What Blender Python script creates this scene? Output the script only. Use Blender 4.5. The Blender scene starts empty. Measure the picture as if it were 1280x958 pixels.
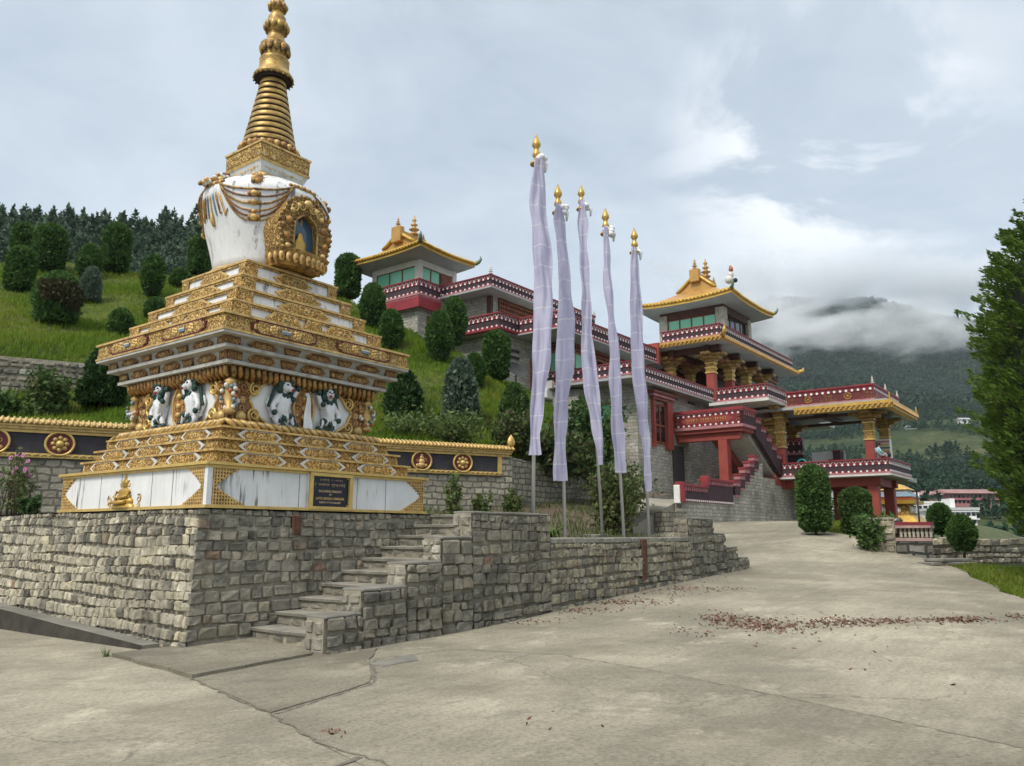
import bpy, math, random
import numpy as np
from mathutils import Matrix, Vector, noise as mnoise
PI = math.pi
rad = math.radians
SC = bpy.context.scene
COL = SC.collection
# ------------------------------------------------------------------ camera
F = 1000.0
PITCH = math.atan(0.189)
cp, sp = math.cos(PITCH), math.sin(PITCH)
cam = bpy.data.cameras.new('camera')
camo = bpy.data.objects.new('camera', cam)
COL.objects.link(camo)
cam.sensor_width = 36
cam.lens = 36 * F / 1280
cam.clip_start = 0.1
cam.clip_end = 12000
camo.location = (0, 0, 1.6)
camo.rotation_euler = (PI / 2 + PITCH, 0, 0)
SC.camera = camo
# local frame shared by the chorten, the walls and the monastery
AZ = rad(37.2)
TH = PI / 2 - AZ
RV = (math.sin(AZ), math.cos(AZ))
LV = (-math.cos(AZ), math.sin(AZ))
OX, OY = -4.87, 14.9
FR = Matrix.Translation((OX, OY, 0)) @ Matrix.Rotation(TH, 4, 'Z')
FRI = FR.inverted()


def W(r, l, z=0.0):
    return Vector((OX + r * RV[0] + l * LV[0], OY + r * RV[1] + l * LV[1], z))


def RL(x, y):
    x -= OX
    y -= OY
    return x * RV[0] + y * RV[1], x * LV[0] + y * LV[1]


def at(u, v, Y):
    """the place Y metres ahead that lies along a sight line of the photograph"""
    a, b = (u - 640) / F, (479 - v) / F
    fy = cp - b * sp
    return Vector((a / fy * Y, Y, 1.6 + (sp + b * cp) / fy * Y))


# ------------------------------------------------------------------ materials
class NT:
    def __init__(s, name):
        s.m = bpy.data.materials.new(name)
        s.m.use_nodes = True
        s.t = s.m.node_tree
        s.b = s.t.nodes['Principled BSDF']
        s.out = s.t.nodes['Material Output']

    def n(s, typ, **kw):
        nd = s.t.nodes.new(typ)
        for k, v in kw.items():
            if k.startswith('i_'):
                nd.inputs[k[2:].replace('_', ' ')].default_value = v
            else:
                setattr(nd, k, v)
        return nd

    def l(s, a, b):
        s.t.links.new(a, b)

    def pos(s):
        return s.n('ShaderNodeNewGeometry').outputs['Position']

    def noise(s, vec, scale, detail=4, rough=.55, dist=0):
        nd = s.n('ShaderNodeTexNoise')
        nd.inputs['Scale'].default_value = scale
        nd.inputs['Detail'].default_value = detail
        nd.inputs['Roughness'].default_value = rough
        nd.inputs['Distortion'].default_value = dist
        if vec is not None:
            s.l(vec, nd.inputs['Vector'])
        return nd.outputs['Fac']

    def ramp(s, fac, stops, interp='LINEAR'):
        nd = s.n('ShaderNodeValToRGB')
        nd.color_ramp.interpolation = interp
        el = nd.color_ramp.elements
        while len(el) < len(stops):
            el.new(0.5)
        for e, (p, c) in zip(el, stops):
            e.position = p
            e.color = (c, c, c, 1) if isinstance(c, (int, float)) else (*c[:3], 1)
        s.l(fac, nd.inputs['Fac'])
        return nd.outputs['Color']

    def mix(s, fac, a, b, blend='MIX'):
        nd = s.n('ShaderNodeMix', data_type='RGBA', blend_type=blend)
        for sock, v in ((nd.inputs[0], fac), (nd.inputs[6], a), (nd.inputs[7], b)):
            if isinstance(v, (int, float)):
                sock.default_value = v if sock == nd.inputs[0] else (v, v, v, 1)
            elif isinstance(v, tuple):
                sock.default_value = (*v[:3], 1)
            else:
                s.l(v, sock)
        return nd.outputs[2]

    def math(s, op, a, b=0.0):
        nd = s.n('ShaderNodeMath', operation=op)
        for sock, v in ((nd.inputs[0], a), (nd.inputs[1], b)):
            if isinstance(v, (int, float)):
                sock.default_value = v
            else:
                s.l(v, sock)
        return nd.outputs[0]

    def map(s, vec, scale=(1, 1, 1), rot=(0, 0, 0), loc=(0, 0, 0)):
        nd = s.n('ShaderNodeMapping')
        nd.inputs['Scale'].default_value = scale
        nd.inputs['Rotation'].default_value = rot
        nd.inputs['Location'].default_value = loc
        s.l(vec, nd.inputs['Vector'])
        return nd.outputs['Vector']

    def bump(s, h, strength=.3, dist=.02):
        nd = s.n('ShaderNodeBump')
        nd.inputs['Strength'].default_value = strength
        nd.inputs['Distance'].default_value = dist
        s.l(h, nd.inputs['Height'])
        s.l(nd.outputs['Normal'], s.b.inputs['Normal'])

    def col(s, c):
        if isinstance(c, tuple):
            s.b.inputs['Base Color'].default_value = (*c[:3], 1)
        else:
            s.l(c, s.b.inputs['Base Color'])

    def set(s, rough=.7, metal=0., spec=.4):
        s.b.inputs['Roughness'].default_value = rough
        s.b.inputs['Metallic'].default_value = metal
        s.b.inputs['Specular IOR Level'].default_value = spec
        return s


M = {}


def simple(name, c, rough=.7, metal=0., var=.18, scale=3., bump=.15, bscale=40, dirt=None, dscale=5., dlo=.52, dhi=.72, spec=.4):
    t = NT(name).set(rough, metal, spec)
    p = t.pos()
    n1 = t.noise(p, scale, 5)
    a = tuple(max(0, x * (1 - var)) for x in c)
    b = tuple(min(1, x * (1 + var)) for x in c)
    col = t.ramp(n1, [(.3, a), (.7, b)])
    if dirt:
        n2 = t.noise(p, dscale, 8, .65)
        col = t.mix(t.ramp(n2, [(dlo, 0.), (dhi, 1.)]), col, dirt)
    t.col(col)
    if bump:
        t.bump(t.noise(p, bscale, 4), bump, .01)
    M[name] = t.m
    return t.m


simple('gold', (.60, .41, .155), .46, .28, .28, 6, .25, 60, dirt=(.24, .12, .045), dscale=9, dlo=.50, dhi=.74)
simple('gold_bright', (.64, .445, .145), .38, .35, .15, 5, .15, 60, dirt=(.30, .15, .03), dscale=7, dlo=.58, dhi=.8)
simple('gold_old', (.40, .25, .08), .5, .3, .4, 8, .4, 50, dirt=(.07, .04, .025), dscale=10, dlo=.45, dhi=.65)
simple('ochre', (.42, .22, .07), .6, .1, .3, 8, .5, 45, dirt=(.10, .045, .02), dscale=12, dlo=.45, dhi=.66)
simple('brown_gold', (.24, .115, .045), .6, .1, .35, 9, .6, 50, dirt=(.07, .03, .02), dscale=14, dlo=.45, dhi=.66)
simple('spire_gold', (.44, .285, .09), .42, .45, .3, 4, .25, 40, dirt=(.16, .09, .035), dscale=6, dlo=.46, dhi=.7)
simple('ring_gap', (.035, .02, .014), .7)
simple('maroon_paint', (.12, .022, .022), .6)
simple('red_paint', (.27, .032, .04), .55, 0, .2, 2, .1, 30, dirt=(.16, .028, .033), dscale=1.5)
simple('red_band', (.19, .02, .03), .55, 0, .14, 2, .1, 30)
simple('column_red', (.29, .058, .043), .6, 0, .16, 1.2, .1, 30, dirt=(.20, .045, .035), dscale=.8)
simple('pink_grey', (.36, .25, .23), .7, 0, .2, 3)
simple('pink_cornice', (.40, .17, .18), .6, 0, .2, 3)
simple('dark_band', (.06, .034, .042), .8, 0, .2, 3, .3, 30)
simple('white_paint', (.78, .78, .76), .6, 0, .06, 3, .05, 40)
simple('off_white', (.60, .60, .57), .7, 0, .1, 2, .1, 30, dirt=(.35, .34, .31), dscale=3)
simple('cornice_grey', (.44, .435, .40), .7, 0, .14, 3, .1, 30, dirt=(.24, .22, .18), dscale=4)
simple('grey_slab', (.36, .37, .37), .75, 0, .12, 1.5, .1, 20)
simple('roof_gold', (.50, .285, .085), .42, .3, .15, 1.5, .15, 14, dirt=(.36, .18, .06), dscale=2)
simple('eave_gold', (.58, .365, .075), .4, .3, .15, 2, .15, 20, dirt=(.38, .18, .03), dscale=3)
simple('wood_dark', (.075, .03, .02), .6, 0, .3, 3)
simple('wood_red', (.20, .06, .035), .6, 0, .25, 3)
simple('wood_light', (.30, .12, .05), .6, 0, .25, 3)
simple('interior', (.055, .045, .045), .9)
simple('cream_wall', (.62, .60, .54), .75, 0, .1, 1.2, .1, 20)
simple('pale_stone', (.40, .37, .30), .9, 0, .25, 3, .6, 18, dirt=(.2, .18, .14), dscale=2)
simple('slate_panel', (.040, .037, .045), .7, 0, .3, 4, .5, 16)
simple('steel', (.62, .63, .66), .35, .5, .06, 3, .05, 40)
simple('plaque_black', (.008, .009, .016), .25, 0, .1, 3, 0)
simple('plaque_text', (.55, .40, .24), .5, .2, .1, 3, 0)
simple('gem_blue', (.16, .24, .30), .35, 0, .3, 20, 0)
simple('gem_red', (.42, .12, .06), .4, 0, .3, 20, 0)
simple('gem_green', (.09, .17, .11), .4, 0, .3, 20, 0)
simple('gem_white', (.66, .62, .56), .4, 0, .2, 20, 0)
simple('lion_white', (.70, .72, .74), .45, 0, .1, 10, .1, 30)
simple('lion_green', (.02, .055, .045), .5, 0, .3, 10, .3, 40)
simple('lion_mouth', (.30, .06, .05), .5)
simple('black_paint', (.012, .012, .013), .5)
simple('bark', (.10, .07, .045), .9, 0, .3, 8, .8, 30)
simple('dark_metal', (.03, .03, .032), .5, .3)
simple('teal_plastic', (.03, .34, .30), .4)
simple('skin', (.42, .25, .17), .55, 0, .08, 5, 0)
simple('shirt_blue', (.34, .52, .58), .8, 0, .1, 6, .1)
simple('trousers_grey', (.46, .44, .46), .85, 0, .1, 6, .1)
simple('hair_black', (.012, .010, .010), .5)
simple('soil', (.10, .075, .05), .95, 0, .35, 3, .8, 25)
simple('leaf_litter', (.15, .075, .055), .9, 0, .45, 2.5, 0)
simple('statue_gold', (.45, .28, .06), .4, .3)
simple('rust', (.105, .05, .032), .9, 0, .35, 8, .4, 30)
simple('lawn_soil', (.07, .085, .03), .95, 0, .35, 1.2, .6, 20)
simple('kerb_dark', (.05, .046, .036), .95, 0, .4, 3, .8, 30, dirt=(.03, .028, .022), dscale=2.5)
simple('crack_fill', (.15, .135, .105), .95, 0, .4, 14, .8, 60)
simple('concrete_dark', (.20, .19, .165), .9, 0, .18, 2.2, .5, 40, dirt=(.11, .105, .09), dscale=1.7, dlo=.5, dhi=.75)
simple('concrete_pale', (.29, .275, .23), .9, 0, .14, 1.2, .5, 45, dirt=(.22, .21, .175), dscale=1.3, dlo=.5, dhi=.8)
simple('step_stone', (.27, .255, .215), .9, 0, .22, 4, .6, 30, dirt=(.12, .115, .10), dscale=3, dlo=.5, dhi=.72)
simple('mortar', (.31, .28, .215), .95, 0, .3, 6, .8, 40, dirt=(.14, .13, .10), dscale=2.2, dlo=.5, dhi=.72)
simple('petal_pink', (.50, .20, .38), .7)
simple('finial_gold', (.52, .33, .08), .35, .5, .12, 8, 0)


def glass_mat(name, c, rough=.12):
    t = NT(name).set(rough, 0, .6)
    t.col(c)
    M[name] = t.m


glass_mat('green_glass', (.20, .56, .37), .2)
glass_mat('dark_glass', (.012, .018, .018), .1)
glass_mat('blue_glass', (.06, .115, .175), .1)


def white_plaster():
    t = NT('white_plaster').set(.65)
    p = t.pos()
    base = t.ramp(t.noise(p, 1.6, 5), [(.3, (.66, .67, .67)), (.7, (.80, .81, .81))])
    st = t.noise(t.map(p, (7, 7, .55)), 1.0, 7, .7)
    f1 = t.ramp(st, [(.545, 0.), (.62, 1.)])
    big = t.noise(p, .9, 3)
    f = t.math('MULTIPLY', f1, t.ramp(big, [(.44, 0.), (.58, .95)]))
    c = t.mix(f, base, (.10, .10, .095))
    st2 = t.ramp(t.noise(t.map(p, (12, 12, 1.2)), 1.0, 6, .7), [(.5, 0.), (.85, .5)])
    c = t.mix(st2, c, (.40, .41, .41))
    t.col(c)
    t.bump(t.noise(p, 35, 4), .08, .01)
    M['white_plaster'] = t.m


white_plaster()


def stone_attr():
    t = NT('rubble_stone').set(.92, 0, .25)
    p = t.pos()
    a = t.n('ShaderNodeAttribute', attribute_name='col').outputs['Color']
    c = t.mix(1.0, a, t.ramp(t.noise(p, 9, 8, .7), [(.25, .55), (.5, 1.0), (.75, 1.35)]), 'MULTIPLY')
    # lichen and soot
    f = t.ramp(t.noise(p, 1.1, 7, .68), [(.50, 0.), (.66, .75)])
    c = t.mix(f, c, (.085, .08, .066))
    sm = t.ramp(t.noise(p, 2.3, 8, .74), [(.44, 0.), (.60, .62)])
    c = t.mix(sm, c, (.285, .262, .208))
    f2 = t.ramp(t.noise(p, 11, 6, .7), [(.60, 0.), (.70, .55)])
    c = t.mix(f2, c, (.42, .39, .31))
    f3 = t.ramp(t.noise(p, 4.5, 8, .75), [(.60, 0.), (.70, .6)])
    c = t.mix(f3, c, (.10, .095, .078))
    f4 = t.ramp(t.noise(t.map(p, (1.7, 1.7, .42)), 1., 8, .7), [(.55, 0.), (.66, .7)])
    c = t.mix(f4, c, (.075, .07, .058))
    t.col(c)
    h = t.math('ADD', t.noise(p, 18, 8, .65), t.math('MULTIPLY', t.noise(p, 60, 4), .4))
    t.bump(h, .75, .03)
    M['rubble_stone'] = t.m


stone_attr()


def masonry(name, c1, c2, mortar, bw=.42, bh=.17, ms=.02, stain=(.12, .12, .1), slo=.5, shi=.75):
    t = NT(name).set(.92, 0, .25)
    uv = t.n('ShaderNodeUVMap').outputs['UV']
    p = t.pos()
    nz = t.n('ShaderNodeTexNoise')
    nz.inputs['Scale'].default_value = 2.6
    nz.inputs['Detail'].default_value = 3
    t.l(p, nz.inputs['Vector'])
    sub = t.n('ShaderNodeVectorMath', operation='SUBTRACT')
    t.l(nz.outputs['Color'], sub.inputs[0])
    sub.inputs[1].default_value = (.5, .5, .5)
    sc = t.n('ShaderNodeVectorMath', operation='SCALE')
    t.l(sub.outputs[0], sc.inputs[0])
    sc.inputs['Scale'].default_value = .14
    ad = t.n('ShaderNodeVectorMath', operation='ADD')
    t.l(uv, ad.inputs[0])
    t.l(sc.outputs[0], ad.inputs[1])
    br = t.n('ShaderNodeTexBrick')
    br.offset = .47
    br.squash = .8
    br.squash_frequency = 3
    t.l(ad.outputs[0], br.inputs['Vector'])
    br.inputs['Scale'].default_value = 1
    br.inputs['Brick Width'].default_value = bw
    br.inputs['Row Height'].default_value = bh
    br.inputs['Mortar Size'].default_value = ms
    br.inputs['Mortar Smooth'].default_value = .4
    br.inputs['Bias'].default_value = 0
    br.inputs['Color1'].default_value = (*c1, 1)
    br.inputs['Color2'].default_value = (*c2, 1)
    br.inputs['Mortar'].default_value = (*mortar, 1)
    c = t.mix(1.0, br.outputs['Color'], t.ramp(t.noise(p, 5, 6, .7), [(.25, .6), (.5, 1.), (.75, 1.3)]), 'MULTIPLY')
    f = t.ramp(t.noise(p, .5, 6, .62), [(slo, 0.), (shi, .8)])
    c = t.mix(f, c, stain)
    t.col(c)
    h = t.math('SUBTRACT', t.noise(p, 12, 5), t.math('MULTIPLY', br.outputs['Fac'], 1.2))
    t.bump(h, .6, .05)
    M[name] = t.m


masonry('house_stone', (.48, .46, .395), (.34, .32, .275), (.26, .25, .215), .42, .17, .018)
masonry('garden_stone', (.42, .39, .31), (.26, .24, .19), (.16, .15, .12), .34, .19, .03, stain=(.09, .085, .07), slo=.5, shi=.75)
masonry('terrace_stone', (.26, .255, .23), (.13, .125, .11), (.05, .05, .045), .5, .26, .05, stain=(.07, .075, .05), slo=.45, shi=.7)


def road_mat(name, tint=1.0, seed=0.):
    t = NT(name).set(.9, 0, .3)
    p = t.pos()
    q = t.map(p, (1, 1, 1), (0, 0, 0), (seed, seed * .7, 0))
    qs = t.map(q, (1, 1, 1), (0, 0, -TH))
    base = t.ramp(t.noise(q, .28, 7, .62), [(.3, tuple(x * tint for x in (.165, .148, .112))), (.5, tuple(x * tint for x in (.285, .258, .198))), (.70, tuple(x * tint for x in (.43, .39, .30)))])
    # long drag marks of the screed
    st = t.noise(t.map(qs, (.5, 9, 1)), 1.0, 6, .65)
    c = t.mix(1.0, base, t.ramp(st, [(.25, .84), (.5, 1.0), (.75, 1.08)]), 'MULTIPLY')
    sp_ = t.ramp(t.noise(q, 26, 6, .7), [(.3, .58), (.5, 1.), (.70, 1.22)])
    c = t.mix(1.0, c, sp_, 'MULTIPLY')
    f = t.ramp(t.noise(t.map(q, (.7, 1.3, 1)), .55, 9, .72), [(.50, 0.), (.64, .62)])
    c = t.mix(f, c, tuple(x * tint for x in (.18, .16, .115)))
    f = t.ramp(t.noise(q, 1.1, 9, .78), [(.56, 0.), (.66, .6)])
    c = t.mix(f, c, tuple(x * tint for x in (.54, .49, .38)))
    f = t.ramp(t.noise(t.map(q, (.35, .6, 1)), 1., 10, .78), [(.52, 0.), (.60, .5)])
    c = t.mix(f, c, tuple(x * tint for x in (.17, .158, .125)))
    f = t.ramp(t.noise(q, 5, 9, .8), [(.58, 0.), (.68, .65)])
    c = t.mix(f, c, tuple(x * tint for x in (.12, .115, .10)))
    # hairline cracks
    v = t.n('ShaderNodeTexVoronoi', feature='DISTANCE_TO_EDGE')
    v.inputs['Scale'].default_value = .33
    nz = t.n('ShaderNodeTexNoise')
    nz.inputs['Scale'].default_value = 1.5
    nz.inputs['Detail'].default_value = 8
    t.l(q, nz.inputs['Vector'])
    ad = t.n('ShaderNodeVectorMath', operation='MULTIPLY_ADD')
    t.l(nz.outputs['Color'], ad.inputs[0])
    ad.inputs[1].default_value = (.9, .9, .9)
    t.l(q, ad.inputs[2])
    t.l(ad.outputs[0], v.inputs['Vector'])
    ck = t.ramp(v.outputs['Distance'], [(0., 1.), (.006, 0.)])
    ck = t.math('MULTIPLY', ck, t.ramp(t.noise(q, .4, 3), [(.5, 0.), (.6, .55)]))
    c = t.mix(ck, c, (.07, .068, .06))
    t.col(c)
    h = t.math('ADD', t.noise(q, 45, 6, .7), t.math('MULTIPLY', st, .8))
    h = t.math('SUBTRACT', h, t.math('MULTIPLY', ck, 1.5))
    t.bump(h, .45, .012)
    M[name] = t.m


road_mat('road_concrete')
road_mat('slab_concrete', .70, 11.)
road_mat('apron_concrete', .84, 5.)


def foliage(name, c1, c2, c3, scale=2.2, trans=.25):
    t = NT(name).set(.7, 0, .25)
    p = t.pos()
    n1 = t.noise(p, scale, 4, .6)
    n2 = t.noise(p, scale * 9, 3, .6)
    f = t.math('ADD', t.math('MULTIPLY', n1, .6), t.math('MULTIPLY', n2, .4))
    c = t.ramp(f, [(.34, c1), (.5, c2), (.66, c3)])
    t.col(c)
    if trans:
        tr = t.n('ShaderNodeBsdfTranslucent')
        t.l(c, tr.inputs['Color'])
        mx = t.n('ShaderNodeMixShader')
        mx.inputs[0].default_value = trans
        t.l(t.b.outputs[0], mx.inputs[1])
        t.l(tr.outputs[0], mx.inputs[2])
        t.l(mx.outputs[0], t.out.inputs['Surface'])
    M[name] = t.m


foliage('leaf_topiary', (.036, .082, .022), (.068, .14, .034), (.11, .195, .05))
foliage('leaf_dry', (.045, .055, .02), (.08, .068, .034), (.055, .09, .03))
foliage('leaf_blue', (.07, .11, .075), (.115, .165, .115), (.17, .215, .15))
foliage('leaf_mid', (.045, .09, .025), (.075, .135, .038), (.115, .18, .052))
foliage('leaf_dark', (.02, .05, .016), (.04, .085, .024), (.065, .12, .034))
foliage('leaf_cypress', (.045, .09, .012), (.085, .15, .022), (.14, .21, .036))
foliage('leaf_shrub', (.04, .075, .02), (.08, .12, .035), (.15, .14, .05))
foliage('leaf_weed', (.07, .11, .03), (.12, .17, .05), (.20, .23, .09))
foliage('leaf_blade', (.05, .10, .02), (.10, .17, .035), (.22, .22, .06))
foliage('grass_hill', (.075, .14, .010), (.135, .225, .016), (.24, .245, .04), .22, .4)
foliage('grass_lawn', (.10, .17, .016), (.165, .23, .025), (.25, .22, .06), .5, .4)
foliage('leaf_ridge_hazy', (.05, .085, .056), (.085, .132, .082), (.13, .18, .105), .25, .1)  # glaucous pine green, with pale blue distance haze mixed into the colour
foliage('leaf_far', (.010, .036, .020), (.022, .062, .032), (.042, .088, .04), .02, 0)
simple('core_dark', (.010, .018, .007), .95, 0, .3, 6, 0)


def cloth_mat():
    t = NT('flag_cloth').set(.85, 0, .2)
    uv = t.n('ShaderNodeUVMap').outputs['UV']
    sep = t.n('ShaderNodeSeparateXYZ')
    t.l(uv, sep.inputs[0])
    # stitched seams across the cloth, one every 42 cm
    fr = t.math('FRACT', t.math('DIVIDE', sep.outputs[1], .42))
    seam = t.ramp(fr, [(0., 1.), (.05, 1.), (.075, 0.), (1., 0.)])
    wv = t.math('SINE', t.math('MULTIPLY', sep.outputs[1], 260.))
    p = t.pos()
    c = t.ramp(t.noise(p, 2.2, 5), [(.3, (.60, .58, .77)), (.7, (.74, .725, .88))])
    c = t.mix(t.ramp(t.noise(t.map(p, (30, 30, 220)), 1, 2), [(.35, .25), (.7, 0.)]), c, (.54, .53, .72))
    c = t.mix(t.math('MULTIPLY', seam, .85), c, (.84, .84, .92))
    t.col(c)
    tr = t.n('ShaderNodeBsdfTranslucent')
    t.l(c, tr.inputs['Color'])
    mx = t.n('ShaderNodeMixShader')
    mx.inputs[0].default_value = .5
    t.bump(t.math('ADD', t.noise(t.map(p, (5, 5, 1.1)), 1, 5, .6), t.math('MULTIPLY', t.noise(p, 60, 2), .12)), .55, .05)
    t.l(t.b.outputs[0], mx.inputs[1])
    t.l(tr.outputs[0], mx.inputs[2])
    t.l(mx.outputs[0], t.out.inputs['Surface'])
    M['flag_cloth'] = t.m


cloth_mat()
simple('scarf_white', (.78, .78, .80), .85, 0, .08, 6, .1)


def gold_relief_mat():
    """carved and gilded plaster: fine relief with painted grooves"""
    t = NT('gold_relief').set(.45, .3, .45)
    p = t.pos()
    v = t.n('ShaderNodeTexVoronoi', feature='SMOOTH_F1')
    v.inputs['Scale'].default_value = 15
    nz = t.n('ShaderNodeTexNoise')
    nz.inputs['Scale'].default_value = 7
    t.l(p, nz.inputs['Vector'])
    ad = t.n('ShaderNodeVectorMath', operation='MULTIPLY_ADD')
    t.l(nz.outputs['Color'], ad.inputs[0])
    ad.inputs[1].default_value = (.22, .22, .22)
    t.l(p, ad.inputs[2])
    t.l(ad.outputs[0], v.inputs['Vector'])
    w = t.n('ShaderNodeTexWave', wave_type='RINGS', rings_direction='SPHERICAL')
    w.inputs['Scale'].default_value = 5.5
    w.inputs['Distortion'].default_value = 14
    w.inputs['Detail'].default_value = 2
    w.inputs['Detail Scale'].default_value = 1.6
    t.l(p, w.inputs['Vector'])
    h = t.math('ADD', t.math('MULTIPLY', v.outputs['Distance'], -1.), t.math('MULTIPLY', w.outputs['Fac'], .5))
    f = t.ramp(h, [(.0, 0.), (.25, 1.)])
    c = t.ramp(t.noise(p, 5, 4), [(.3, (.45, .28, .085)), (.7, (.68, .46, .15))])
    c = t.mix(t.ramp(w.outputs['Fac'], [(.15, .8), (.42, 0.)]), c, (.17, .075, .03))
    t.col(c)
    t.bump(h, 1.0, .05)
    M['gold_relief'] = t.m


gold_relief_mat()


# ------------------------------------------------------------------ mesh builder
class MB:
    """collects shapes; build() links them as ONE mesh object"""

    def __init__(s):
        s.v, s.f, s.m, s.slots, s.c, s.sm = [], [], [], [], None, []
        s.x = None

    def slot(s, name):
        if name not in s.slots:
            s.slots.append(name)
        return s.slots.index(name)

    def add(s, vs, fs, m, smooth=False):
        k = len(s.v)
        if s.x is not None:
            vs = [s.x @ Vector(p) for p in vs]
        s.v.extend(tuple(p) for p in vs)
        i = s.slot(m)
        for f in fs:
            s.f.append(tuple(a + k for a in f))
            s.m.append(i)
            s.sm.append(smooth)
        return k

    def box(s, x0, x1, y0, y1, z0, z1, m, bev=0.):
        if bev:
            return s.bevbox(x0, x1, y0, y1, z0, z1, m, bev)
        v = [(x0, y0, z0), (x1, y0, z0), (x1, y1, z0), (x0, y1, z0), (x0, y0, z1), (x1, y0, z1), (x1, y1, z1), (x0, y1, z1)]
        s.add(v, [(0, 3, 2, 1), (4, 5, 6, 7), (0, 1, 5, 4), (1, 2, 6, 5), (2, 3, 7, 6), (3, 0, 4, 7)], m)

    def bevbox(s, x0, x1, y0, y1, z0, z1, m, b):
        v, f = [], []
        xs, ys, zs = (x0, x1), (y0, y1), (z0, z1)
        idx = {}
        for i in (0, 1):
            for j in (0, 1):
                for k in (0, 1):
                    sx, sy, sz = (1 - 2 * i) * b, (1 - 2 * j) * b, (1 - 2 * k) * b
                    P = (xs[i], ys[j], zs[k])
                    for ax in range(3):
                        q = [P[0] + sx, P[1] + sy, P[2] + sz]
                        q[ax] = P[ax]
                        idx[(i, j, k, ax)] = len(v)
                        v.append(tuple(q))
        I = idx
        f += [(I[0, 0, 0, 0], I[0, 0, 1, 0], I[0, 1, 1, 0], I[0, 1, 0, 0]), (I[1, 0, 0, 0], I[1, 1, 0, 0], I[1, 1, 1, 0], I[1, 0, 1, 0]),
              (I[0, 0, 0, 1], I[1, 0, 0, 1], I[1, 0, 1, 1], I[0, 0, 1, 1]), (I[0, 1, 0, 1], I[0, 1, 1, 1], I[1, 1, 1, 1], I[1, 1, 0, 1]),
              (I[0, 0, 0, 2], I[0, 1, 0, 2], I[1, 1, 0, 2], I[1, 0, 0, 2]), (I[0, 0, 1, 2], I[1, 0, 1, 2], I[1, 1, 1, 2], I[0, 1, 1, 2])]
        for a in (0, 1):
            for c in (0, 1):
                f += [(I[0, a, c, 1], I[1, a, c, 1], I[1, a, c, 2], I[0, a, c, 2]), (I[a, 0, c, 0], I[a, 1, c, 0], I[a, 1, c, 2], I[a, 0, c, 2]),
                      (I[a, c, 0, 0], I[a, c, 1, 0], I[a, c, 1, 1], I[a, c, 0, 1])]
                for d in (0, 1):
                    f.append((I[a, c, d, 0], I[a, c, d, 1], I[a, c, d, 2]))
        s.add(v, f, m)

    def hexa(s, b, t, m):
        """four bottom points, four top points, same order"""
        s.add(list(b) + list(t), [(0, 3, 2, 1), (4, 5, 6, 7), (0, 1, 5, 4), (1, 2, 6, 5), (2, 3, 7, 6), (3, 0, 4, 7)], m)

    def frustum(s, h0, z0, h1, z1, m, cx=0, cy=0):
        s.hexa([(cx - h0, cy - h0, z0), (cx + h0, cy - h0, z0), (cx + h0, cy + h0, z0), (cx - h0, cy + h0, z0)],
               [(cx - h1, cy - h1, z1), (cx + h1, cy - h1, z1), (cx + h1, cy + h1, z1), (cx - h1, cy + h1, z1)], m)

    def quad(s, a, b, c, d, m):
        s.add([a, b, c, d], [(0, 1, 2, 3)], m)

    def prism(s, poly, fn, d0, d1, m):
        """polygon (a,b) extruded from depth d0 to d1; fn(a,b,d) gives the point"""
        n = len(poly)
        v = [fn(a, b, d0) for a, b in poly] + [fn(a, b, d1) for a, b in poly]
        f = [tuple(range(n - 1, -1, -1)), tuple(range(n, 2 * n))] + [(i, (i + 1) % n, n + (i + 1) % n, n + i) for i in range(n)]
        s.add(v, f, m)

    def lathe(s, prof, c, n, m, smooth=True, sx=1., sy=1.):
        v, f = [], []
        for (r, z) in prof:
            for i in range(n):
                a = 2 * PI * i / n
                v.append((c[0] + r * math.cos(a) * sx, c[1] + r * math.sin(a) * sy, c[2] + z))
        for j in range(len(prof) - 1):
            for i in range(n):
                f.append((j * n + i, j * n + (i + 1) % n, (j + 1) * n + (i + 1) % n, (j + 1) * n + i))
        f.append(tuple(range(n - 1, -1, -1)))
        k = (len(prof) - 1) * n
        f.append(tuple(range(k, k + n)))
        s.add(v, f, m, smooth)

    def tube(s, pts, rr, n, m, cap=True, smooth=True):
        pts = [Vector(p) for p in pts]
        if isinstance(rr, (int, float)):
            rr = [rr] * len(pts)
        v, f = [], []
        up = Vector((0.123, 0.31, 0.94)).normalized()
        for i, p in enumerate(pts):
            d = (pts[min(i + 1, len(pts) - 1)] - pts[max(i - 1, 0)])
            if d.length < 1e-9:
                d = Vector((0, 0, 1))
            d.normalize()
            a = d.cross(up)
            if a.length < .05:
                a = d.cross(Vector((1, 0, 0)))
            a.normalize()
            b = d.cross(a)
            for j in range(n):
                t = 2 * PI * j / n
                v.append(p + (a * math.cos(t) + b * math.sin(t)) * rr[i])
        for i in range(len(pts) - 1):
            for j in range(n):
                f.append((i * n + j, i * n + (j + 1) % n, (i + 1) * n + (j + 1) % n, (i + 1) * n + j))
        if cap:
            f.append(tuple(range(n - 1, -1, -1)))
            k = (len(pts) - 1) * n
            f.append(tuple(range(k, k + n)))
        s.add(v, f, m, smooth)

    def ball(s, c, r, m, nu=8, nv=5, sc=(1, 1, 1), rot=None):
        v, f = [], []
        for j in range(nv + 1):
            t = PI * j / nv
            for i in range(nu):
                a = 2 * PI * i / nu
                q = Vector((math.sin(t) * math.cos(a) * sc[0] * r, math.sin(t) * math.sin(a) * sc[1] * r, math.cos(t) * sc[2] * r))
                if rot is not None:
                    q = rot @ q
                v.append(q + Vector(c))
        for j in range(nv):
            for i in range(nu):
                f.append((j * nu + i, (j + 1) * nu + i, (j + 1) * nu + (i + 1) % nu, j * nu + (i + 1) % nu))
        s.add(v, f, m, True)

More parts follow.
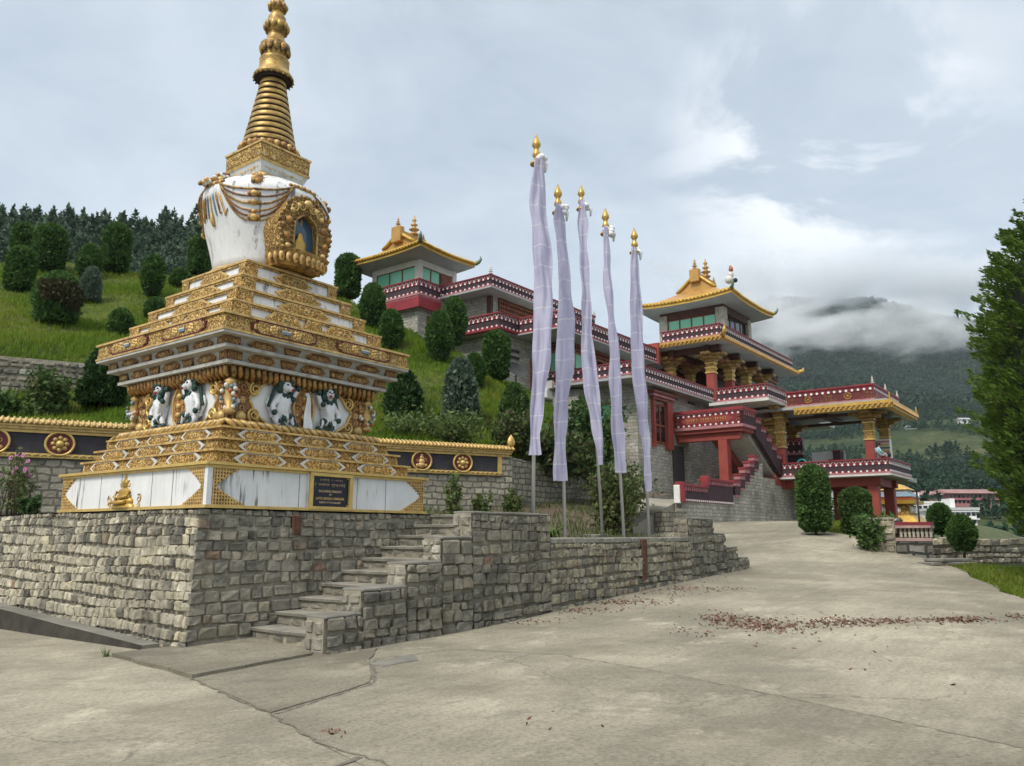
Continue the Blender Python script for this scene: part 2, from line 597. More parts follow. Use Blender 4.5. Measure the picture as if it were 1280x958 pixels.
    def build(s, name, parent=None, origin=None, frame=FR, uv=True):
        """vertices are given in the frame; origin = the object's own base point in it"""
        if parent is not None:
            origin = parent['_o'] if '_o' in parent else (0, 0, 0)
        o = Vector(origin) if origin is not None else Vector((0, 0, 0))
        me = bpy.data.meshes.new(name)
        me.from_pydata([(x - o.x, y - o.y, z - o.z) for x, y, z in s.v], [], s.f)
        for k in s.slots:
            me.materials.append(M[k])
        me.polygons.foreach_set('material_index', s.m)
        me.polygons.foreach_set('use_smooth', s.sm)
        if s.c is not None:
            ca = me.color_attributes.new('col', 'FLOAT_COLOR', 'POINT')
            ca.data.foreach_set('color', np.array(s.c, dtype=np.float32).reshape(-1))
        if uv:
            ul = me.uv_layers.new(name='UVMap')
            nl = len(me.loops)
            vi = np.empty(nl, dtype=np.int32)
            me.loops.foreach_get('vertex_index', vi)
            co = np.array(s.v, dtype=np.float64)[vi]
            nr = np.empty(len(me.polygons) * 3)
            me.polygons.foreach_get('normal', nr)
            nr = nr.reshape(-1, 3)
            lt = np.empty(len(me.polygons), dtype=np.int32)
            me.polygons.foreach_get('loop_total', lt)
            nn = np.repeat(nr, lt, axis=0)
            flat = np.abs(nn[:, 2]) > .75
            hx = np.where(np.abs(nn[:, 0]) > np.abs(nn[:, 1]), co[:, 1], co[:, 0])
            uvs = np.stack([np.where(flat, co[:, 0], hx), np.where(flat, co[:, 1], co[:, 2])], 1)
            ul.data.foreach_set('uv', uvs.astype(np.float32).reshape(-1))
        me.validate()
        ob = bpy.data.objects.new(name, me)
        COL.objects.link(ob)
        if parent is not None:
            ob.parent = parent
            ob['_o'] = tuple(o)
        else:
            ob.matrix_world = frame @ Matrix.Translation(o)
            ob['_o'] = tuple(o)
        return ob


WORLD = Matrix.Identity(4)


def tag(o, label=None, cat=None, group=None, kind=None):
    if label:
        o['label'] = label
    if cat:
        o['category'] = cat
    if group:
        o['group'] = group
    if kind:
        o['kind'] = kind
    return o


def thing(name, label, cat, origin, group=None, frame=FR):
    o = bpy.data.objects.new(name, None)
    o.empty_display_size = .3
    COL.objects.link(o)
    o.matrix_world = frame @ Matrix.Translation(Vector(origin))
    o['_o'] = tuple(origin)
    return tag(o, label, cat, group)


def copy_tree(o, parent=None):
    c = o.copy()
    COL.objects.link(c)
    if parent is not None:
        c.parent = parent
    for ch in list(o.children):
        copy_tree(ch, c)
    return c


# ------------------------------------------------------------------ carved ornament
def on_r(r, out=-1):      # face that looks along -r : (a = along l, b = z, d = out of the wall)
    return lambda a, b, d: (r + out * d, a, b)


def on_l(l, out=-1):      # face that looks along -l : (a = along r)
    return lambda a, b, d: (a, l + out * d, b)


def spiral(mb, fn, ca, cb, R, m, flip=1, start=0., turns=1.35, th=None, n=13, d0=0.0):
    """a scroll: half-round band winding inwards, standing proud of the wall"""
    th = th or R * .26
    v, f = [], []
    for i in range(n + 1):
        t = i / n
        a = start + flip * t * turns * 2 * PI
        r = R * (1 - .78 * t)
        w = th * (1 - .45 * t)
        dx, dy = math.cos(a), math.sin(a)
        for k, (o, h) in enumerate(((1., 0.), (.45, .85), (-.45, .85), (-1., 0.))):
            rr = r + o * w * .55
            v.append(fn(ca + dx * rr, cb + dy * rr, d0 + h * w * .9))
    for i in range(n):
        for k in range(3):
            f.append((i * 4 + k, i * 4 + k + 1, i * 4 + 5 + k, i * 4 + 4 + k))
    mb.add(v, f, m, True)


def boss(mb, fn, ca, cb, R, m, h=.6, n=7, d0=0.):
    v, f = [], []
    for j, (rr, hh) in enumerate(((1., 0.), (.8, .6), (.4, .95))):
        for i in range(n):
            a = 2 * PI * i / n
            v.append(fn(ca + R * rr * math.cos(a), cb + R * rr * math.sin(a), d0 + R * h * hh))
    v.append(fn(ca, cb, d0 + R * h))
    for j in range(2):
        for i in range(n):
            f.append((j * n + i, j * n + (i + 1) % n, (j + 1) * n + (i + 1) % n, (j + 1) * n + i))
    for i in range(n):
        f.append((2 * n + i, 2 * n + (i + 1) % n, 3 * n))
    mb.add(v, f, m, True)


def flower(mb, fn, ca, cb, R, m, mc='gem_red', d0=0.):
    for k in range(6):
        a = k * PI / 3 + .3
        boss(mb, fn, ca + math.cos(a) * R * .62, cb + math.sin(a) * R * .62, R * .4, m, .6, 6, d0)
    boss(mb, fn, ca, cb, R * .36, mc, .9, 6, d0)


def scroll_fill(mb, fn, a0, a1, b0, b1, rng, m='gold', R=.05, gems=.18, inside=None, d0=0.):
    """fills a rectangle (or what inside(a,b) keeps) with scrolls and small bosses"""
    st = R * 1.75
    na = max(1, int((a1 - a0) / st))
    nb = max(1, int((b1 - b0) / st))
    for i in range(na):
        for j in range(nb):
            ca = a0 + (i + .5) * (a1 - a0) / na + rng.uniform(-.1, .1) * R
            cb = b0 + (j + .5) * (b1 - b0) / nb + rng.uniform(-.1, .1) * R
            if inside and not inside(ca, cb):
                continue
            if rng.random() < gems:
                flower(mb, fn, ca, cb, R * .85, m, rng.choice(['gem_red', 'gem_blue', 'gem_green', 'gem_white', 'gold_bright']), d0)
            else:
                spiral(mb, fn, ca, cb, R * .88, m, 1 if (i + j) % 2 else -1, rng.uniform(0, 6.28), 1.3, None, 11, d0)


def lens_poly(ca, cb, w, h, tip=.35):
    """a long cartouche with pointed ends"""
    w2, h2 = w / 2, h / 2
    return [(ca - w2, cb), (ca - w2 * (1 - tip * .55), cb - h2 * .55), (ca - w2 * (1 - tip), cb - h2), (ca + w2 * (1 - tip), cb - h2), (ca + w2 * (1 - tip * .55), cb - h2 * .55),
            (ca + w2, cb), (ca + w2 * (1 - tip * .55), cb + h2 * .55), (ca + w2 * (1 - tip), cb + h2), (ca - w2 * (1 - tip), cb + h2), (ca - w2 * (1 - tip * .55), cb + h2 * .55)]


def cartouche(mb, fn, ca, cb, w, h, rng, rim='white_paint', back='brown_gold', orn='gold', d=.0, center='gem_blue', tip=.35):
    mb.prism(lens_poly(ca, cb, w, h, tip), fn, d - .02, d + .022, rim)
    mb.prism(lens_poly(ca, cb, w * .83, h * .86, tip), fn, d + .0225, d + .032, back)
    R = h * .27
    k = max(1, int(w * .8 / (2 * R) / 2))
    flower(mb, fn, ca, cb, R * 1.0, orn, center, d + .03)
    for sgn in (-1, 1):
        for i in range(k):
            a = ca + sgn * (R * 1.5 + i * R * 1.75)
            if abs(a - ca) > w * .40:
                break
            rr = R * (1 - .18 * i)
            spiral(mb, fn, a, cb + (h * .06 if i % 2 else -h * .04), rr, orn, sgn, rng.uniform(0, 6), 1.3, None, 11, d + .03)
# ================================================================== CHORTEN
rng = random.Random(4)
cho = thing('chorten', 'large white and gold chorten with ringed golden spire standing on the stone platform', 'stupa', (0, 0, 1.975))


def tier_faces(h):
    return (('r', on_r(-h)), ('l', on_l(-h)))


# ---- plinth
mb = MB()
mb.box(-2.26, 2.26, -2.26, 2.26, 2.0, 2.585, 'white_plaster')
mb.box(-2.32, 2.32, -2.32, 2.32, 1.978, 2.022, 'gold_bright')
mb.box(-2.30, 2.30, -2.30, 2.30, 2.57, 2.605, 'gold_bright')
mb.box(-2.345, 2.345, -2.345, 2.345, 2.609, 2.652, 'gold_bright')
mb.box(-2.285, -2.2, -2.285, -2.2, 2.02, 2.57, 'white_plaster')
plinth = mb.build('plinth', cho)


def fretwork(fn, ends, name='fretwork'):
    """gilded lattice that closes both ends of a plinth face"""
    for e, sgn in ends:
        mb = MB()

        def wid(t):
            return .05 + .38 * abs(2 * t - 1) ** 1.25 if t > .5 else .05 + .52 * abs(2 * t - 1) ** 1.25
        z0, z1 = 2.022, 2.57
        N = 12
        back = [(e, z0)] + [(e + sgn * (wid(i / N) + .018 * (i % 2)), z0 + (z1 - z0) * i / N) for i in range(N + 1)] + [(e, z1)]
        mb.prism(back, fn, -.02, .006, 'brown_gold')
        p = .048
        k = int((z1 - z0) / p)
        for i in range(k + 1):
            z = z0 + (z1 - z0) * i / k
            w = wid((z - z0) / (z1 - z0))
            if w > .06:
                mb.prism([(e, z - .011), (e + sgn * w, z - .011), (e + sgn * w, z + .011), (e, z + .011)], fn, .0, .026, 'gold')
        for j in range(11):
            a = e + sgn * (.012 + j * p)
            segs, cur = [], None
            for i in range(41):
                t = i / 40
                ok = wid(t) >= .012 + j * p
                if ok and cur is None:
                    cur = t
                if (not ok or i == 40) and cur is not None:
                    segs.append((cur, t))
                    cur = None
            for t0, t1 in segs:
                if t1 - t0 > .04:
                    zz0, zz1 = z0 + (z1 - z0) * t0, z0 + (z1 - z0) * t1
                    mb.prism([(a - .011, zz0), (a + .011, zz0), (a + .011, zz1), (a - .011, zz1)], fn, .0, .03, 'gold')
        for i in range(N):
            t = (i + .5) / N
            boss(mb, fn, e + sgn * (wid(t) + .005), z0 + (z1 - z0) * t, .026, 'gold', .7)
        mb.build(name, plinth)


fretwork(on_r(-2.26), ((-2.19, 1), (2.26, -1)))
fretwork(on_l(-2.26), ((-2.19, 1), (2.26, -1)))
# seams between the white slabs
for a in (-1.32, -.72, .92):
    mb = MB()
    mb.box(-2.263, -2.255, a - .006, a + .006, 2.03, 2.56, 'crack_fill')
    mb.build('slab_joint', plinth)
for a in (-.62, .62, 1.3):
    mb = MB()
    mb.box(a - .005, a + .005, -2.263, -2.255, 2.03, 2.56, 'crack_fill')
    mb.build('slab_joint', plinth)
# seated golden figure on the left face
mb = MB()
fn = on_r(-2.26)


def flat_lathe(mb, ca, prof, m, depth=.4):
    n = 14
    v, f = [], []
    for (r, z) in prof:
        for i in range(n + 1):
            t = PI * i / n
            v.append(fn(ca + r * math.cos(t), z, r * math.sin(t) * depth))
    for j in range(len(prof) - 1):
        for i in range(n):
            f.append((j * (n + 1) + i, j * (n + 1) + i + 1, (j + 1) * (n + 1) + i + 1, (j + 1) * (n + 1) + i))
    mb.add(v, f, m, True)


flat_lathe(mb, .1, [(.34, 2.02), (.33, 2.06), (.27, 2.085), (.29, 2.10), (.285, 2.15), (.20, 2.19), (.17, 2.21), (.185, 2.27), (.17, 2.31), (.08, 2.335), (.06, 2.35)], 'statue_gold', .35)
flat_lathe(mb, .1, [(.06, 2.35), (.085, 2.375), (.085, 2.41), (.10, 2.425), (.06, 2.45), (.035, 2.49), (.045, 2.51), (.02, 2.55), (.035, 2.575), (.005, 2.60)], 'statue_gold', .5)
for sg in (-1, 1):
    spiral(mb, fn, .1 + sg * .13, 2.40, .06, 'statue_gold', sg, 1.5, 1., .02)
    spiral(mb, fn, .1 + sg * .20, 2.22, .05, 'statue_gold', sg, 1.5, 1., .02)
    spiral(mb, fn, .1 + sg * .46, 2.16, .075, 'gold_old' if sg < 0 else 'statue_gold', -sg, 1.0, 1.2, .022)
    spiral(mb, fn, .1 + sg * .46, 2.07, .055, 'statue_gold', sg, 0, 1.2, .02)
mb.tube([fn(.1 - .2, 2.11, .1), fn(.1, 2.095, .13), fn(.1 + .2, 2.11, .1)], .035, 6, 'statue_gold')
mb.tube([fn(.1 - .17, 2.29, .04), fn(.1 - .2, 2.2, .07), fn(.1 - .05, 2.17, .12)], .026, 6, 'statue_gold')
mb.tube([fn(.1 + .17, 2.29, .04), fn(.1 + .2, 2.2, .07), fn(.1 + .05, 2.17, .12)], .026, 6, 'statue_gold')
mb.build('seated_figure', plinth)['label'] = 'gilded seated figure on the left plinth face'
# the black memorial plaque
mb = MB()
mb.box(-.38, .40, -2.28, -2.25, 2.05, 2.545, 'plaque_black')
for a in (-.36, .38):
    for z in (2.07, 2.525):
        boss(mb, on_l(-2.28), a, z, .012, 'gem_white', .6)
plq = mb.build('plaque', plinth)
plq['label'] = 'black memorial plaque with golden lettering and frame'
mb = MB()
for x0, x1, z0, z1 in ((-.45, .47, 2.545, 2.60), (-.45, .47, 2.0, 2.05), (-.45, -.38, 2.05, 2.545), (.40, .47, 2.05, 2.545)):
    mb.box(x0, x1, -2.335 if z1 - z0 < .1 else -2.325, -2.25, z0, z1, 'gold_bright')
mb.box(-.475, -.452, -2.30, -2.25, 2.0, 2.60, 'off_white')
mb.build('frame', plinth)


def text_mesh(name, s, size, x, z, m, parent, l=-2.283):
    cu = bpy.data.curves.new(name, 'FONT')
    cu.body = s
    cu.size = size
    cu.align_x = 'CENTER'
    cu.extrude = .001
    cu.offset = .0012
    tmp = bpy.data.objects.new(name, cu)
    COL.objects.link(tmp)
    me = bpy.data.meshes.new_from_object(tmp)
    bpy.data.objects.remove(tmp)
    me.materials.clear()
    me.materials.append(M[m])
    o = bpy.data.objects.new(name, me)
    COL.objects.link(o)
    o.parent = parent
    oo = parent['_o']
    o.location = (x - oo[0], l - oo[1], z - oo[2])
    o.rotation_euler = (PI / 2, 0, 0)
    return o


text_mesh('lettering', 'IN LOVING MEMORY', .052, .01, 2.285, 'plaque_text', plq)
text_mesh('lettering', 'OF', .04, .01, 2.235, 'plaque_text', plq)
text_mesh('lettering', 'LATE LENGKA DINGHIR', .056, .01, 2.165, 'gold_bright', plq)
text_mesh('lettering', 'BORN 1917 TO 30.06.2007', .04, .01, 2.105, 'plaque_text', plq)


def script_line(x0, x1, z, h, parent, seed):
    """a line of flowing headed letters hung from a top stroke"""
    r = random.Random(seed)
    mb = MB()
    fn = on_l(-2.281)
    x = x0
    while x < x1:
        w = r.uniform(.022, .034)
        t = .0042
        mb.prism([(x, z - t), (x + w, z - t), (x + w, z + t), (x, z + t)], fn, 0, .003, 'plaque_text')
        k = r.randrange(4)
        if k == 0:
            pts = [(x + w * .8, z), (x + w * .8, z - h)]
        elif k == 1:
            pts = [(x + w * .3, z), (x + w * .1, z - h * .4), (x + w * .7, z - h * .5), (x + w * .5, z - h)]
        elif k == 2:
            pts = [(x + w * .2, z), (x + w * .2, z - h * .6), (x + w * .8, z - h * .35), (x + w * .9, z - h * .9)]
        else:
            pts = [(x + w * .5, z), (x + w * .15, z - h * .5), (x + w * .8, z - h * .7), (x + w * .5, z - h * 1.4)]
        mb.tube([fn(a, b, .002) for a, b in pts], .0042, 4, 'plaque_text')
        if r.random() < .3:
            mb.tube([fn(x + w * .3, z + h * .25, .002), fn(x + w * .7, z + h * .5, .002)], .004, 4, 'plaque_text')
        x += w + r.uniform(.008, .016)
        if r.random() < .14:
            x += .035
    return mb.build('lettering', parent)


script_line(-.22, .26, 2.495, .028, plq, 5)
script_line(-.32, .33, 2.42, .034, plq, 8)

# ---- lower steps
mb = MB()
low = [(2.10, 2.652, 2.87), (1.955, 2.87, 3.075), (1.815, 3.075, 3.275)]
for k, (h, z0, z1) in enumerate(low):
    mb.frustum(h - .03, z0, h - .05, z1 - .03, 'gold_relief')
    mb.box(-h, h, -h, h, z1 - .03, z1 + .003, 'gold')
    zc, hh = (z0 + z1 - .03) / 2, (z1 - z0) - .035
    for ax, fn in tier_faces(h - .035):
        for i, c in enumerate((-.64, 0, .64) if True else ()):
            cc = c * h * .93 + (.05 if k == 1 else 0)
            cartouche(mb, fn, cc, zc, h * .47, hh * .98, rng, 'off_white', 'gold_relief', 'gold', 0., rng.choice(['gem_blue', 'gem_red', 'gem_green', 'gold_bright']), .30)
            nx = c * h * .93 + h * .30
            if i < 2:
                scroll_fill(mb, fn, nx - h * .055, nx + h * .055, z0 + .02, z1 - .04, rng, 'gold', .042, .3)
        for e in (-1, 1):
            scroll_fill(mb, fn, *(sorted((e * (h - .04), e * (h - .04 - h * .11)))), z0 + .01, z1 - .04, rng, 'gold', .045, .25)
mb.build('lower_steps', cho)
# lotus rope above the steps
mb = MB()
h = 1.70
mb.frustum(h - .04, 3.278, h - .12, 3.42, 'brown_gold')
for ax in (0, 1):
    n = 22
    for i in range(n):
        a = -h + .05 + (2 * h - .1) * (i + .5) / n
        d = .07
        p = lambda a, b, c: (b, a, c) if ax == 0 else (a, b, c)
        mb.tube([p(a - d, -h + .09, 3.41), p(a - .02, -h + .015, 3.365), p(a + d, -h - .015, 3.29)], [.022, .046, .03], 6, 'gold')
        if i % 2 == 0:
            mb.ball(p(a + .03, -h - .0, 3.365), .028, rng.choice(['gem_blue', 'gem_red', 'gem_white']), 6, 4)
mb.build('lotus_moulding', cho)

# ---- throne neck with lions
mb = MB()
mb.box(-1.44, 1.44, -1.44, 1.44, 3.38, 4.16, 'white_paint')
neck = mb.build('neck', cho)


def bracket_poly(e, sgn):
    """hourglass bracket at a corner of the neck: broad at foot and head"""
    out = []
    z0, z1 = 3.41, 4.15
    for i in range(15):
        t = i / 14
        w = .34 + .36 * abs(2 * t - 1) ** 1.6 + .03 * math.sin(t * PI * 6)
        out.append((e + sgn * w, z0 + (z1 - z0) * t))
    return [(e, z0)] + out + [(e, z1)], out


for ax, fn in (('r', on_r(-1.44)), ('l', on_l(-1.44))):
    for e, sgn in ((-1.44, 1), (1.44, -1)):
        mb = MB()
        poly, edge = bracket_poly(e, sgn)
        mb.prism(poly, fn, -.02, .03, 'brown_gold')
        mb.tube([fn(a, b, .03) for a, b in edge], .026, 6, 'gold_bright')

        def inside(a, b):
            t = (b - 3.41) / .74
            return 0 < abs(a - e) < .30 + .36 * abs(2 * t - 1) ** 1.6 - .02
        scroll_fill(mb, fn, *(sorted((e, e + sgn * .7))), 3.43, 4.14, rng, 'gold', .072, .12, inside, .03)
        boss(mb, fn, e + sgn * .17, 3.50, .10, 'gold', .7, 9, .05)
        spiral(mb, fn, e + sgn * .42, 3.98, .12, 'gold_bright', sgn, 2.0, 1.6, .04, 18, .05)
        spiral(mb, fn, e + sgn * .42, 3.55, .12, 'gold_bright', -sgn, 4.0, 1.6, .04, 18, .05)
        spiral(mb, fn, e + sgn * .20, 3.98, .10, 'ochre', -sgn, 2.0, 1.4, .04, 16, .06)
        b = mb.build('bracket', neck)
# jewel clusters on the corners
for (cr, cl) in ((-1.50, -1.50), (1.48, -1.50), (-1.50, 1.48)):
    mb = MB()
    for i in range(26):
        a = rng.uniform(0, 2 * PI)
        t = rng.uniform(-1, 1)
        R = .12 * math.sqrt(max(0, 1 - t * t)) + .02
        mb.ball((cr + math.cos(a) * R, cl + math.sin(a) * R, 3.80 + t * .2), rng.uniform(.03, .045), rng.choice(['gem_blue', 'gem_white', 'gem_red', 'gem_white', 'gem_green']), 6, 4)
    mb.lathe([(.05, -.3), (.12, -.24), (.05, -.18), (.1, 0), (.05, .2), (.1, .25), (.03, .32)], (cr, cl, 3.8), 9, 'gold')
    mb.build('jewel_cluster', neck)
# medallion between the lions
for fn in (on_r(-1.44), on_l(-1.44)):
    mb = MB()
    N = 22
    mb.prism([(.0 + .22 * math.cos(2 * PI * i / N), 3.78 + .345 * math.sin(2 * PI * i / N)) for i in range(N)], fn, -.02, .045, 'ochre')
    mb.tube([fn(.22 * math.cos(2 * PI * i / N), 3.78 + .345 * math.sin(2 * PI * i / N), .045) for i in range(N + 1)], .022, 6, 'gold', False)
    scroll_fill(mb, fn, -.2, .2, 3.46, 4.10, rng, 'ochre', .062, .2, lambda a, b: (a / .2) ** 2 + ((b - 3.78) / .32) ** 2 < .8, .045)
    for zz in (3.62, 3.78, 3.95):
        boss(mb, fn, 0, zz, .06, 'gold', .8, 9, .06)
    mb.build('medallion', neck)


def make_lion(flip):
    """a snow lion in high relief: one body skinned from a joint chain, mane and face as children"""
    V = [(0, .36, .09), (.02, .24, .11), (-.02, .10, .10), (-.06, -.06, .09), (-.10, -.16, .07),    # 0-4 neck base, chest, belly, hip
         (.16, .20, .12), (.24, .34, .14), (.27, .42, .15),                                          # 5-7 raised paw
         (-.14, .18, .13), (-.22, .08, .15), (-.20, -.02, .17),                                      # 8-10 other arm
         (.06, -.10, .15), (.15, -.06, .17), (.20, -.20, .15), (.26, -.21, .16),                     # 11-14 hind leg
         (-.16, -.10, .14), (-.10, -.22, .13), (-.03, -.23, .15),                                    # 15-17 hind leg
         (-.20, -.02, .05), (-.27, .12, .05), (-.24, .24, .06),                                      # 18-20 tail
         (.03, .42, .13)]                                                                            # 21 head
    E = [(0, 1), (1, 2), (2, 3), (3, 4), (1, 5), (5, 6), (6, 7), (1, 8), (8, 9), (9, 10), (3, 11), (11, 12), (12, 13), (13, 14), (4, 15), (15, 16), (16, 17), (4, 18), (18, 19), (19, 20), (0, 21)]
    R = [.085, .12, .115, .105, .085, .06, .045, .05, .06, .048, .05, .075, .055, .042, .04, .07, .05, .042, .03, .035, .02, .115]
    return [(x * flip, y, z) for x, y, z in V], E, R


def skin_obj(name, V, E, R, mats, parent, sub=2, root=2, frame=None):
    me = bpy.data.meshes.new(name)
    me.from_pydata(V, E, [])
    for m in mats:
        me.materials.append(M[m])
    o = bpy.data.objects.new(name, me)
    COL.objects.link(o)
    sk = o.modifiers.new('skin', 'SKIN')
    sk.use_smooth_shade = True
    if not me.skin_vertices:
        me.attributes.new('dummy', 'FLOAT', 'POINT')
    for i, rr in enumerate(R):
        me.skin_vertices[0].data[i].radius = (rr, rr)
        me.skin_vertices[0].data[i].use_root = (i == root)
    sb = o.modifiers.new('sub', 'SUBSURF')
    sb.levels = sub
    sb.render_levels = sub
    dg = bpy.context.evaluated_depsgraph_get()
    me2 = bpy.data.meshes.new_from_object(o.evaluated_get(dg))
    o.modifiers.clear()
    o.data = me2
    for p_ in me2.polygons:
        p_.use_smooth = True
    if parent is not None:
        o.parent = parent
    return o


def skin_mesh(V, E, R, sub=1, root=2):
    me = bpy.data.meshes.new('tmp')
    me.from_pydata(V, E, [])
    o = bpy.data.objects.new('tmp', me)
    COL.objects.link(o)
    o.modifiers.new('skin', 'SKIN')
    for i, rr in enumerate(R):
        me.skin_vertices[0].data[i].radius = (rr, rr)
        me.skin_vertices[0].data[i].use_root = (i == root)
    sb = o.modifiers.new('sub', 'SUBSURF')
    sb.levels = sub
    dg = bpy.context.evaluated_depsgraph_get()
    ev = o.evaluated_get(dg)
    m2 = bpy.data.meshes.new_from_object(ev)
    vs = [tuple(v.co) for v in m2.vertices]
    fs = [tuple(p_.vertices) for p_ in m2.polygons]
    bpy.data.objects.remove(o)
    bpy.data.meshes.remove(m2)
    return vs, fs


lion_cache = {}
for axn, fn, places in (('r', on_r(-1.44), ((.52, -1), (-.50, 1))), ('l', on_l(-1.44), ((-.50, 1), (.50, -1)))):
    for ca, fl in places:
        if fl not in lion_cache:
            lion_cache[fl] = skin_mesh(*make_lion(fl), sub=2)
        vs, fs = lion_cache[fl]
        mb = MB()
        cb = 3.66
        mb.add([fn(ca + x, cb + y, max(-.02, z * .9)) for x, y, z in vs], fs, 'lion_white', True)
        r2 = random.Random(int(ca * 100))
        for i in range(16):   # dark spots painted on the coat
            x, y = r2.uniform(-.12, .22) * fl, r2.uniform(-.22, .0)
            boss(mb, fn, ca + x, cb + y, r2.uniform(.014, .028), 'lion_green', .5, 6, .17)
        for p_ in ((.27, .43), (-.20, -.03), (.26, -.215), (-.02, -.235), (.17, .23), (.12, -.07), (.0, -.12)):
            mb.ball(fn(ca + fl * p_[0], cb + p_[1], .165), .055, 'lion_green', 6, 4)
        lion = mb.build('lion', neck)
        mb = MB()
        for i in range(26):
            a = 2 * PI * i / 26
            rr = r2.uniform(.115, .165)
            mb.ball(fn(ca + fl * .02 + math.cos(a) * rr, cb + .41 + math.sin(a) * rr * .95, r2.uniform(.12, .19)), r2.uniform(.04, .058), 'lion_green', 6, 4)
        for i in range(10):
            mb.ball(fn(ca - fl * (.16 + .012 * i), cb + .40 - .035 * i, .08), .03, 'lion_green', 6, 4)
        mb.build('mane', lion)
        mb = MB()
        hx, hy = ca + fl * .03, cb + .43
        mb.ball(fn(hx, hy, .15), .098, 'lion_white', 10, 7)
        mb.ball(fn(hx + fl * .035, hy - .035, .23), .055, 'lion_white', 8, 5)
        mb.ball(fn(hx + fl * .05, hy - .055, .262), .033, 'lion_mouth', 8, 5)
        for s_ in (-1, 1):
            mb.ball(fn(hx + s_ * .042 + fl * .01, hy + .028, .235), .019, 'black_paint', 6, 4)
            mb.ball(fn(hx + s_ * .075, hy + .085, .15), .03, 'lion_white', 6, 4)
        mb.ball(fn(hx + fl * .04, hy + .0, .275), .016, 'black_paint', 6, 4)
        mb.build('head', lion)
# small vases of flowers at the silhouettes
mb = MB()
for i in range(22):
    mb.ball((1.50 + rng.uniform(-.05, .06), -1.44 + rng.uniform(-.06, .06), 3.78 + rng.uniform(-.17, .17)), .03, rng.choice(['gem_blue', 'maroon_paint', 'gem_white', 'maroon_paint']), 6, 4)
mb.build('jewel_cluster', neck)

# ---- cornice
mb = MB()
mb.frustum(1.50, 4.12, 1.62, 4.30, 'brown_gold')
for ax in (0, 1):
    n = 27
    h = 1.60
    for i in range(n):
        a = -h + .02 + (2 * h - .04) * (i + .5) / n
        p = lambda a, b, c: (b, a, c) if ax == 0 else (a, b, c)
        mb.tube([p(a + .06, -1.49, 4.10), p(a + .01, -1.60, 4.17), p(a - .05, -1.66, 4.28)], [.022, .047, .036], 6, 'ochre' if i % 2 else 'gold_old')
mb.build('leaf_moulding', cho)
mb = MB()
for k, (h, z0, z1) in enumerate(((1.74, 4.30, 4.515), (1.885, 4.515, 4.705))):
    mb.frustum(h, z0, h, z0 + .055, 'cornice_grey')
    mb.frustum(h - .09, z0 + .055, h - .03, z1, 'cornice_grey')
    for ax, fn in tier_faces(h - .075):
        n = 3
        for i in range(7):
            c = (-1 + 2 * i / 6) * (h - .14)
            if i % 2 == 0:
                w = .24
                poly = [(c - w * .75, z1 - .005), (c - w * .45, z0 + .06), (c + w * .45, z0 + .06), (c + w * .75, z1 - .005)] if 0 < i < 6 else [(c - w * .6, z1 - .005), (c - w * .6, z0 + .06), (c + w * .6, z0 + .06), (c + w * .6, z1 - .005)]
                mb.prism(poly, fn, -.03, .05, 'brown_gold')
                scroll_fill(mb, fn, c - w * .6, c + w * .6, z0 + .065, z1 - .01, rng, 'gold', .05, .12, None, .05)
            else:
                cartouche(mb, fn, c, (z0 + z1 + .05) / 2, .56 * h / 1.8, z1 - z0 - .045, rng, 'ochre', 'brown_gold', 'gold', .03, rng.choice(['gem_red', 'gem_green', 'ochre']), .42)
mb.build('cornice', cho)
# ---- the broad band
mb = MB()
h, z0, z1 = 2.03, 4.705, 5.05
mb.frustum(h, z0, h, z0 + .04, 'cornice_grey')
mb.frustum(h - .005, z0 + .04, h - .02, z1 - .04, 'gold_relief')
mb.box(-h - .02, h + .02, -h - .02, h + .02, z1 - .04, z1, 'gold')
mb.box(-h - .012, h + .012, -h - .012, h + .012, z0 + .041, z0 + .075, 'gold')
for ax, fn in tier_faces(h - .015):
    for c in (-.88, .88):
        w, hh, zc = 1.30, .235, (z0 + z1) / 2 + .015
        w2, h2 = w / 2, hh / 2
        pl = lambda k, w2=w2, h2=h2: [(c - w2 * k, zc - h2 * .5 * k), (c - w2 * .90 * k, zc - h2 * .55 * k), (c - w2 * .80 * k, zc - h2 * k), (c + w2 * .80 * k, zc - h2 * k), (c + w2 * .90 * k, zc - h2 * .55 * k), (c + w2 * k, zc - h2 * .5 * k),
                        (c + w2 * k, zc + h2 * .5 * k), (c + w2 * .90 * k, zc + h2 * .55 * k), (c + w2 * .80 * k, zc + h2 * k), (c - w2 * .80 * k, zc + h2 * k), (c - w2 * .90 * k, zc + h2 * .55 * k), (c - w2 * k, zc + h2 * .5 * k)]
        mb.prism(pl(1.0), fn, -.02, .03, 'maroon_paint')
        mb.prism(pl(1., w2 - .035, h2 - .026), fn, .0, .034, 'gold_relief')
        for s_ in (-1, 1):
            flower(mb, fn, c + s_ * .24, zc, .085, 'gold', 'gold_bright', .034)
            scroll_fill(mb, fn, *sorted((c + s_ * .34, c + s_ * .56)), zc - .09, zc + .09, rng, 'gold', .042, .1, None, .034)
            scroll_fill(mb, fn, *sorted((c + s_ * .09, c + s_ * .16)), zc - .09, zc + .09, rng, 'gold', .038, 0., None, .034)
        mb.prism([(c - .085, zc - .03), (c + .085, zc - .03), (c + .085, zc + .03), (c - .085, zc + .03)], fn, .03, .055, 'gem_blue')
        mb.prism([(c - .085, zc + .01), (c + .085, zc + .01), (c + .085, zc + .03), (c - .085, zc + .03)], fn, .05, .06, 'gem_white')
    for a0, a1 in ((-2.0, -1.56), (-.22, .22), (1.56, 2.0)):
        scroll_fill(mb, fn, a0, a1, z0 + .085, z1 - .05, rng, 'gold', .055, .22)
mb.build('frieze', cho)
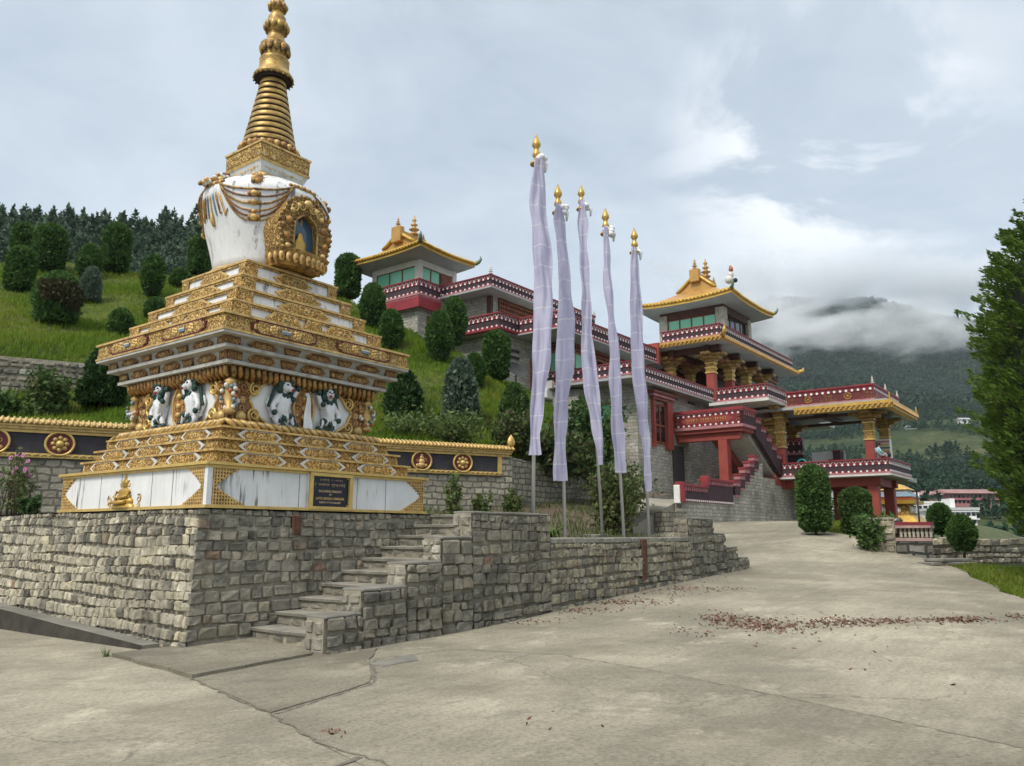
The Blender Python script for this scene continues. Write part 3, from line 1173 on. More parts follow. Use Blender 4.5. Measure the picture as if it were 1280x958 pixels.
# ---- upper steps
mb = MB()
up = [(1.66, 5.05, 5.40), (1.44, 5.40, 5.71), (1.235, 5.71, 6.03), (1.04, 6.03, 6.37)]
for k, (h, z0, z1) in enumerate(up):
    mb.frustum(h - .02, z0, h - .05, z1 - .035, 'white_plaster')
    mb.box(-h, h, -h, h, z1 - .035, z1 + .003, 'gold')
    mb.box(-h + .01, h - .01, -h + .01, h - .01, z1 - .075, z1 - .045, 'gold_relief')
    for ax, fn in tier_faces(h - .035):
        q = .20 * h
        for e in (-1, 1):
            e0, e1 = sorted((e * (h - .03), e * (h - .03 - q * 1.0)))
            mb.prism([(e0, z0 + .0), (e1, z0 + .0), (e1, z1 - .04), (e0, z1 - .04)] if True else [], fn, -.02, .03, 'gold_relief')
            scroll_fill(mb, fn, e0, e1, z0 + .01, z1 - .05, rng, 'gold', .055, .2, None, .025)
        if k == 0:
            for c in (-.62, .62):
                cartouche(mb, fn, c, (z0 + z1) / 2 - .01, .78, .27, rng, 'gold', 'gold_relief', 'gold', .01, 'gem_green', .45)
            mb.prism([(-.24, z0), (.24, z0), (.16, z1 - .04), (-.16, z1 - .04)], fn, -.02, .03, 'gold_relief')
            scroll_fill(mb, fn, -.17, .17, z0 + .01, z1 - .05, rng, 'gold', .055, .3, None, .03)
        else:
            cartouche(mb, fn, -.02, (z0 + z1) / 2 - .01, h * .86, .22, rng, 'gold', 'gold_relief', 'gold', .01, rng.choice(['gem_green', 'gem_red']), .45)
mb.build('upper_steps', cho)
# ---- vase
mb = MB()
mb.lathe([(.98, 6.36), (1.0, 6.40), (.96, 6.46)], (0, 0, 0), 48, 'gold')
prof = [(.88, 6.42), (.91, 6.62), (.98, 6.90), (1.08, 7.25), (1.165, 7.58), (1.215, 7.80), (1.222, 7.88), (1.19, 7.97), (1.10, 8.08), (.93, 8.20), (.76, 8.29), (.62, 8.33)]
mb.lathe(prof, (0, 0, 0), 56, 'white_plaster')
vase = mb.build('vase', cho)


def vase_r(z):
    for (r0, z0), (r1, z1) in zip(prof, prof[1:]):
        if z0 <= z <= z1:
            return r0 + (r1 - r0) * (z - z0) / (z1 - z0)
    return prof[-1][0]


def vfn(a, z, d=0.):   # a = angle round the vase
    r = vase_r(z) + d
    return (r * math.cos(a), r * math.sin(a), z)


mb = MB()
for base in [rad(225) + k * PI / 2 for k in (-2, -1, 0, 1)]:   # swags hang between studs
    for off in (-.0,):
        a0, a1 = base - rad(36), base + rad(36)
        for k, dz in enumerate((.20, .33, .46, .58, .68, .76)):
            pts = []
            for i in range(19):
                t = i / 18
                a = a0 + (a1 - a0) * (t * (1 - .02 * k) + .01 * k)
                z = 8.0 - dz * (1 - abs(2 * t - 1) ** 2.7)
                pts.append(vfn(a, z, .008))
            mb.tube(pts, .022 if k % 2 == 0 else .018, 5, ('gold_old', 'brown_gold', 'gold_old', 'ochre', 'brown_gold', 'gold_old')[k], False)
        for zz, R in ((7.72, .075), (7.56, .075), (7.40, .05), (7.30, .085)):
            mb.ball(vfn(base, zz, .01), R, 'gold', 8, 5, (1, 1, .8))
            for s_ in (-1, 1):
                mb.ball(vfn(base + s_ * .07, zz, .01), R * .55, 'ochre', 6, 4)
    a0 = base + rad(45)
    for s_ in (-3, -2, -1, 0, 1, 2, 3):   # hanging ribbons at the studs
        mb.tube([vfn(a0 + s_ * .035, 8.0, .01), vfn(a0 + s_ * .075, 7.7, .015), vfn(a0 + s_ * .10, 7.5 - .05 * abs(s_), .012), vfn(a0 + s_ * .115, 7.32 + .05 * abs(s_), .012)], [.018, .022, .018, .01], 5, ('gold', 'gem_blue', 'ochre', 'gold')[abs(s_)], False)
    mb.tube([vfn(a0, 7.45, .03), vfn(a0, 7.3, .03), vfn(a0, 7.2, .02)], [.02, .045, .02], 6, 'gold')
mb.build('garland', vase)
for k in range(4):
    base = rad(225) + k * PI / 2 + rad(45)
    mb = MB()
    for i in range(-4, 5):
        mb.ball(vfn(base + i * .06, 8.01, .01), .052 - .003 * abs(i), 'gold' if i % 2 else 'ochre', 6, 4)
    mb.build('shoulder_ornament', vase)
    base += rad(45)
    mb = MB()
    for t in range(9):
        for _ in range(2):
            mb.ball(vfn(base + .06 * math.sin(t * 2.) + rng.uniform(-.05, .05), 7.96 + t * .038, .02), .058, rng.choice(['gold', 'ochre', 'gold_old']), 6, 4)
    mb.build('shoulder_ornament', vase)
mb = MB()
for i in range(54):
    a = rad(176) + rng.uniform(-.13, .13)
    t = rng.uniform(0, 1)
    mb.ball(vfn(a, 8.0 + .28 * t, .02 + rng.uniform(.0, .2) * (1 - t * .3)), rng.uniform(.035, .06), rng.choice(['gold', 'ochre', 'gold_old', 'gold_old', 'gem_white', 'maroon_paint']), 6, 4)
mb.build('shoulder_ornament', vase)
# ---- niche on the right face
ni = MB()
lf = -1.28
fn = on_l(lf)
half = [(0, 7.82), (.15, 7.79), (.31, 7.71), (.42, 7.61), (.455, 7.50), (.50, 7.42), (.585, 7.30), (.61, 7.14), (.58, 6.98), (.55, 6.86), (.52, 6.72), (.47, 6.60)]
outer = [(-a, b) for a, b in half[::-1]] + half[1:]
ihalf = [(0, 7.46), (.12, 7.40), (.20, 7.34), (.25, 7.25), (.27, 7.05), (.27, 6.70)]
inner = [(-a, b) for a, b in ihalf[::-1]] + ihalf[1:]
n = len(outer)
# frame as a band of quads between the outline and the opening
mout = [outer[i] for i in range(n)]


def resamp(pl, k):
    d = [0]
    for p, q in zip(pl, pl[1:]):
        d.append(d[-1] + math.hypot(q[0] - p[0], q[1] - p[1]))
    out = []
    for i in range(k):
        s_ = d[-1] * i / (k - 1)
        for j in range(len(pl) - 1):
            if d[j] <= s_ <= d[j + 1] + 1e-9:
                t = (s_ - d[j]) / max(1e-9, d[j + 1] - d[j])
                out.append((pl[j][0] + (pl[j + 1][0] - pl[j][0]) * t, pl[j][1] + (pl[j + 1][1] - pl[j][1]) * t))
                break
    return out


K = 40
po, pi_ = resamp(outer, K), resamp(inner, K)
v = [fn(a, b, 0.) for a, b in po] + [fn(a, b, .02) for a, b in pi_] + [fn(a, b, -.45) for a, b in po] + [fn(a, b, -.2) for a, b in pi_]
f = []
for i in range(K - 1):
    f += [(i, i + 1, K + i + 1, K + i), (i, 2 * K + i, 2 * K + i + 1, i + 1), (K + i, K + i + 1, 3 * K + i + 1, 3 * K + i)]
ni.add(v, f, 'gold_relief')
ni.tube([fn(a, b, .02) for a, b in pi_], .026, 6, 'gold_old', False)
for (a, b) in resamp(inner, 22):
    ni.ball(fn(a * 1.18, 7.05 + (b - 7.05) * 1.12, .03), .024, 'brown_gold', 6, 4)
for (a, b) in resamp(outer, 30):
    ni.ball(fn(a * .97, 7.2 + (b - 7.2) * .98, .015), .036, 'gold_old', 6, 4)


def in_band(a, b):
    def wid(pl, b):
        w = 0
        for p, q in zip(pl, pl[1:]):
            if min(p[1], q[1]) <= b <= max(p[1], q[1]) and abs(p[1] - q[1]) > 1e-6:
                w = max(w, p[0] + (q[0] - p[0]) * (b - p[1]) / (q[1] - p[1]))
        return w
    wo, wi = wid(half, b), wid(ihalf, b) if b < 7.44 else -1
    return wi + .07 < abs(a) < wo - .05


scroll_fill(ni, fn, -.61, .61, 6.62, 7.82, rng, 'gold_old', .075, .12, in_band, .025)
for s_ in (-1, 1):
    for a, b, R, m in ((.40, 7.25, .075, 'ochre'), (.44, 6.95, .065, 'ochre'), (.52, 7.12, .06, 'ochre'), (.33, 7.45, .06, 'gold'), (.20, 7.58, .06, 'gold'), (.40, 6.75, .06, 'gold')):
        boss(ni, fn, s_ * a, b, R, m, .8, 8, .03)
    spiral(ni, fn, s_ * .13, 7.58, .09, 'gold', s_, 2., 1.5, .03, 16, .04)
    spiral(ni, fn, s_ * .30, 7.52, .10, 'gold', s_, 2., 1.5, .03, 16, .04)
boss(ni, fn, 0, 7.66, .09, 'gold', .8, 9, .04)
nich = ni.build('niche', cho)
mb = MB()
mb.prism(inner, fn, -.14, -.12, 'blue_glass')
mb.build('pane', nich)
mb = MB()
mb.lathe([(.16, 6.70), (.17, 6.76), (.12, 6.80), (.13, 6.9), (.07, 6.98), (.055, 7.05), (.02, 7.12)], (-.06, lf + .06, 0), 12, 'statue_gold', True, 1., .35)
mb.build('statuette', nich)
# lotus base below the niche
mb = MB()
lw = [(-.60, lf + .35), (-.56, lf - .02), (-.3, lf - .12), (0, lf - .15), (.3, lf - .12), (.56, lf - .02), (.60, lf + .35)]
zt, zb = 6.66, 6.42
v = [(a, b, zt) for a, b in lw] + [(a * .82, b + .12, zb) for a, b in lw] + [(a * 1.03, b - .015, zt + .035) for a, b in lw]
k = len(lw)
f = [(i, i + 1, k + i + 1, k + i) for i in range(k - 1)] + [(i, 2 * k + i, 2 * k + i + 1, i + 1) for i in range(k - 1)] + [tuple(range(2 * k, 3 * k)), tuple(range(2 * k - 1, k - 1, -1))]
mb.add(v, f, 'gold_old')
for (a, b) in resamp(lw, 15)[1:-1]:
    mb.ball((a * .93, b + .035, 6.545), .085, 'gold', 8, 5, (.75, .5, 1.25))
    mb.ball((a * .94, b + .012, 6.54), .05, 'ochre', 6, 4, (.75, .7, 1.2))
mb.build('lotus_base', nich)
# ---- harmika
mb = MB()
mb.frustum(.40, 8.30, .50, 8.40, 'gold')
mb.frustum(.475, 8.40, .50, 8.46, 'off_white')
mb.frustum(.50, 8.46, .555, 8.60, 'off_white')
for fn in (on_r(-.52), on_l(-.52)):
    scroll_fill(mb, fn, -.46, .46, 8.465, 8.575, rng, 'gold', .055, .2)
mb.frustum(.57, 8.60, .585, 8.645, 'gold')
mb.frustum(.565, 8.645, .575, 8.945, 'gold_relief')
mb.frustum(.595, 8.945, .595, 8.985, 'gold')
for fn in (on_r(-.57), on_l(-.57)):
    scroll_fill(mb, fn, -.55, .55, 8.66, 8.94, rng, 'gold', .062, .22)
mb.frustum(.50, 8.985, .45, 9.03, 'gold')
mb.build('harmika', cho)
# ---- spire
mb = MB()
mb.lathe([(.55, 9.02), (.57, 9.06), (.56, 9.14), (.52, 9.17)], (0, 0, 0), 40, 'brown_gold')
for i in range(26):
    a = 2 * PI * i / 26
    mb.ball((.555 * math.cos(a), .555 * math.sin(a), 9.09), .062, 'ochre' if i % 2 else 'gold', 6, 4, (1, 1, 1.1))
mb.lathe([(.49, 9.14), (.205, 10.72)], (0, 0, 0), 32, 'ring_gap')
for i in range(11):
    t = (i + .5) / 11
    z = 9.17 + t * 1.49
    r = .54 - .29 * t ** .95
    hh = .047
    mb.lathe([(r - .004, z - hh * .93), (r, z - hh * .5), (r - .006, z + hh * .5), (r - .014, z + hh), (r - .07, z + hh)], (0, 0, 0), 40, 'spire_gold')
    mb.lathe([(r - .12, z - hh * .6), (r - .10, z - hh), (r - .003, z - hh), (r - .006, z - hh * .9)], (0, 0, 0), 40, 'ring_gap')
mb.build('spire', cho)
mb = MB()
mb.lathe([(.22, 10.70), (.33, 10.69), (.40, 10.715), (.40, 10.75), (.35, 10.83), (.295, 10.92), (.285, 11.08), (.30, 11.12), (.27, 11.17)], (0, 0, 0), 36, 'spire_gold')
mb.lathe([(.21, 10.68), (.375, 10.688), (.21, 10.70)], (0, 0, 0), 36, 'ring_gap')
fnc = lambda a, b, d: ((.288 + d) * math.cos(a / .288), (.288 + d) * math.sin(a / .288), b)
scroll_fill(mb, fnc, -1.6, .1, 10.93, 11.08, rng, 'gold', .042, .1)
for i in range(22):
    a = 2 * PI * i / 22
    mb.ball((.395 * math.cos(a), .395 * math.sin(a), 10.69), .022, 'gold_old', 6, 4)
mb.build('canopy', cho)


def petals(mb, z, r, n, m, hgt=.15, fl=1.):
    for i in range(n):
        a = 2 * PI * i / n
        c, s_ = math.cos(a), math.sin(a)
        mb.ball((r * c, r * s_, z), .5, m, 7, 5, (.10, r * 1.25 / n * 5, hgt), Matrix.Rotation(a, 3, 'Z'))


mb = MB()
mb.lathe([(0.252, 11.16), (0.216, 11.2), (0.234, 11.3), (0.270, 11.40), (0.297, 11.46), (0.243, 11.50), (0.198, 11.56), (0.171, 11.66), (0.153, 11.78)], (0, 0, 0), 30, 'spire_gold')
petals(mb, 11.36, .27, 12, 'gold_old', .22)
mb.lathe([(0.153, 11.76), (0.180, 11.80), (0.216, 11.87), (0.243, 11.94), (0.207, 11.99), (0.162, 12.03), (0.180, 12.10), (0.135, 12.18), (0.108, 12.28)], (0, 0, 0), 30, 'spire_gold')
petals(mb, 11.88, .22, 10, 'spire_gold', .2)
mb.lathe([(0.108, 12.26), (0.153, 12.32), (0.180, 12.40), (0.153, 12.45), (0.108, 12.5), (0.117, 12.55), (0.162, 12.64), (0.167, 12.74), (0.117, 12.86), (0.045, 13.0), (0.009, 13.12)], (0, 0, 0), 30, 'spire_gold')
petals(mb, 12.36, .165, 9, 'spire_gold', .16)
mb.build('pinnacle', cho)
# white ceremonial scarf hung on the right-hand medallion
mb = MB()
pts = []
for i in range(9):
    t = i / 8
    z = 4.02 - .60 * t
    w = .018 + .075 * t
    pts.append([(.0 - w, z), (.0 - w * .3, z), (.0 + w * .3, z), (.0 + w, z)])
v, f = [], []
for i, row in enumerate(pts):
    for j, (a, z) in enumerate(row):
        v.append((a + .012 * i / 8, -1.60 - .03 * ((j % 2) - .5) - .012 * math.sin(i), z))
for i in range(8):
    for j in range(3):
        f.append((i * 4 + j, i * 4 + j + 1, i * 4 + 5 + j, i * 4 + 4 + j))
mb.add(v, f, 'scarf_white', True)
mb.ball((0, -1.56, 4.02), .04, 'scarf_white', 6, 4)
sc = mb.build('scarf', None, (0, -1.57, 3.42))
tag(sc, 'white offering scarf hanging on the round medallion between two white lions', 'scarf')
# ================================================================== GROUND, WALLS, STAIRS
def lerp_tab(tab, x):
    if x <= tab[0][0]:
        return tab[0][1]
    for (a, b), (c, d) in zip(tab, tab[1:]):
        if x <= c:
            return b + (d - b) * (x - a) / (c - a)
    return tab[-1][1]


ZP = [(-40, -.35), (-12, -.1), (-4, .0), (-1, .1), (0.5, .12), (2.7, .21), (5.5, .38), (8.8, .55), (12.6, .71), (16, 1.05), (20, 1.52), (25, 2.06), (28, 2.2), (60, 2.25)]


def zroad(r, l):
    z = lerp_tab(ZP, r)
    k = lerp_tab([(4, 0.), (16, .07), (28, .13), (60, .13)], r)
    z -= k * max(0., -l - 4.0) * (1 if l > -14 else 1)
    if l < -14:
        z += k * (-14 - l) * .6
    if l > -2.2 and r < 0:
        z -= .004 * (l + 2.2)
    return z


def edge_l(r):     # right-hand edge of the road
    return lerp_tab([(-30, -26), (-8, -17.5), (0, -14.2), (9, -11.4), (13.1, -10.2), (15.8, -9.15), (17.4, -8.2), (18, -7.3), (18.8, -6.75), (19.6, -6.3), (21, -5.4), (21.6, -4.4), (22.6, -3), (25, -2.5), (45, -2.2)], r)


def grid_sheet(name, fr, r0, r1, nr, lfun, nl, zf, m, kind='structure', jit=0.):
    mb = MB()
    v, f = [], []
    for i in range(nr + 1):
        r = r0 + (r1 - r0) * i / nr
        la, lb = lfun(r)
        for j in range(nl + 1):
            l = la + (lb - la) * j / nl
            v.append((r, l, zf(r, l)))
    for i in range(nr):
        for j in range(nl):
            k = i * (nl + 1) + j
            f.append((k, k + nl + 1, k + nl + 2, k + 1))
    mb.add(v, f, m, True)
    o = mb.build(name, None, (0, 0, 0))
    if kind:
        o['kind'] = kind
    return o


grid_sheet('road', FR, -14, 44, 90, lambda r: (edge_l(r) + .12 * math.sin(r * 2.3), 12. if r < -2.3 else (-2.0 if r < 9.9 else min(5.9, -2 + (r - 9.9) * 2))), 40, zroad, 'road_concrete')


# raised landing slab at the foot of the stairs and the darker slab beside it
def slab(name, quad, h, m, n=8):
    mb = MB()
    q = [Vector((a, b)) for a, b in quad]
    v, f = [], []
    for i in range(n + 1):
        for j in range(n + 1):
            s_, t = i / n, j / n
            p = (q[0] * (1 - s_) + q[1] * s_) * (1 - t) + (q[3] * (1 - s_) + q[2] * s_) * t
            p = p + Vector((mnoise.noise((p.x * 2.1, p.y * 2.1, 0)), mnoise.noise((p.x * 2.1, p.y * 2.1, 9)))) * .05
            hh = h(s_, t) if callable(h) else h
            v.append((p.x, p.y, zroad(p.x, p.y) + hh))
    for i in range(n):
        for j in range(n):
            k = i * (n + 1) + j
            f.append((k, k + n + 1, k + n + 2, k + 1))
    b = len(v)
    ring = [i * (n + 1) for i in range(n + 1)] + [n * (n + 1) + j for j in range(1, n + 1)] + [i * (n + 1) + n for i in range(n - 1, -1, -1)] + [j for j in range(n - 1, 0, -1)]
    for k in ring:
        x, y, z = v[k]
        v.append((x, y, zroad(x, y) - .06))
    m_ = len(ring)
    for i in range(m_):
        f.append((ring[i], ring[(i + 1) % m_], b + (i + 1) % m_, b + i))
    mb.add(v, f, m)
    o = mb.build(name, None, (0, 0, 0))
    o['kind'] = 'structure'
    return o


slab('pavement', [(-3.35, -2.05), (-3.58, -4.36), (-1.95, -4.40), (-1.50, -2.42)], .045, 'slab_concrete')
slab('pavement', [(-3.62, -4.42), (-4.12, -6.50), (-2.72, -6.28), (-1.80, -5.3)], .016, 'slab_concrete')
slab('pavement', [(-3.60, -4.43), (-1.80, -5.28), (-1.12, -4.70), (-1.92, -4.42)], .016, 'slab_concrete')


def crack(pts, w, seed):
    r = random.Random(seed)
    mb = MB()
    P = []
    for (a, b), (c, d) in zip(pts, pts[1:]):
        n = max(2, int(math.hypot(c - a, d - b) / .09))
        for i in range(n):
            t = i / n
            P.append((a + (c - a) * t + r.uniform(-.022, .022), b + (d - b) * t + r.uniform(-.022, .022)))
    P.append(pts[-1])
    v, f = [], []
    for i, (a, b) in enumerate(P):
        q = P[min(i + 1, len(P) - 1)]
        o = P[max(i - 1, 0)]
        dx, dy = q[0] - o[0], q[1] - o[1]
        L = math.hypot(dx, dy) or 1
        ww = w * r.uniform(.35, 1.5) * .5
        z = zroad(a, b) + .007
        v += [(a - dy / L * ww, b + dx / L * ww, z), (a + dy / L * ww, b - dx / L * ww, z)]
    for i in range(len(P) - 1):
        f.append((2 * i, 2 * i + 1, 2 * i + 3, 2 * i + 2))
    mb.add(v, f, 'crack_fill')
    o = mb.build('road_joint', None, (0, 0, 0))
    o['kind'] = 'structure'


crack([(-3.60, -4.40), (-4.14, -6.52)], .055, 1)
crack([(-4.13, -6.55), (-2.70, -6.32), (-1.7, -5.28)], .045, 2)
crack([(-4.14, -6.55), (-4.55, -7.7), (-4.60, -8.4), (-5.1, -9.9), (-5.6, -12)], .03, 3)
crack([(-4.60, -8.2), (-5.3, -8.35), (-6.4, -8.6)], .045, 4)
crack([(-1.7, -5.28), (-.6, -5.6), (-.2, -7.), (-.5, -8.4), (-1.1, -10.2), (-1.9, -12.5), (-2.2, -14)], .014, 5)
crack([(24.5, -6.6), (24.6, -3), (24.2, .5)], .05, 6)
crack([(17.5, -8.2), (17.4, -5.2), (17.5, -3.6)], .03, 8)
def pour(name, A, B, m, h, n=14):
    """one concrete pour between two edge lines"""
    def pl(P, t):
        k = t * (len(P) - 1)
        i = min(int(k), len(P) - 2)
        return (P[i][0] + (P[i + 1][0] - P[i][0]) * (k - i), P[i][1] + (P[i + 1][1] - P[i][1]) * (k - i))
    mb = MB()
    v, f = [], []
    for i in range(n * 2 + 1):
        a, b = pl(A, i / (2 * n)), pl(B, i / (2 * n))
        for j in range(n + 1):
            x, y = a[0] + (b[0] - a[0]) * j / n, a[1] + (b[1] - a[1]) * j / n
            w_ = .05 if j in (0, n) else 0
            x += w_ * mnoise.noise((x * 3, y * 3, 2))
            y += w_ * mnoise.noise((x * 3, y * 3, 8))
            v.append((x, y, zroad(x, y) + h))
    for i in range(2 * n):
        for j in range(n):
            k = i * (n + 1) + j
            f.append((k, k + n + 1, k + n + 2, k + 1))
    mb.add(v, f, m, True)
    o = mb.build(name, None, (0, 0, 0))
    o['kind'] = 'structure'


pour('pavement', [(-4.13, -6.57), (-4.55, -7.7), (-5.1, -9.9), (-5.6, -12), (-6.2, -16)], [(-1.66, -5.30), (-.2, -7.), (-.5, -8.4), (-1.9, -12.5), (-2.4, -16)], 'apron_concrete', .004)
# dark mortar patch by the slab
slab('pavement', [(-1.95, -5.45), (-1.98, -5.72), (-1.5, -5.85), (-1.2, -5.42)], .01, 'concrete_dark', 6)

PAL_L = [(.50, .46, .345), (.47, .43, .33), (.54, .50, .39), (.42, .38, .29), (.49, .435, .31), (.46, .42, .33), (.52, .475, .35)]
PAL_R = [(.275, .252, .20), (.25, .232, .185), (.305, .275, .215), (.23, .215, .175), (.325, .285, .21), (.265, .245, .195), (.29, .262, .20)]
PAL_D = [(.13, .125, .105), (.155, .15, .125), (.11, .105, .09), (.18, .17, .14)]
PAL_M = [(.215, .197, .157), (.18, .168, .138), (.25, .225, .175), (.155, .147, .122), (.23, .205, .155)]
PAL_X = [(.27, .185, .125), (.30, .21, .13), (.22, .14, .10)]


def stonewall(mb, fn, a0, a1, zlo, zhi, rowh, wr, pal, rng, rare=.03, dark=None, gap=.008, bulge=.022):
    """rubble masonry: every stone is its own rounded, uneven block"""
    if mb.c is None:
        mb.c = []
    zmin = min(zlo(a0), zlo(a1), zlo((a0 + a1) / 2))
    zmax = max(zhi(a0), zhi(a1), zhi((a0 + a1) / 2))
    rows = []
    z = zmin - .02
    while z < zmax - .03:
        h = rowh * rng.uniform(.8, 1.25)
        if zmax - (z + h) < rowh * .45:
            h = zmax - z
        rows.append((z, z + h))
        z += h
    ph = rng.uniform(0, 9)
    for ri, (b0, b1) in enumerate(rows):
        a = a0
        while a < a1 - .02:
            w = rng.uniform(*wr) * (b1 - b0) / rowh
            if a1 - (a + w) < wr[0] * .6:
                w = a1 - a
            am = a + w / 2
            wob = .03 * math.sin(am * 1.7 + ri * 1.3 + ph)
            c0, c1 = max(b0 + wob, zlo(am)), min(b1 + wob, zhi(am))
            if c1 - c0 > .05:
                p = pal
                if dark and rng.random() < dark(am, (c0 + c1) / 2):
                    p = PAL_D
                col = rng.choice(p) if rng.random() > rare else rng.choice(PAL_X)
                k = rng.uniform(.82, 1.18)
                col = (col[0] * k, col[1] * k, col[2] * k, 1)
                N = 4
                g = gap * rng.uniform(.6, 1.8)
                jit = [(rng.uniform(-1, 1), rng.uniform(-1, 1)) for _ in range(4)]
                bl = bulge * rng.uniform(.5, 1.3)
                tx, ty = rng.uniform(-.012, .012), rng.uniform(-.012, .012)
                v, f = [], []
                for i in range(N + 1):
                    for j in range(N + 1):
                        s_, t = (0, .1, .5, .9, 1)[i], (0, .12, .5, .88, 1)[j]
                        # rounded outline
                        x, y = 2 * s_ - 1, 2 * t - 1
                        if i in (0, N) and j in (0, N):
                            x *= .88
                            y *= .86
                        edge = i in (0, N) or j in (0, N)
                        aa = am + x * (w / 2 - g) + jit[(i > 2) * 2 + (j > 2)][0] * .018 * w / .3
                        bb = (c0 + c1) / 2 + y * ((c1 - c0) / 2 - g) + jit[(i > 2) * 2 + (j > 2)][1] * .012
                        d = -.012 if edge else bl * (1 - .35 * (abs(x) ** 3 + abs(y) ** 3) / 2) + rng.uniform(-.009, .009) + tx * x + ty * y
                        v.append(fn(aa, bb, d))
                for i in range(N):
                    for j in range(N):
                        k_ = i * (N + 1) + j
                        f.append((k_, k_ + N + 1, k_ + N + 2, k_ + 1))
                mb.add(v, f, 'rubble_stone', False)
                mb.c.extend([col] * len(v))
            a += w
    return mb


def pad_c(mb):
    if mb.c is None:
        mb.c = []
    while len(mb.c) < len(mb.v):
        mb.c.append((.2, .19, .16, 1))


def batter(fn, h0, amount):
    return lambda a, b, d: fn(a, b, d + amount * max(0, (h0 - b)) / h0)


srng = random.Random(11)
TOP = 1.965
pw = thing('retaining_wall', 'tall rubble stone retaining wall below the white and gold chorten', 'wall', (-2.45, -2.40, 0))
mb = MB()
mb.hexa([(-2.56, -2.5, -.5), (3.2, -2.5, -.5), (3.2, 9, -.5), (-2.56, 9, -.5)], [(-2.44, -2.39, TOP - .02), (3.2, -2.39, TOP - .02), (3.2, 9, TOP - .02), (-2.44, 9, TOP - .02)], 'mortar')
mb.build('wall_core', pw)
mb = MB()
dk = lambda a, z: (.42 if z > 1.5 else .10) if z > .35 else .12
stonewall(mb, lambda a, b, d: (-2.47 - d - .13 * max(0, TOP - b) / TOP, a - .10 * max(0, TOP - b) / TOP * min(1, max(0, -a / 2.4)), b), -2.43, 8.9, lambda a: .04 + .052 * max(0, a + 1.9), lambda a: TOP, .15, (.11, .21), PAL_L, srng, .012, dk)
o = mb.build('stone_face', pw)
o['label'] = 'pale cream rubble face on the left'
mb = MB()
stonewall(mb, lambda a, b, d: (a - .13 * max(0, TOP - b) / TOP * min(1, max(0, -a / 2.47)), -2.41 - d - .10 * max(0, TOP - b) / TOP, b), -2.49, 3.2, lambda a: max(-.05, .1 + (a + 1.5) * .40), lambda a: TOP, .165, (.15, .31), PAL_R, srng, .03, lambda a, z: .35 if z > 1.35 else .14, .008, .02)
o = mb.build('stone_face', pw)
o['label'] = 'grey brown rubble face beside the stairs'
mb = MB()
mb.box(-.86, -.69, -2.465, -2.38, 1.58, 1.90, 'rust', .02)
mb.build('rusty_plate', pw)
# ledge and drain along the left foot
mb = MB()
N = 24
v, f = [], []
for i in range(N + 1):
    l = -1.9 + 11 * i / N
    z = zroad(-2.9, l)
    t = .02 + .035 * min(1, (l + 1.9) / 3) + .03 * max(0, l + 1.9) * .55
    top = .10 + .052 * (l + 1.9)
    w = .20 + .05 * min(1, (l + 1.9) / 3) + .012 * mnoise.noise((l * 2, 0, 3))
    x1 = -2.66 - w
    v += [(-2.6, l, top), (x1, l, top + .012 * mnoise.noise((l * 4, 1, 0))), (x1 - .02, l, z - .15), (-2.6, l, z - .2)]
for i in range(N):
    for j in range(3):
        f.append((4 * i + j, 4 * i + 4 + j, 4 * i + 5 + j, 4 * i + 1 + j))
f.append((0, 1, 2, 3))
mb.add(v, [q for i, q in enumerate(f) if i % 3 != 1 or i == len(f) - 1], 'concrete_dark')
mb.add(v, [q for i, q in enumerate(f) if i % 3 == 1 and i < len(f) - 1], 'kerb_dark')
dr = mb.build('drain_kerb', None, (-2.9, 2, -.2))
tag(dr, 'broken dark concrete kerb along the foot of the pale retaining wall', 'kerb')
# the deck on top
mb = MB()
mb.add([(-2.5, -2.44, TOP + .002), (3.3, -2.44, TOP + .002), (3.3, .4, TOP + .002), (11.9, .7, TOP + .002), (12, 3.6, TOP + .002), (-9.2, 13.2, TOP + .002), (-2.5, 13.2, TOP + .002)], [(0, 1, 2, 3, 4, 5, 6)], 'concrete_dark')
o = mb.build('pavement', None, (0, 0, TOP))
o['kind'] = 'structure'
# ---- stairs
st = thing('stone_staircase', 'weathered stone staircase climbing beside the chorten platform', 'stairs', (-1.5, -3.3, .1))
NS = 10
for i in range(NS):
    mb = MB()
    z0 = .08 + i * .188
    r0 = -1.55 + i * .43
    mb.box(r0 + .03, r0 + .75, -4.16, -2.38, z0 - .1, z0 + .15, 'mortar')
    pad_c(mb)
    stonewall(mb, on_r(r0 + .035), -4.14, -2.42, lambda a: z0, lambda a: z0 + .145, .145, (.22, .42), [(.22, .21, .175), (.17, .165, .14), (.27, .25, .20)], srng, .0, None, .008, .016)
    n = 9
    v, f = [], []
    for k in range(n + 1):
        l = -4.15 + 1.76 * k / n
        e = -.012 + .022 * mnoise.noise((l * 3.3, i * 7.1, 0))
        zz = z0 + .188 + .007 * mnoise.noise((l * 2, i * 3.1, 5))
        v += [(r0 + e, l, z0 + .143), (r0 + e - .012, l, zz - .006), (r0 + e + .02, l, zz), (r0 + .55, l, zz), (r0 + .55, l, z0 + .143)]
    for k in range(n):
        for j in range(4):
            f.append((5 * k + j, 5 * k + 5 + j, 5 * k + 6 + j, 5 * k + 1 + j))
    mb.add(v, f, 'step_stone')
    pad_c(mb)
    mb.build('step', st)
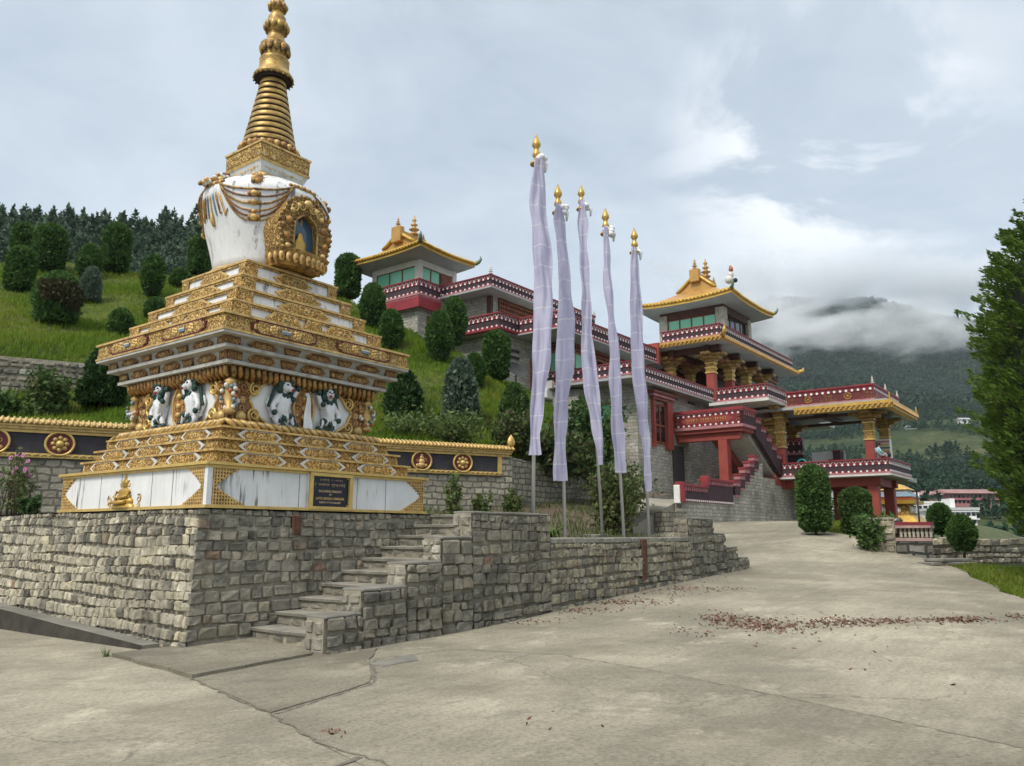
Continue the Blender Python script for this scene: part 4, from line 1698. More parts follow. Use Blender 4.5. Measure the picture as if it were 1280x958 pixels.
# ---- the stepped wall right of the stairs and the planter wall below the flags
fw = thing('planter_wall', 'long stepped rubble wall right of the stairs holding the bed of the prayer flags', 'wall', (5, -4.4, .3))
LO, LI = -4.52, -4.12
segs = [(-1.87, -1.25, .56), (-1.25, -.42, .87), (-.42, .33, 1.2), (.33, 1.05, 1.57), (1.05, 3.22, TOP), (3.22, 9.05, 1.53), (9.05, 10.5, 1.99), (10.5, 11.2, 1.63), (11.2, 12.0, 1.27), (12.0, 12.75, .99)]
mb = MB()
mc = MB()
for k, (r0, r1, zt) in enumerate(segs):
    mb.box(r0, r1, LO + .03, LI - .03, -.3, zt - .03, 'mortar')
    # capping of flat stones
    a = r0
    while a < r1 - .02:
        w = min(srng.uniform(.28, .5), r1 - a)
        if r1 - a - w < .15:
            w = r1 - a
        if k != 5:
            mc.box(a + .004, a + w - .004, LO - .01 + srng.uniform(-.01, .01), LI + .02, zt - .045, zt + srng.uniform(-.004, .01), 'concrete_dark', .014)
        else:
            mc.box(a + .004, a + w - .004, LO - .015 + srng.uniform(-.012, .012), LI + .02, zt - .10, zt + srng.uniform(-.008, .012), 'step_stone', .014)
        a += w
mb.build('wall_core', fw)
mc.build('capping', fw)
mb = MB()
zt_of = lambda a: next((z for r0, r1, z in segs if r0 <= a <= r1), TOP) - .04
for r0, r1, zt in segs:
    if r0 == 3.22:
        continue
    stonewall(mb, batter(on_l(LO), 2, .05), r0, r1, lambda a: zroad(a, LO) - .04, lambda a: zt - .03, .17, (.17, .34) if r0 < 3 else (.16, .28), PAL_M, srng, .012, (lambda a, z: .45 if z > zt - .4 else .15) if r0 < 9 else (lambda a, z: .55), .009, .02)
mb.build('stone_face', fw)
mb = MB()
PAL_Y = [(.36, .315, .215), (.31, .27, .185), (.27, .25, .195), (.39, .35, .25), (.22, .205, .165), (.33, .30, .22)]
stonewall(mb, batter(on_l(LO), 2, .05), 3.22, 9.05, lambda a: zroad(a, LO) - .04, lambda a: 1.44, .155, (.14, .27), PAL_Y, srng, .02, lambda a, z: .42 if z - zroad(a, LO) < .3 else .06, .008, .02)
o = mb.build('stone_face', fw)
o['label'] = 'yellowish rubble face under the flag poles'
mb = MB()
for k, (r0, r1, zt) in enumerate(segs):
    zl = -.1 if k == 0 else segs[k - 1][2]
    if zt > zl and k != 5:
        stonewall(mb, on_r(r0 + .0), LO + .02, LI, lambda a: max(zl - .05, zroad(r0, LO) - .05), lambda a: zt - .045, .16, (.16, .24), [(.46, .43, .36), (.38, .355, .295), (.30, .28, .23)] if k < 5 else PAL_R, srng, .0, None, .012, .03)
mb.build('end_face', fw)
mb = MB()
mb.box(6.62, 6.86, LO - .055, LO, .62, 1.5, 'rust', .02)
mb.build('rust_streak', fw)['label'] = 'rust brown streak below a pipe'
mb = MB()
mb.box(6.08, 6.22, LO - .05, LO + .02, 1.0, 1.18, 'mortar', .01)
mb.tube([(6.15, LO - .07, 1.09), (6.15, LO + .1, 1.09)], .035, 10, 'dark_metal')
mb.build('drain_pipe', fw)
# soil in the bed and behind it


def zbed(r, l):
    return 1.44 + .05 * mnoise.noise((r * 1.3, l * 1.3, 0)) + max(0, (l + 3.2)) * .13 + max(0, r - 10) * .09


grid_sheet('garden_bed', FR, 3.24, 22, 50, lambda r: (LI - .02 if r < 10.4 else -2.3 + min(4.5, (r - 10.4) * .75), 3.4), 24, zbed, 'soil')
# concrete footings of the poles
# ---- boundary wall behind the chorten
BX, BY = 11.66, 3.0
pa, pb = W(11.66, 3.0), W(-1.09, 8.71)
ang = math.atan2(pb.y - pa.y, pb.x - pa.x)
FB = Matrix.Translation((pa.x, pa.y, 0)) @ Matrix.Rotation(ang, 4, 'Z')   # x runs to the left, y towards the viewer
bw = thing('boundary_wall', 'low garden wall with golden cornice and round golden emblems behind the chorten', 'wall', (0, 0, 1.95), None, FB)
LW = 20.
mb = MB()
mb.box(-.25, LW, -.45, 0, 1.6, 3.45, 'garden_stone')
mb.box(-.25, .16, -.45, .012, 3.45, 4.10, 'garden_stone')
mb.build('stone_base', bw)
mb = MB()
mb.box(.16, LW, -.40, .02, 3.56, 4.06, 'slate_panel')
mb.build('dark_panel', bw)
mb = MB()
mb.box(.16, LW, -.42, .07, 3.45, 3.56, 'gold_bright')
x = .22
while x < LW - .1:
    mb.tube([(x - .07, .075, 3.50), (x, .085, 3.535), (x + .05, .075, 3.485)], .018, 4, 'gold')
    x += .17
mb.box(.16, .31, -.42, .06, 3.562, 4.055, 'gold_bright')
mb.build('lower_moulding', bw)
mb = MB()
mb.box(-.1, LW, -.46, .07, 4.06, 4.13, 'gold_bright')
mb.box(-.16, LW, -.50, .12, 4.135, 4.20, 'gold')
mb.box(-.2, LW, -.54, .15, 4.205, 4.265, 'gold_bright')
mb.hexa([(-.24, -.58, 4.27), (LW, -.58, 4.27), (LW, .20, 4.27), (-.24, .20, 4.27)], [(-.26, -.2, 4.42), (LW, -.2, 4.42), (LW, -.1, 4.42), (-.26, -.1, 4.42)], 'gold_bright')
x = -.2
while x < LW:
    mb.tube([(x, .22, 4.285), (x, .1, 4.36), (x, -.1, 4.435)], [.045, .045, .03], 6, 'gold')
    x += .125
mb.build('cornice', bw)
mb = MB()
mb.lathe([(.09, 0), (.13, .06), (.15, .14), (.12, .24), (.06, .33), (.01, .40)], (-.18, .05, 4.40), 10, 'gold_bright', True, 1, .6)
spiral(mb, lambda a, b, d: (a, .14 + d, b), -.18, 4.58, .08, 'gold', 1, 0, 1.3)
mb.build('corner_ornament', bw)
k = 0
for i in range(14):
    x = 1.56 + i * 1.385
    mb = MB()
    fnb = lambda a, b, d: (x + a, .02 + d, 3.81 + b)
    N = 26
    mb.prism([(.315 * math.cos(2 * PI * q / N), .29 * math.sin(2 * PI * q / N)) for q in range(N)], fnb, -.02, .045, 'maroon_paint')
    mb.tube([fnb(.315 * math.cos(2 * PI * q / N), .29 * math.sin(2 * PI * q / N), .05) for q in range(N + 1)], .034, 6, 'gold_bright', False)
    if i % 2 == 0:
        for q in range(8):
            a = q * PI / 4
            boss(mb, fnb, .15 * math.cos(a), .15 * math.sin(a), .06, 'gold', .7, 7, .045)
        boss(mb, fnb, 0, 0, .10, 'gold_bright', .8, 9, .05)
    else:
        for (a, b, R) in ((0, -.13, .11), (0, -.02, .10), (0, .09, .075), (0, .17, .045), (-.13, -.14, .06), (.13, -.14, .06)):
            boss(mb, fnb, a, b, R, 'gold', .6, 9, .045)
        spiral(mb, fnb, -.12, .03, .06, 'gold_bright', 1, 0, 1.2, None, 11, .045)
        spiral(mb, fnb, .12, .03, .06, 'gold_bright', -1, 0, 1.2, None, 11, .045)
    mb.build('roundel', bw)


def ray_l(u, v, l):
    """where a sight line of the photograph meets the vertical plane l = const"""
    a, b = (u - 640) / F, (479 - v) / F
    d = Vector((a, cp - b * sp, sp + b * cp))
    den = d.x * LV[0] + d.y * LV[1]
    t = (l + OX * LV[0] + OY * LV[1]) / den
    x, y = d.x * t, d.y * t
    r, _ = RL(x, y)
    return r, 1.6 + d.z * t


# sloping wall that holds the hillside right of it
tops = [ray_l(u, v, 3.15) for u, v in ((622, 566), (640, 572), (690, 584), (740, 610), (798, 642))]
mb = MB()
pts = [(r, z) for r, z in tops]
pts[0] = (11.5, pts[0][1])
v, f = [], []
for (r, z) in pts:
    v += [(r, 3.15, z), (r, 3.55, z), (r, 3.55, 1.2), (r, 3.15, 1.2)]
for i in range(len(pts) - 1):
    for j in range(4):
        a = 4 * i
        f.append((a + j, a + 4 + j, a + 4 + (j + 1) % 4, a + (j + 1) % 4))
f += [(0, 1, 2, 3), tuple(4 * (len(pts) - 1) + k for k in (3, 2, 1, 0))]
mb.add(v, f, 'garden_stone')
sw = mb.build('garden_wall', None, (16, 3.3, 1.9))
tag(sw, 'sloping rubble garden wall behind the flag poles that drops towards the stone house', 'wall')
SLOPE_END = pts[-1]
# ================================================================== FLAGS


def flag(r, l, zb, ztop, cloth, scarf, label, lean=(0, 0), wide=1.0):
    """cloth: list of (z, left, right) edges in metres from the pole, seen across the view"""
    t = thing('prayer_flag', label, 'flag', (r, l, zb), 'white prayer flags on poles')
    top = ztop - .62
    mb = MB()
    ax = lambda z: (r + lean[0] * (z - zb), l + lean[1] * (z - zb))
    mb.tube([(*ax(zb - .15), zb - .15), (*ax(top), top)], [.036, .026], 10, 'steel')
    mb.build('pole', t)
    mb = MB()
    x, y = ax(top)
    mb.lathe([(.03, -.02), (.125, 0.0), (.135, .03), (.10, .06), (.05, .10), (.055, .16), (.085, .2), (.075, .26), (.045, .32), (.05, .36), (.09, .42), (.085, .47), (.045, .56), (.012, .66)], (x, y, top), 12, 'finial_gold', True, 1, 1)
    mb.build('finial', t)
    # cloth runs along the viewing plane (x of the world)
    ux, uy = RL(OX + 1, OY)[0], RL(OX + 1, OY)[1]       # world X in the frame
    vx, vy = RL(OX, OY + 1)[0], RL(OX, OY + 1)[1]       # world Y in the frame
    n, mcols = 90, 16
    v, f = [], []
    zs0, zs1 = cloth[0][0], cloth[-1][0]
    rr = random.Random(int(r * 37))
    ph = rr.uniform(0, 6)
    for i in range(n + 1):
        z = zs0 + (zs1 - zs0) * i / n
        tab = [(-a, b, c) for a, b, c in cloth]
        lft = lerp_tab([(a, b) for a, b, c in tab], -z)
        rgt = lerp_tab([(a, c) for a, b, c in tab], -z)
        x, y = ax(z)
        for j in range(mcols + 1):
            s_ = j / mcols
            q = lft + (rgt - lft) * s_
            wid = rgt - lft
            fold = .10 * math.sin(s_ * 5.2 + ph + z * .8) + .06 * math.sin(s_ * 9.5 - z * 1.7 + ph * 2) + .03 * math.sin(s_ * 17 + z * 2.6) + .025 * mnoise.noise((s_ * 3, z * 1.3, ph))
            dep = fold * .7 * min(1, wid / .3) - .15
            q += .012 * math.sin(z * 6 + s_ * 4) + .022 * mnoise.noise((z * 1.6, s_ * 1.2, ph * 3))
            v.append((x + ux * q + vx * dep, y + uy * q + vy * dep, z))
    for i in range(n):
        for j in range(mcols):
            k = i * (mcols + 1) + j
            f.append((k, k + 1, k + mcols + 2, k + mcols + 1))
    mb = MB()
    mb.add(v, f, 'flag_cloth', True)
    mb.build('cloth', t)
    if scarf:
        x, y = ax(top)
        mb = MB()
        for k in range(7):
            a = rr.uniform(0, 2 * PI)
            mb.ball((x + ux * scarf[0] * rr.uniform(.1, .8) + .05 * math.cos(a), y + uy * scarf[0] * rr.uniform(.1, .8) + .05 * math.sin(a), top + .06 + rr.uniform(-.06, .12)), rr.uniform(.06, .1), 'scarf_white', 7, 5, (1, 1, .8))
        s0 = scarf[0]
        mb.tube([(x + ux * s0 * .6, y + uy * s0 * .6, top + .1), (x + ux * s0 * 1.2, y + uy * s0 * 1.2, top + .0), (x + ux * s0 * 1.1, y + uy * s0 * 1.1, top - .16)], [.05, .045, .02], 6, 'scarf_white')
        mb.build('tied_scarf', t)
    return t


def flag_px(r, l, zb, ztop, rows, label, scarf, utop=None):
    """rows: (v, left u, right u) read off the photograph along the pole"""
    p0 = W(r, l)
    Y = p0.y
    cl = []
    k_ = 0
    if utop:
        # the pole leans a little: where its head stands beside its foot
        vt_ = 479 - F * ((ztop - 1.6) * cp - Y * sp) / (Y * cp + (ztop - 1.6) * sp)
        k_ = (at(utop, vt_, Y).x - p0.x) / (ztop - zb)
    for v, u0, u1 in rows:
        z = at(640, v, Y).z
        x0, x1 = at(u0, v, Y).x - p0.x, at(u1, v, Y).x - p0.x
        o_ = k_ * (z - zb)
        cl.append((z, x0 - o_, x1 - o_))
    ux, uy = RL(OX + 1, OY)
    return flag(r, l, zb, ztop, cl, scarf, label, (ux * k_, uy * k_))


flag_px(3.3, -4.1, 1.93, 9.54, [(203, 669, 678), (232, 663, 683), (262, 662, 682), (300, 666, 687), (345, 667, 691), (400, 667, 690), (450, 665, 687), (500, 664, 681), (545, 662, 674), (570, 661, 677)],
        'tallest white prayer flag, nearest to the chorten, its cloth ending high above the wall', (.16, 0), 671)
flag_px(4.36, -4.1, 1.46, 8.85, [(258, 695, 702), (278, 692, 706), (330, 698, 710), (400, 697, 718), (450, 694, 717), (500, 693, 711), (550, 692, 706), (602, 692, 708)],
        'second white prayer flag from the chorten, broad cloth reaching low over the planter', (.16, 0), 697)
flag_px(7.3, -3.2, 1.55, 10.15, [(252, 723, 729), (278, 722, 734), (310, 723, 733), (370, 726, 737), (420, 726, 740), (460, 726, 745), (500, 732, 750), (545, 741, 753), (582, 747, 754)],
        'middle white prayer flag with white scarf wrapped round its finial, cloth twisting to the right', (.2, 0), 725)
flag_px(6.69, -4.1, 1.46, 9.1, [(286, 753, 760), (312, 754, 761), (345, 752, 763), (400, 760, 768), (450, 761, 774), (500, 761, 776), (550, 763, 780), (592, 768, 781)],
        'fourth white prayer flag from the chorten, narrow cloth ending in two tails', (.16, 0), 755.5)
flag_px(7.86, -4.1, 1.46, 8.98, [(312, 788, 796), (350, 787, 799), (390, 787, 802), (430, 788, 803), (465, 789, 805), (505, 793, 808), (550, 801, 811), (615, 806, 812)],
        'rightmost white prayer flag, slender cloth reaching lowest of all', (.12, 0), 792)
for i, (r, l) in enumerate(((4.36, -4.1), (6.69, -4.1), (7.86, -4.1), (7.3, -3.2))):
    mb = MB()
    mb.box(r - .28, r + .28, l - .01, l + .4, 1.36, 1.535 if i < 3 else 1.6, 'concrete_dark', .02)
    o = mb.build('pole_footing', None, (r, l, 1.36))
    tag(o, ['concrete footing block under the second flag pole from the chorten', 'concrete footing block under the fourth flag pole', 'concrete footing block under the rightmost flag pole', 'concrete footing block under the middle flag pole'][i], 'footing', 'footings of the flag poles')
# ================================================================== MONASTERY
def offset_path(path, d):
    """outline moved outwards by d; outwards is to the right of the walking direction"""
    n = len(path)
    out = []
    for i in range(n):
        ds = []
        if i > 0:
            a, b = path[i - 1], path[i]
            L = math.hypot(b[0] - a[0], b[1] - a[1])
            ds.append(((b[1] - a[1]) / L, -(b[0] - a[0]) / L))
        if i < n - 1:
            a, b = path[i], path[i + 1]
            L = math.hypot(b[0] - a[0], b[1] - a[1])
            ds.append(((b[1] - a[1]) / L, -(b[0] - a[0]) / L))
        if len(ds) == 2:
            k = 1 + ds[0][0] * ds[1][0] + ds[0][1] * ds[1][1]
            k = max(k, .2)
            o = ((ds[0][0] + ds[1][0]) / k, (ds[0][1] + ds[1][1]) / k)
        else:
            o = ds[0]
        out.append((path[i][0] + o[0] * d, path[i][1] + o[1] * d))
    return out


def band(mb, path, d, z0, z1, m, din=-.22):
    po, pi_ = offset_path(path, d), offset_path(path, din)
    n = len(path)
    v, f = [], []
    for (a, b) in zip(po, pi_):
        v += [(a[0], a[1], z0), (a[0], a[1], z1), (b[0], b[1], z1), (b[0], b[1], z0)]
    for i in range(n - 1):
        for j in range(4):
            f.append((4 * i + j, 4 * i + (j + 1) % 4, 4 * i + 4 + (j + 1) % 4, 4 * i + 4 + j))
    f += [(3, 2, 1, 0), tuple(4 * (n - 1) + j for j in range(4))]
    mb.add(v, f, m)


def along(path, d, step):
    po = offset_path(path, d)
    for a, b in zip(po, po[1:]):
        L = math.hypot(b[0] - a[0], b[1] - a[1])
        k = max(1, int(L / step))
        t = ((b[0] - a[0]) / L, (b[1] - a[1]) / L)
        nrm = (t[1], -t[0])
        for i in range(k):
            s_ = (i + .5) / k * L
            yield (a[0] + t[0] * s_, a[1] + t[1] * s_), t, nrm


def tile(mb, p, t, n, poly, z, dep, m):
    fn = lambda a, b, d: (p[0] + t[0] * a + n[0] * d, p[1] + t[1] * a + n[1] * d, z + b)
    mb.prism(poly, fn, -.01, dep, m)


def parapet(mb, path, z0, z1, low=True, dots=True, st=.30):
    """maroon parapet: coping, red frieze with white triangles and dots, dark belt, row of white dots, red or pale foot"""
    H = z1 - z0
    Z = lambda k: z0 + H * k
    band(mb, path, .09, Z(.93), Z(1.), 'red_paint', -.26)
    band(mb, path, .05, Z(.885), Z(.928), 'pink_cornice', -.24)
    band(mb, path, .015, Z(.60), Z(.883), 'red_band')
    band(mb, path, -.01, Z(.24), Z(.598), 'dark_band')
    band(mb, path, .03, Z(.13), Z(.238), 'red_band')
    band(mb, path, .07, Z(0.), Z(.128), 'red_paint' if low else 'pink_cornice')
    h = H * .22
    for p, t, n in along(path, .015, st):
        w = st * .44
        k = .02
        tile(mb, p, t, n, [(-w, h * .5), (-w + k * 1.3, h * .5), (k * .5, -h * .25), (-k * .5, -h * .25)], Z(.76), .022, 'white_paint')
        tile(mb, p, t, n, [(w - k * 1.3, h * .5), (w, h * .5), (k * .5, -h * .25), (-k * .5, -h * .25)], Z(.76), .022, 'white_paint')
        if dots:
            tile(mb, p, t, n, [(.055 * math.cos(a * PI / 4), .055 * math.sin(a * PI / 4)) for a in range(8)], Z(.645), .04, 'white_paint')
            tile(mb, p, t, n, [(.055 * math.cos(a * PI / 4), .055 * math.sin(a * PI / 4)) for a in range(8)], Z(.185), .05, 'white_paint')


def eave(mb, path, z0, z1, d, din=-.6):
    """gilded eave board with a row of tile ends"""
    band(mb, path, d, z0, z0 + (z1 - z0) * .55, 'eave_gold', din)
    band(mb, path, d + .06, z0 + (z1 - z0) * .56, z1, 'eave_gold', din)
    for p, t, n in along(path, d + .03, .26):
        tile(mb, p, t, n, [(-.09, -.07), (.02, -.09), (.10, .05), (.0, .08)], z0 + (z1 - z0) * .45, .075, 'roof_gold')


def finial(r, l, z, h, parent, name='finial', m='finial_gold'):
    mb = MB()
    k = h
    mb.lathe([(.10 * k, 0), (.22 * k, .04 * k), (.22 * k, .10 * k), (.10 * k, .14 * k), (.13 * k, .24 * k), (.24 * k, .30 * k), (.10 * k, .36 * k), (.09 * k, .46 * k), (.17 * k, .52 * k), (.08 * k, .57 * k), (.06 * k, .68 * k), (.11 * k, .74 * k), (.05 * k, .82 * k), (.01, k)], (r, l, z), 10, m)
    return mb.build(name, parent)


def column(r, l, z0, zred, z1, parent, s=.46, name='column'):
    """red shaft below, carved and gilded above, bracket capital"""
    h = s / 2
    mb = MB()
    mb.box(r - h, r + h, l - h, l + h, z0, zred, 'column_red', .03)
    zc = z1 - .55
    mb.box(r - h - .01, r + h + .01, l - h - .01, l + h + .01, zred + .003, zc, 'gold_relief', .03)
    for zz in (zred + .06, (zred + zc) / 2, zc - .06):
        mb.box(r - h - .04, r + h + .04, l - h - .04, l + h + .04, zz - .045, zz + .045, 'gold_bright', .015)
    for fn in (on_r(r - h - .01), on_l(l - h - .01)):
        cc = l if fn(0, 0, 0)[0] == r - h - .01 else r
        for zz in (zred * .72 + zc * .28, zred * .28 + zc * .72):
            for sg in (-1, 1):
                spiral(mb, fn, cc + sg * h * .45, zz - .1, h * .42, 'gold_bright', sg, 1, 1.2)
                spiral(mb, fn, cc + sg * h * .45, zz + .12, h * .42, 'gold_bright', -sg, 4, 1.2)
    mb.build(name, parent)
    mb = MB()
    for k, (w, za, zb) in enumerate(((.34, zc + .003, zc + .18), (.62, zc + .183, zc + .36), (.95, zc + .363, z1))):
        mb.box(r - w, r + w, l - h - .02, l + h + .02, za, zb, 'gold_old' if k % 2 == 0 else 'gold_relief', .03)
        mb.box(r - h - .03, r + h + .03, l - w, l + w, za + .004, zb - .004, 'gold_old' if k % 2 == 0 else 'gold_relief', .03)
    mb.build('capital', parent)


def swoop_roof(name, parent, r0, r1, l0, l1, ze, zr, rg, thick=.32, lift=.5, fin=(1.5, .8, .5)):
    """hipped roof with sagging slopes, lifted corners and a small gable towards -r;  rg = (start, end) of the ridge along r"""
    cl = (l0 + l1) / 2
    hl = (l1 - l0) / 2
    mb = MB()
    NR, NL = 30, 26

    def zf(r, l):
        dl = hl - abs(l - cl)
        dr = min(r - r0, r1 - r)
        f = lambda d: max(0, d / hl)
        kl = f(dl)
        kr = max(0, dr / max(.1, rg[0] - r0)) if dr < rg[0] - r0 else 1.
        k = min(kl, kr * .62 if kr < 1 else kl)
        prof = .55 * k + .45 * k * k * k
        prof = k ** 1.35
        z = ze + (zr - ze) * prof
        # lifted corners
        ca = max(0, 1 - dl / (hl * .9)) * max(0, 1 - dr / (hl * .9))
        return z + lift * ca ** 2
    rs = sorted(set([r0 + (r1 - r0) * i / NR for i in range(NR + 1)] + [rg[0], rg[0] - .02, rg[1], rg[1] + .02]))
    ls = [l0 + (l1 - l0) * j / NL for j in range(NL + 1)]
    v, f = [], []
    for r in rs:
        for l in ls:
            v.append((r, l, zf(r, l)))
    n = len(ls)
    for i in range(len(rs) - 1):
        for j in range(NL):
            k = i * n + j
            f.append((k, k + n, k + n + 1, k + 1))
    mb.add(v, f, 'roof_gold', False)
    # ribs of the sheet-metal roof
    roof = mb.build('roof', parent)
    # eave: board following the curved rim
    mb = MB()
    rim = [(rs[i], ls[0]) for i in range(len(rs))] + [(rs[-1], l) for l in ls[1:]] + [(r, ls[-1]) for r in rs[::-1][1:]] + [(rs[0], l) for l in ls[::-1][1:-1]]
    v, f = [], []
    m_ = len(rim)
    cr = (r0 + r1) / 2
    for (r, l) in rim:
        z = zf(r, l)
        er = -1 if r == rs[0] else (1 if r == rs[-1] else 0)
        el = -1 if l == ls[0] else (1 if l == ls[-1] else 0)
        v += [(r + er * .05, l + el * .05, z + .02), (r + er * .09, l + el * .09, z - thick * .45), (r - er * .02, l - el * .02, z - thick * .5), (r + er * .0, l + el * .0, z - thick), (r - er * .25, l - el * .25, z - thick)]
    for i in range(m_):
        a, b = 5 * i, 5 * ((i + 1) % m_)
        for j in range(4):
            f.append((a + j, b + j, b + j + 1, a + j + 1))
    mb.add(v, f, 'eave_gold')
    acc = 0
    for i in range(m_):
        p, q = rim[i], rim[(i + 1) % m_]
        L = math.hypot(q[0] - p[0], q[1] - p[1])
        if L < .05:
            continue
        k = max(1, int(L / .2))
        for s_ in range(k):
            t = (s_ + .5) / k
            r, l = p[0] + (q[0] - p[0]) * t, p[1] + (q[1] - p[1]) * t
            z = zf(r, l) - thick * .25
            mb.ball((r + (-.09 if r == rs[0] else (.09 if r == rs[-1] else 0)), l + (-.09 if l == ls[0] else (.09 if l == ls[-1] else 0)), z), .075, 'eave_gold', 6, 4)
    mb.build('eave', roof)
    # underside
    mb = MB()
    v, f = [], []
    i_ = .95
    for (r, l) in rim:
        v.append((r, l, zf(r, l) - thick - .004))
    for (r, l) in rim:
        v.append((cr + (r - cr) * .68, cl + (l - cl) * .68, ze - thick - .04))
    for i in range(m_):
        f.append((i, (i + 1) % m_, m_ + (i + 1) % m_, m_ + i))
    f.append(tuple(range(m_, 2 * m_)))
    mb.add(v, f, 'grey_slab')
    mb.build('soffit', roof)
    # ridge with its boxes
    mb = MB()
    mb.box(rg[0] - .1, rg[1] + .1, cl - .13, cl + .13, zr - .12, zr + .22, 'roof_gold', .03)
    mb.box(rg[0] - .32, rg[0] + .1, cl - .36, cl + .36, zr - .62, zr + .34, 'roof_gold', .05)
    for sg in (-1, 1):      # gable edges
        a = [(rg[0] - .06, cl + sg * hl * t, ze + (zr - ze) * (1 - t) ** 1.35 + .06) for t in (.02, .15, .3, .42)]
        mb.tube(a, .11, 6, 'eave_gold')
    mb.build('ridge', roof)
    finial((rg[0] + rg[1]) / 2 + .2, cl, zr + .2, fin[0], roof, m='roof_gold')
    finial(rg[0] - .1, cl, zr + .34, fin[1], roof, m='roof_gold')
    finial(rg[1], cl, zr + .2, fin[2], roof, m='roof_gold')
    for a in (r0, r1):
        for b in (l0, l1):
            mb = MB()
            z = zf(a, b)
            er, el = (-1 if a == r0 else 1), (-1 if b == l0 else 1)
            mb.tube([(a, b, z - .1), (a + er * .15, b + el * .15, z + .02), (a + er * .24, b + el * .24, z + .2), (a + er * .22, b + el * .22, z + .38)], [.13, .11, .08, .02], 6, 'gem_green')
            mb.build('corner_horn', roof)
    return roof


def window(parent, fn, a0, a1, z0, z1, nx, nz, glass='green_glass', frame='wood_red', fw=.07, dep=.0):
    """frame with mullions; the pane is its sub-part.  a runs along the wall"""
    mb = MB()
    for k in range(nx + 1):
        a = a0 + (a1 - a0) * k / nx
        mb.prism([(a - fw / 2, z0), (a + fw / 2, z0), (a + fw / 2, z1), (a - fw / 2, z1)], fn, -.05, .05, frame)
    for k in range(nz + 1):
        z = z0 + (z1 - z0) * (0 if k == 0 else (1 if k == nz else (.45 if nz == 2 else k / nz)))
        for q in range(nx):
            b0, b1 = a0 + (a1 - a0) * q / nx + fw / 2, a0 + (a1 - a0) * (q + 1) / nx - fw / 2
            mb.prism([(b0, z - fw / 2), (b1, z - fw / 2), (b1, z + fw / 2), (b0, z + fw / 2)], fn, -.05, .046, frame)
    o = mb.build('window', parent)
    mb = MB()
    mb.prism([(a0, z0), (a1, z0), (a1, z1), (a0, z1)], fn, .004, .014, glass)
    mb.build('pane', o)
    return o


def lattice(mb, fn, a0, a1, z0, z1, m='wood_red', back='wood_dark'):
    mb.prism([(a0, z0), (a1, z0), (a1, z1), (a0, z1)], fn, -.02, .02, back)
    a = a0
    while a < a1:
        mb.prism([(a, z0), (a + .06, z0), (a + .06, z1), (a, z1)], fn, .02, .06, m)
        a += .22
    z = z0 + .05
    while z < z1:
        mb.prism([(a0, z), (a1, z), (a1, z + .05), (a0, z + .05)], fn, .021, .075, 'wood_light')
        z += .26


# ---------------------------------------------------------- stone house (long middle wing)
ho = thing('stone_house', 'long stone wing with stacked maroon parapets standing on the slope behind the prayer flags', 'building', (30, 10, 3))
mb = MB()
mb.box(26.6, 44, 6.18, 13.0, 1.2, 9.22, 'house_stone')
mb.box(25.6, 26.6, 9.0, 13, 3.5, 9.0, 'house_stone')
mb.build('wall', ho)
mb = MB()
mb.box(22.6, 26.4, 11.75, 17, 5.5, 11.75, 'house_stone')
mb.box(23.6, 36, 13.3, 18, 11.75, 14.5, 'house_stone')
mb.box(25.9, 36, 9.9, 13.3, 9.22, 12.0, 'cream_wall')
mb.build('wall', ho)
mb = MB()
mb.box(25.35, 45, 5.83, 14, 9.222, 9.32, 'grey_slab')
mb.box(25.1, 36.4, 5.55, 10.2, 9.12, 9.218, 'grey_slab')
mb.build('floor_slab', ho)
mb = MB()
parapet(mb, [(25.4, 10.9), (25.4, 5.85), (36.4, 5.85)], 9.33, 10.03, False)
mb.build('parapet', ho)
mb = MB()
mb.box(25.0, 26.5, 10.6, 12.2, 8.6, 9.1, 'white_paint', .05)
mb.box(25.2, 26.4, 10.4, 12.6, 9.11, 9.55, 'off_white', .03)
mb.build('window_hood', ho)
# vent slits under the slab
for a in (28.0, 30.3, 32.6):
    mb = MB()
    mb.box(a, a + .9, 6.12, 6.2, 8.85, 9.0, 'interior')
    mb.build('vent', ho)
window(ho, on_r(26.55), 7.55, 9.75, 6.35, 8.2, 3, 2, 'green_glass', 'wood_red', .12)
mb = MB()
mb.box(26.45, 26.6, 7.4, 9.9, 6.12, 6.25, 'white_paint')
mb.build('window_sill', ho)
# tall window on the right face
w_ = window(ho, on_l(6.15), 28.3, 29.6, 6.3, 8.3, 2, 2, 'dark_glass', 'wood_red', .12)
mb = MB()
mb.box(29.6, 30.2, 5.95, 6.2, 6.0, 8.5, 'column_red')
mb.box(28.1, 28.3, 6.0, 6.2, 6.0, 8.5, 'column_red')
for k in range(3):
    mb.box(28.0 - .1 * k, 30.3 + .1 * k, 5.95 - .08 * k, 6.2, 8.5 + .16 * k, 8.64 + .16 * k, 'wood_red' if k % 2 == 0 else 'pink_cornice')
mb.build('window_surround', ho)
# middle storey
mb = MB()
band(mb, [(25.86, 13), (25.86, 9.86), (36, 9.86)], .02, 11.35, 11.95, 'wood_dark', -.1)
lattice(mb, on_l(9.84), 26.2, 35, 11.3, 11.95)
lattice(mb, on_r(25.84), 10, 12, 11.3, 11.95)
mb.build('lattice_beam', ho)
for k in range(4):
    window(ho, on_l(9.85), 26.6 + k * 2.2, 28.2 + k * 2.2, 9.6, 11.2, 2, 2, 'dark_glass' if k % 2 else 'green_glass', 'wood_light', .1)
window(ho, on_r(25.82), 10.3, 11.5, 9.5, 11.2, 2, 1, 'green_glass', 'wood_light', .1)
window(ho, on_l(11.7), 25.2, 26.2, 8.5, 10.9, 1, 2, 'dark_glass', 'wood_light', .12)
for z in (10.6, 10.95):
    mb = MB()
    mb.box(22.9, 24.1, 11.68, 11.78, z, z + .15, 'interior')
    mb.build('vent', ho)
mb = MB()
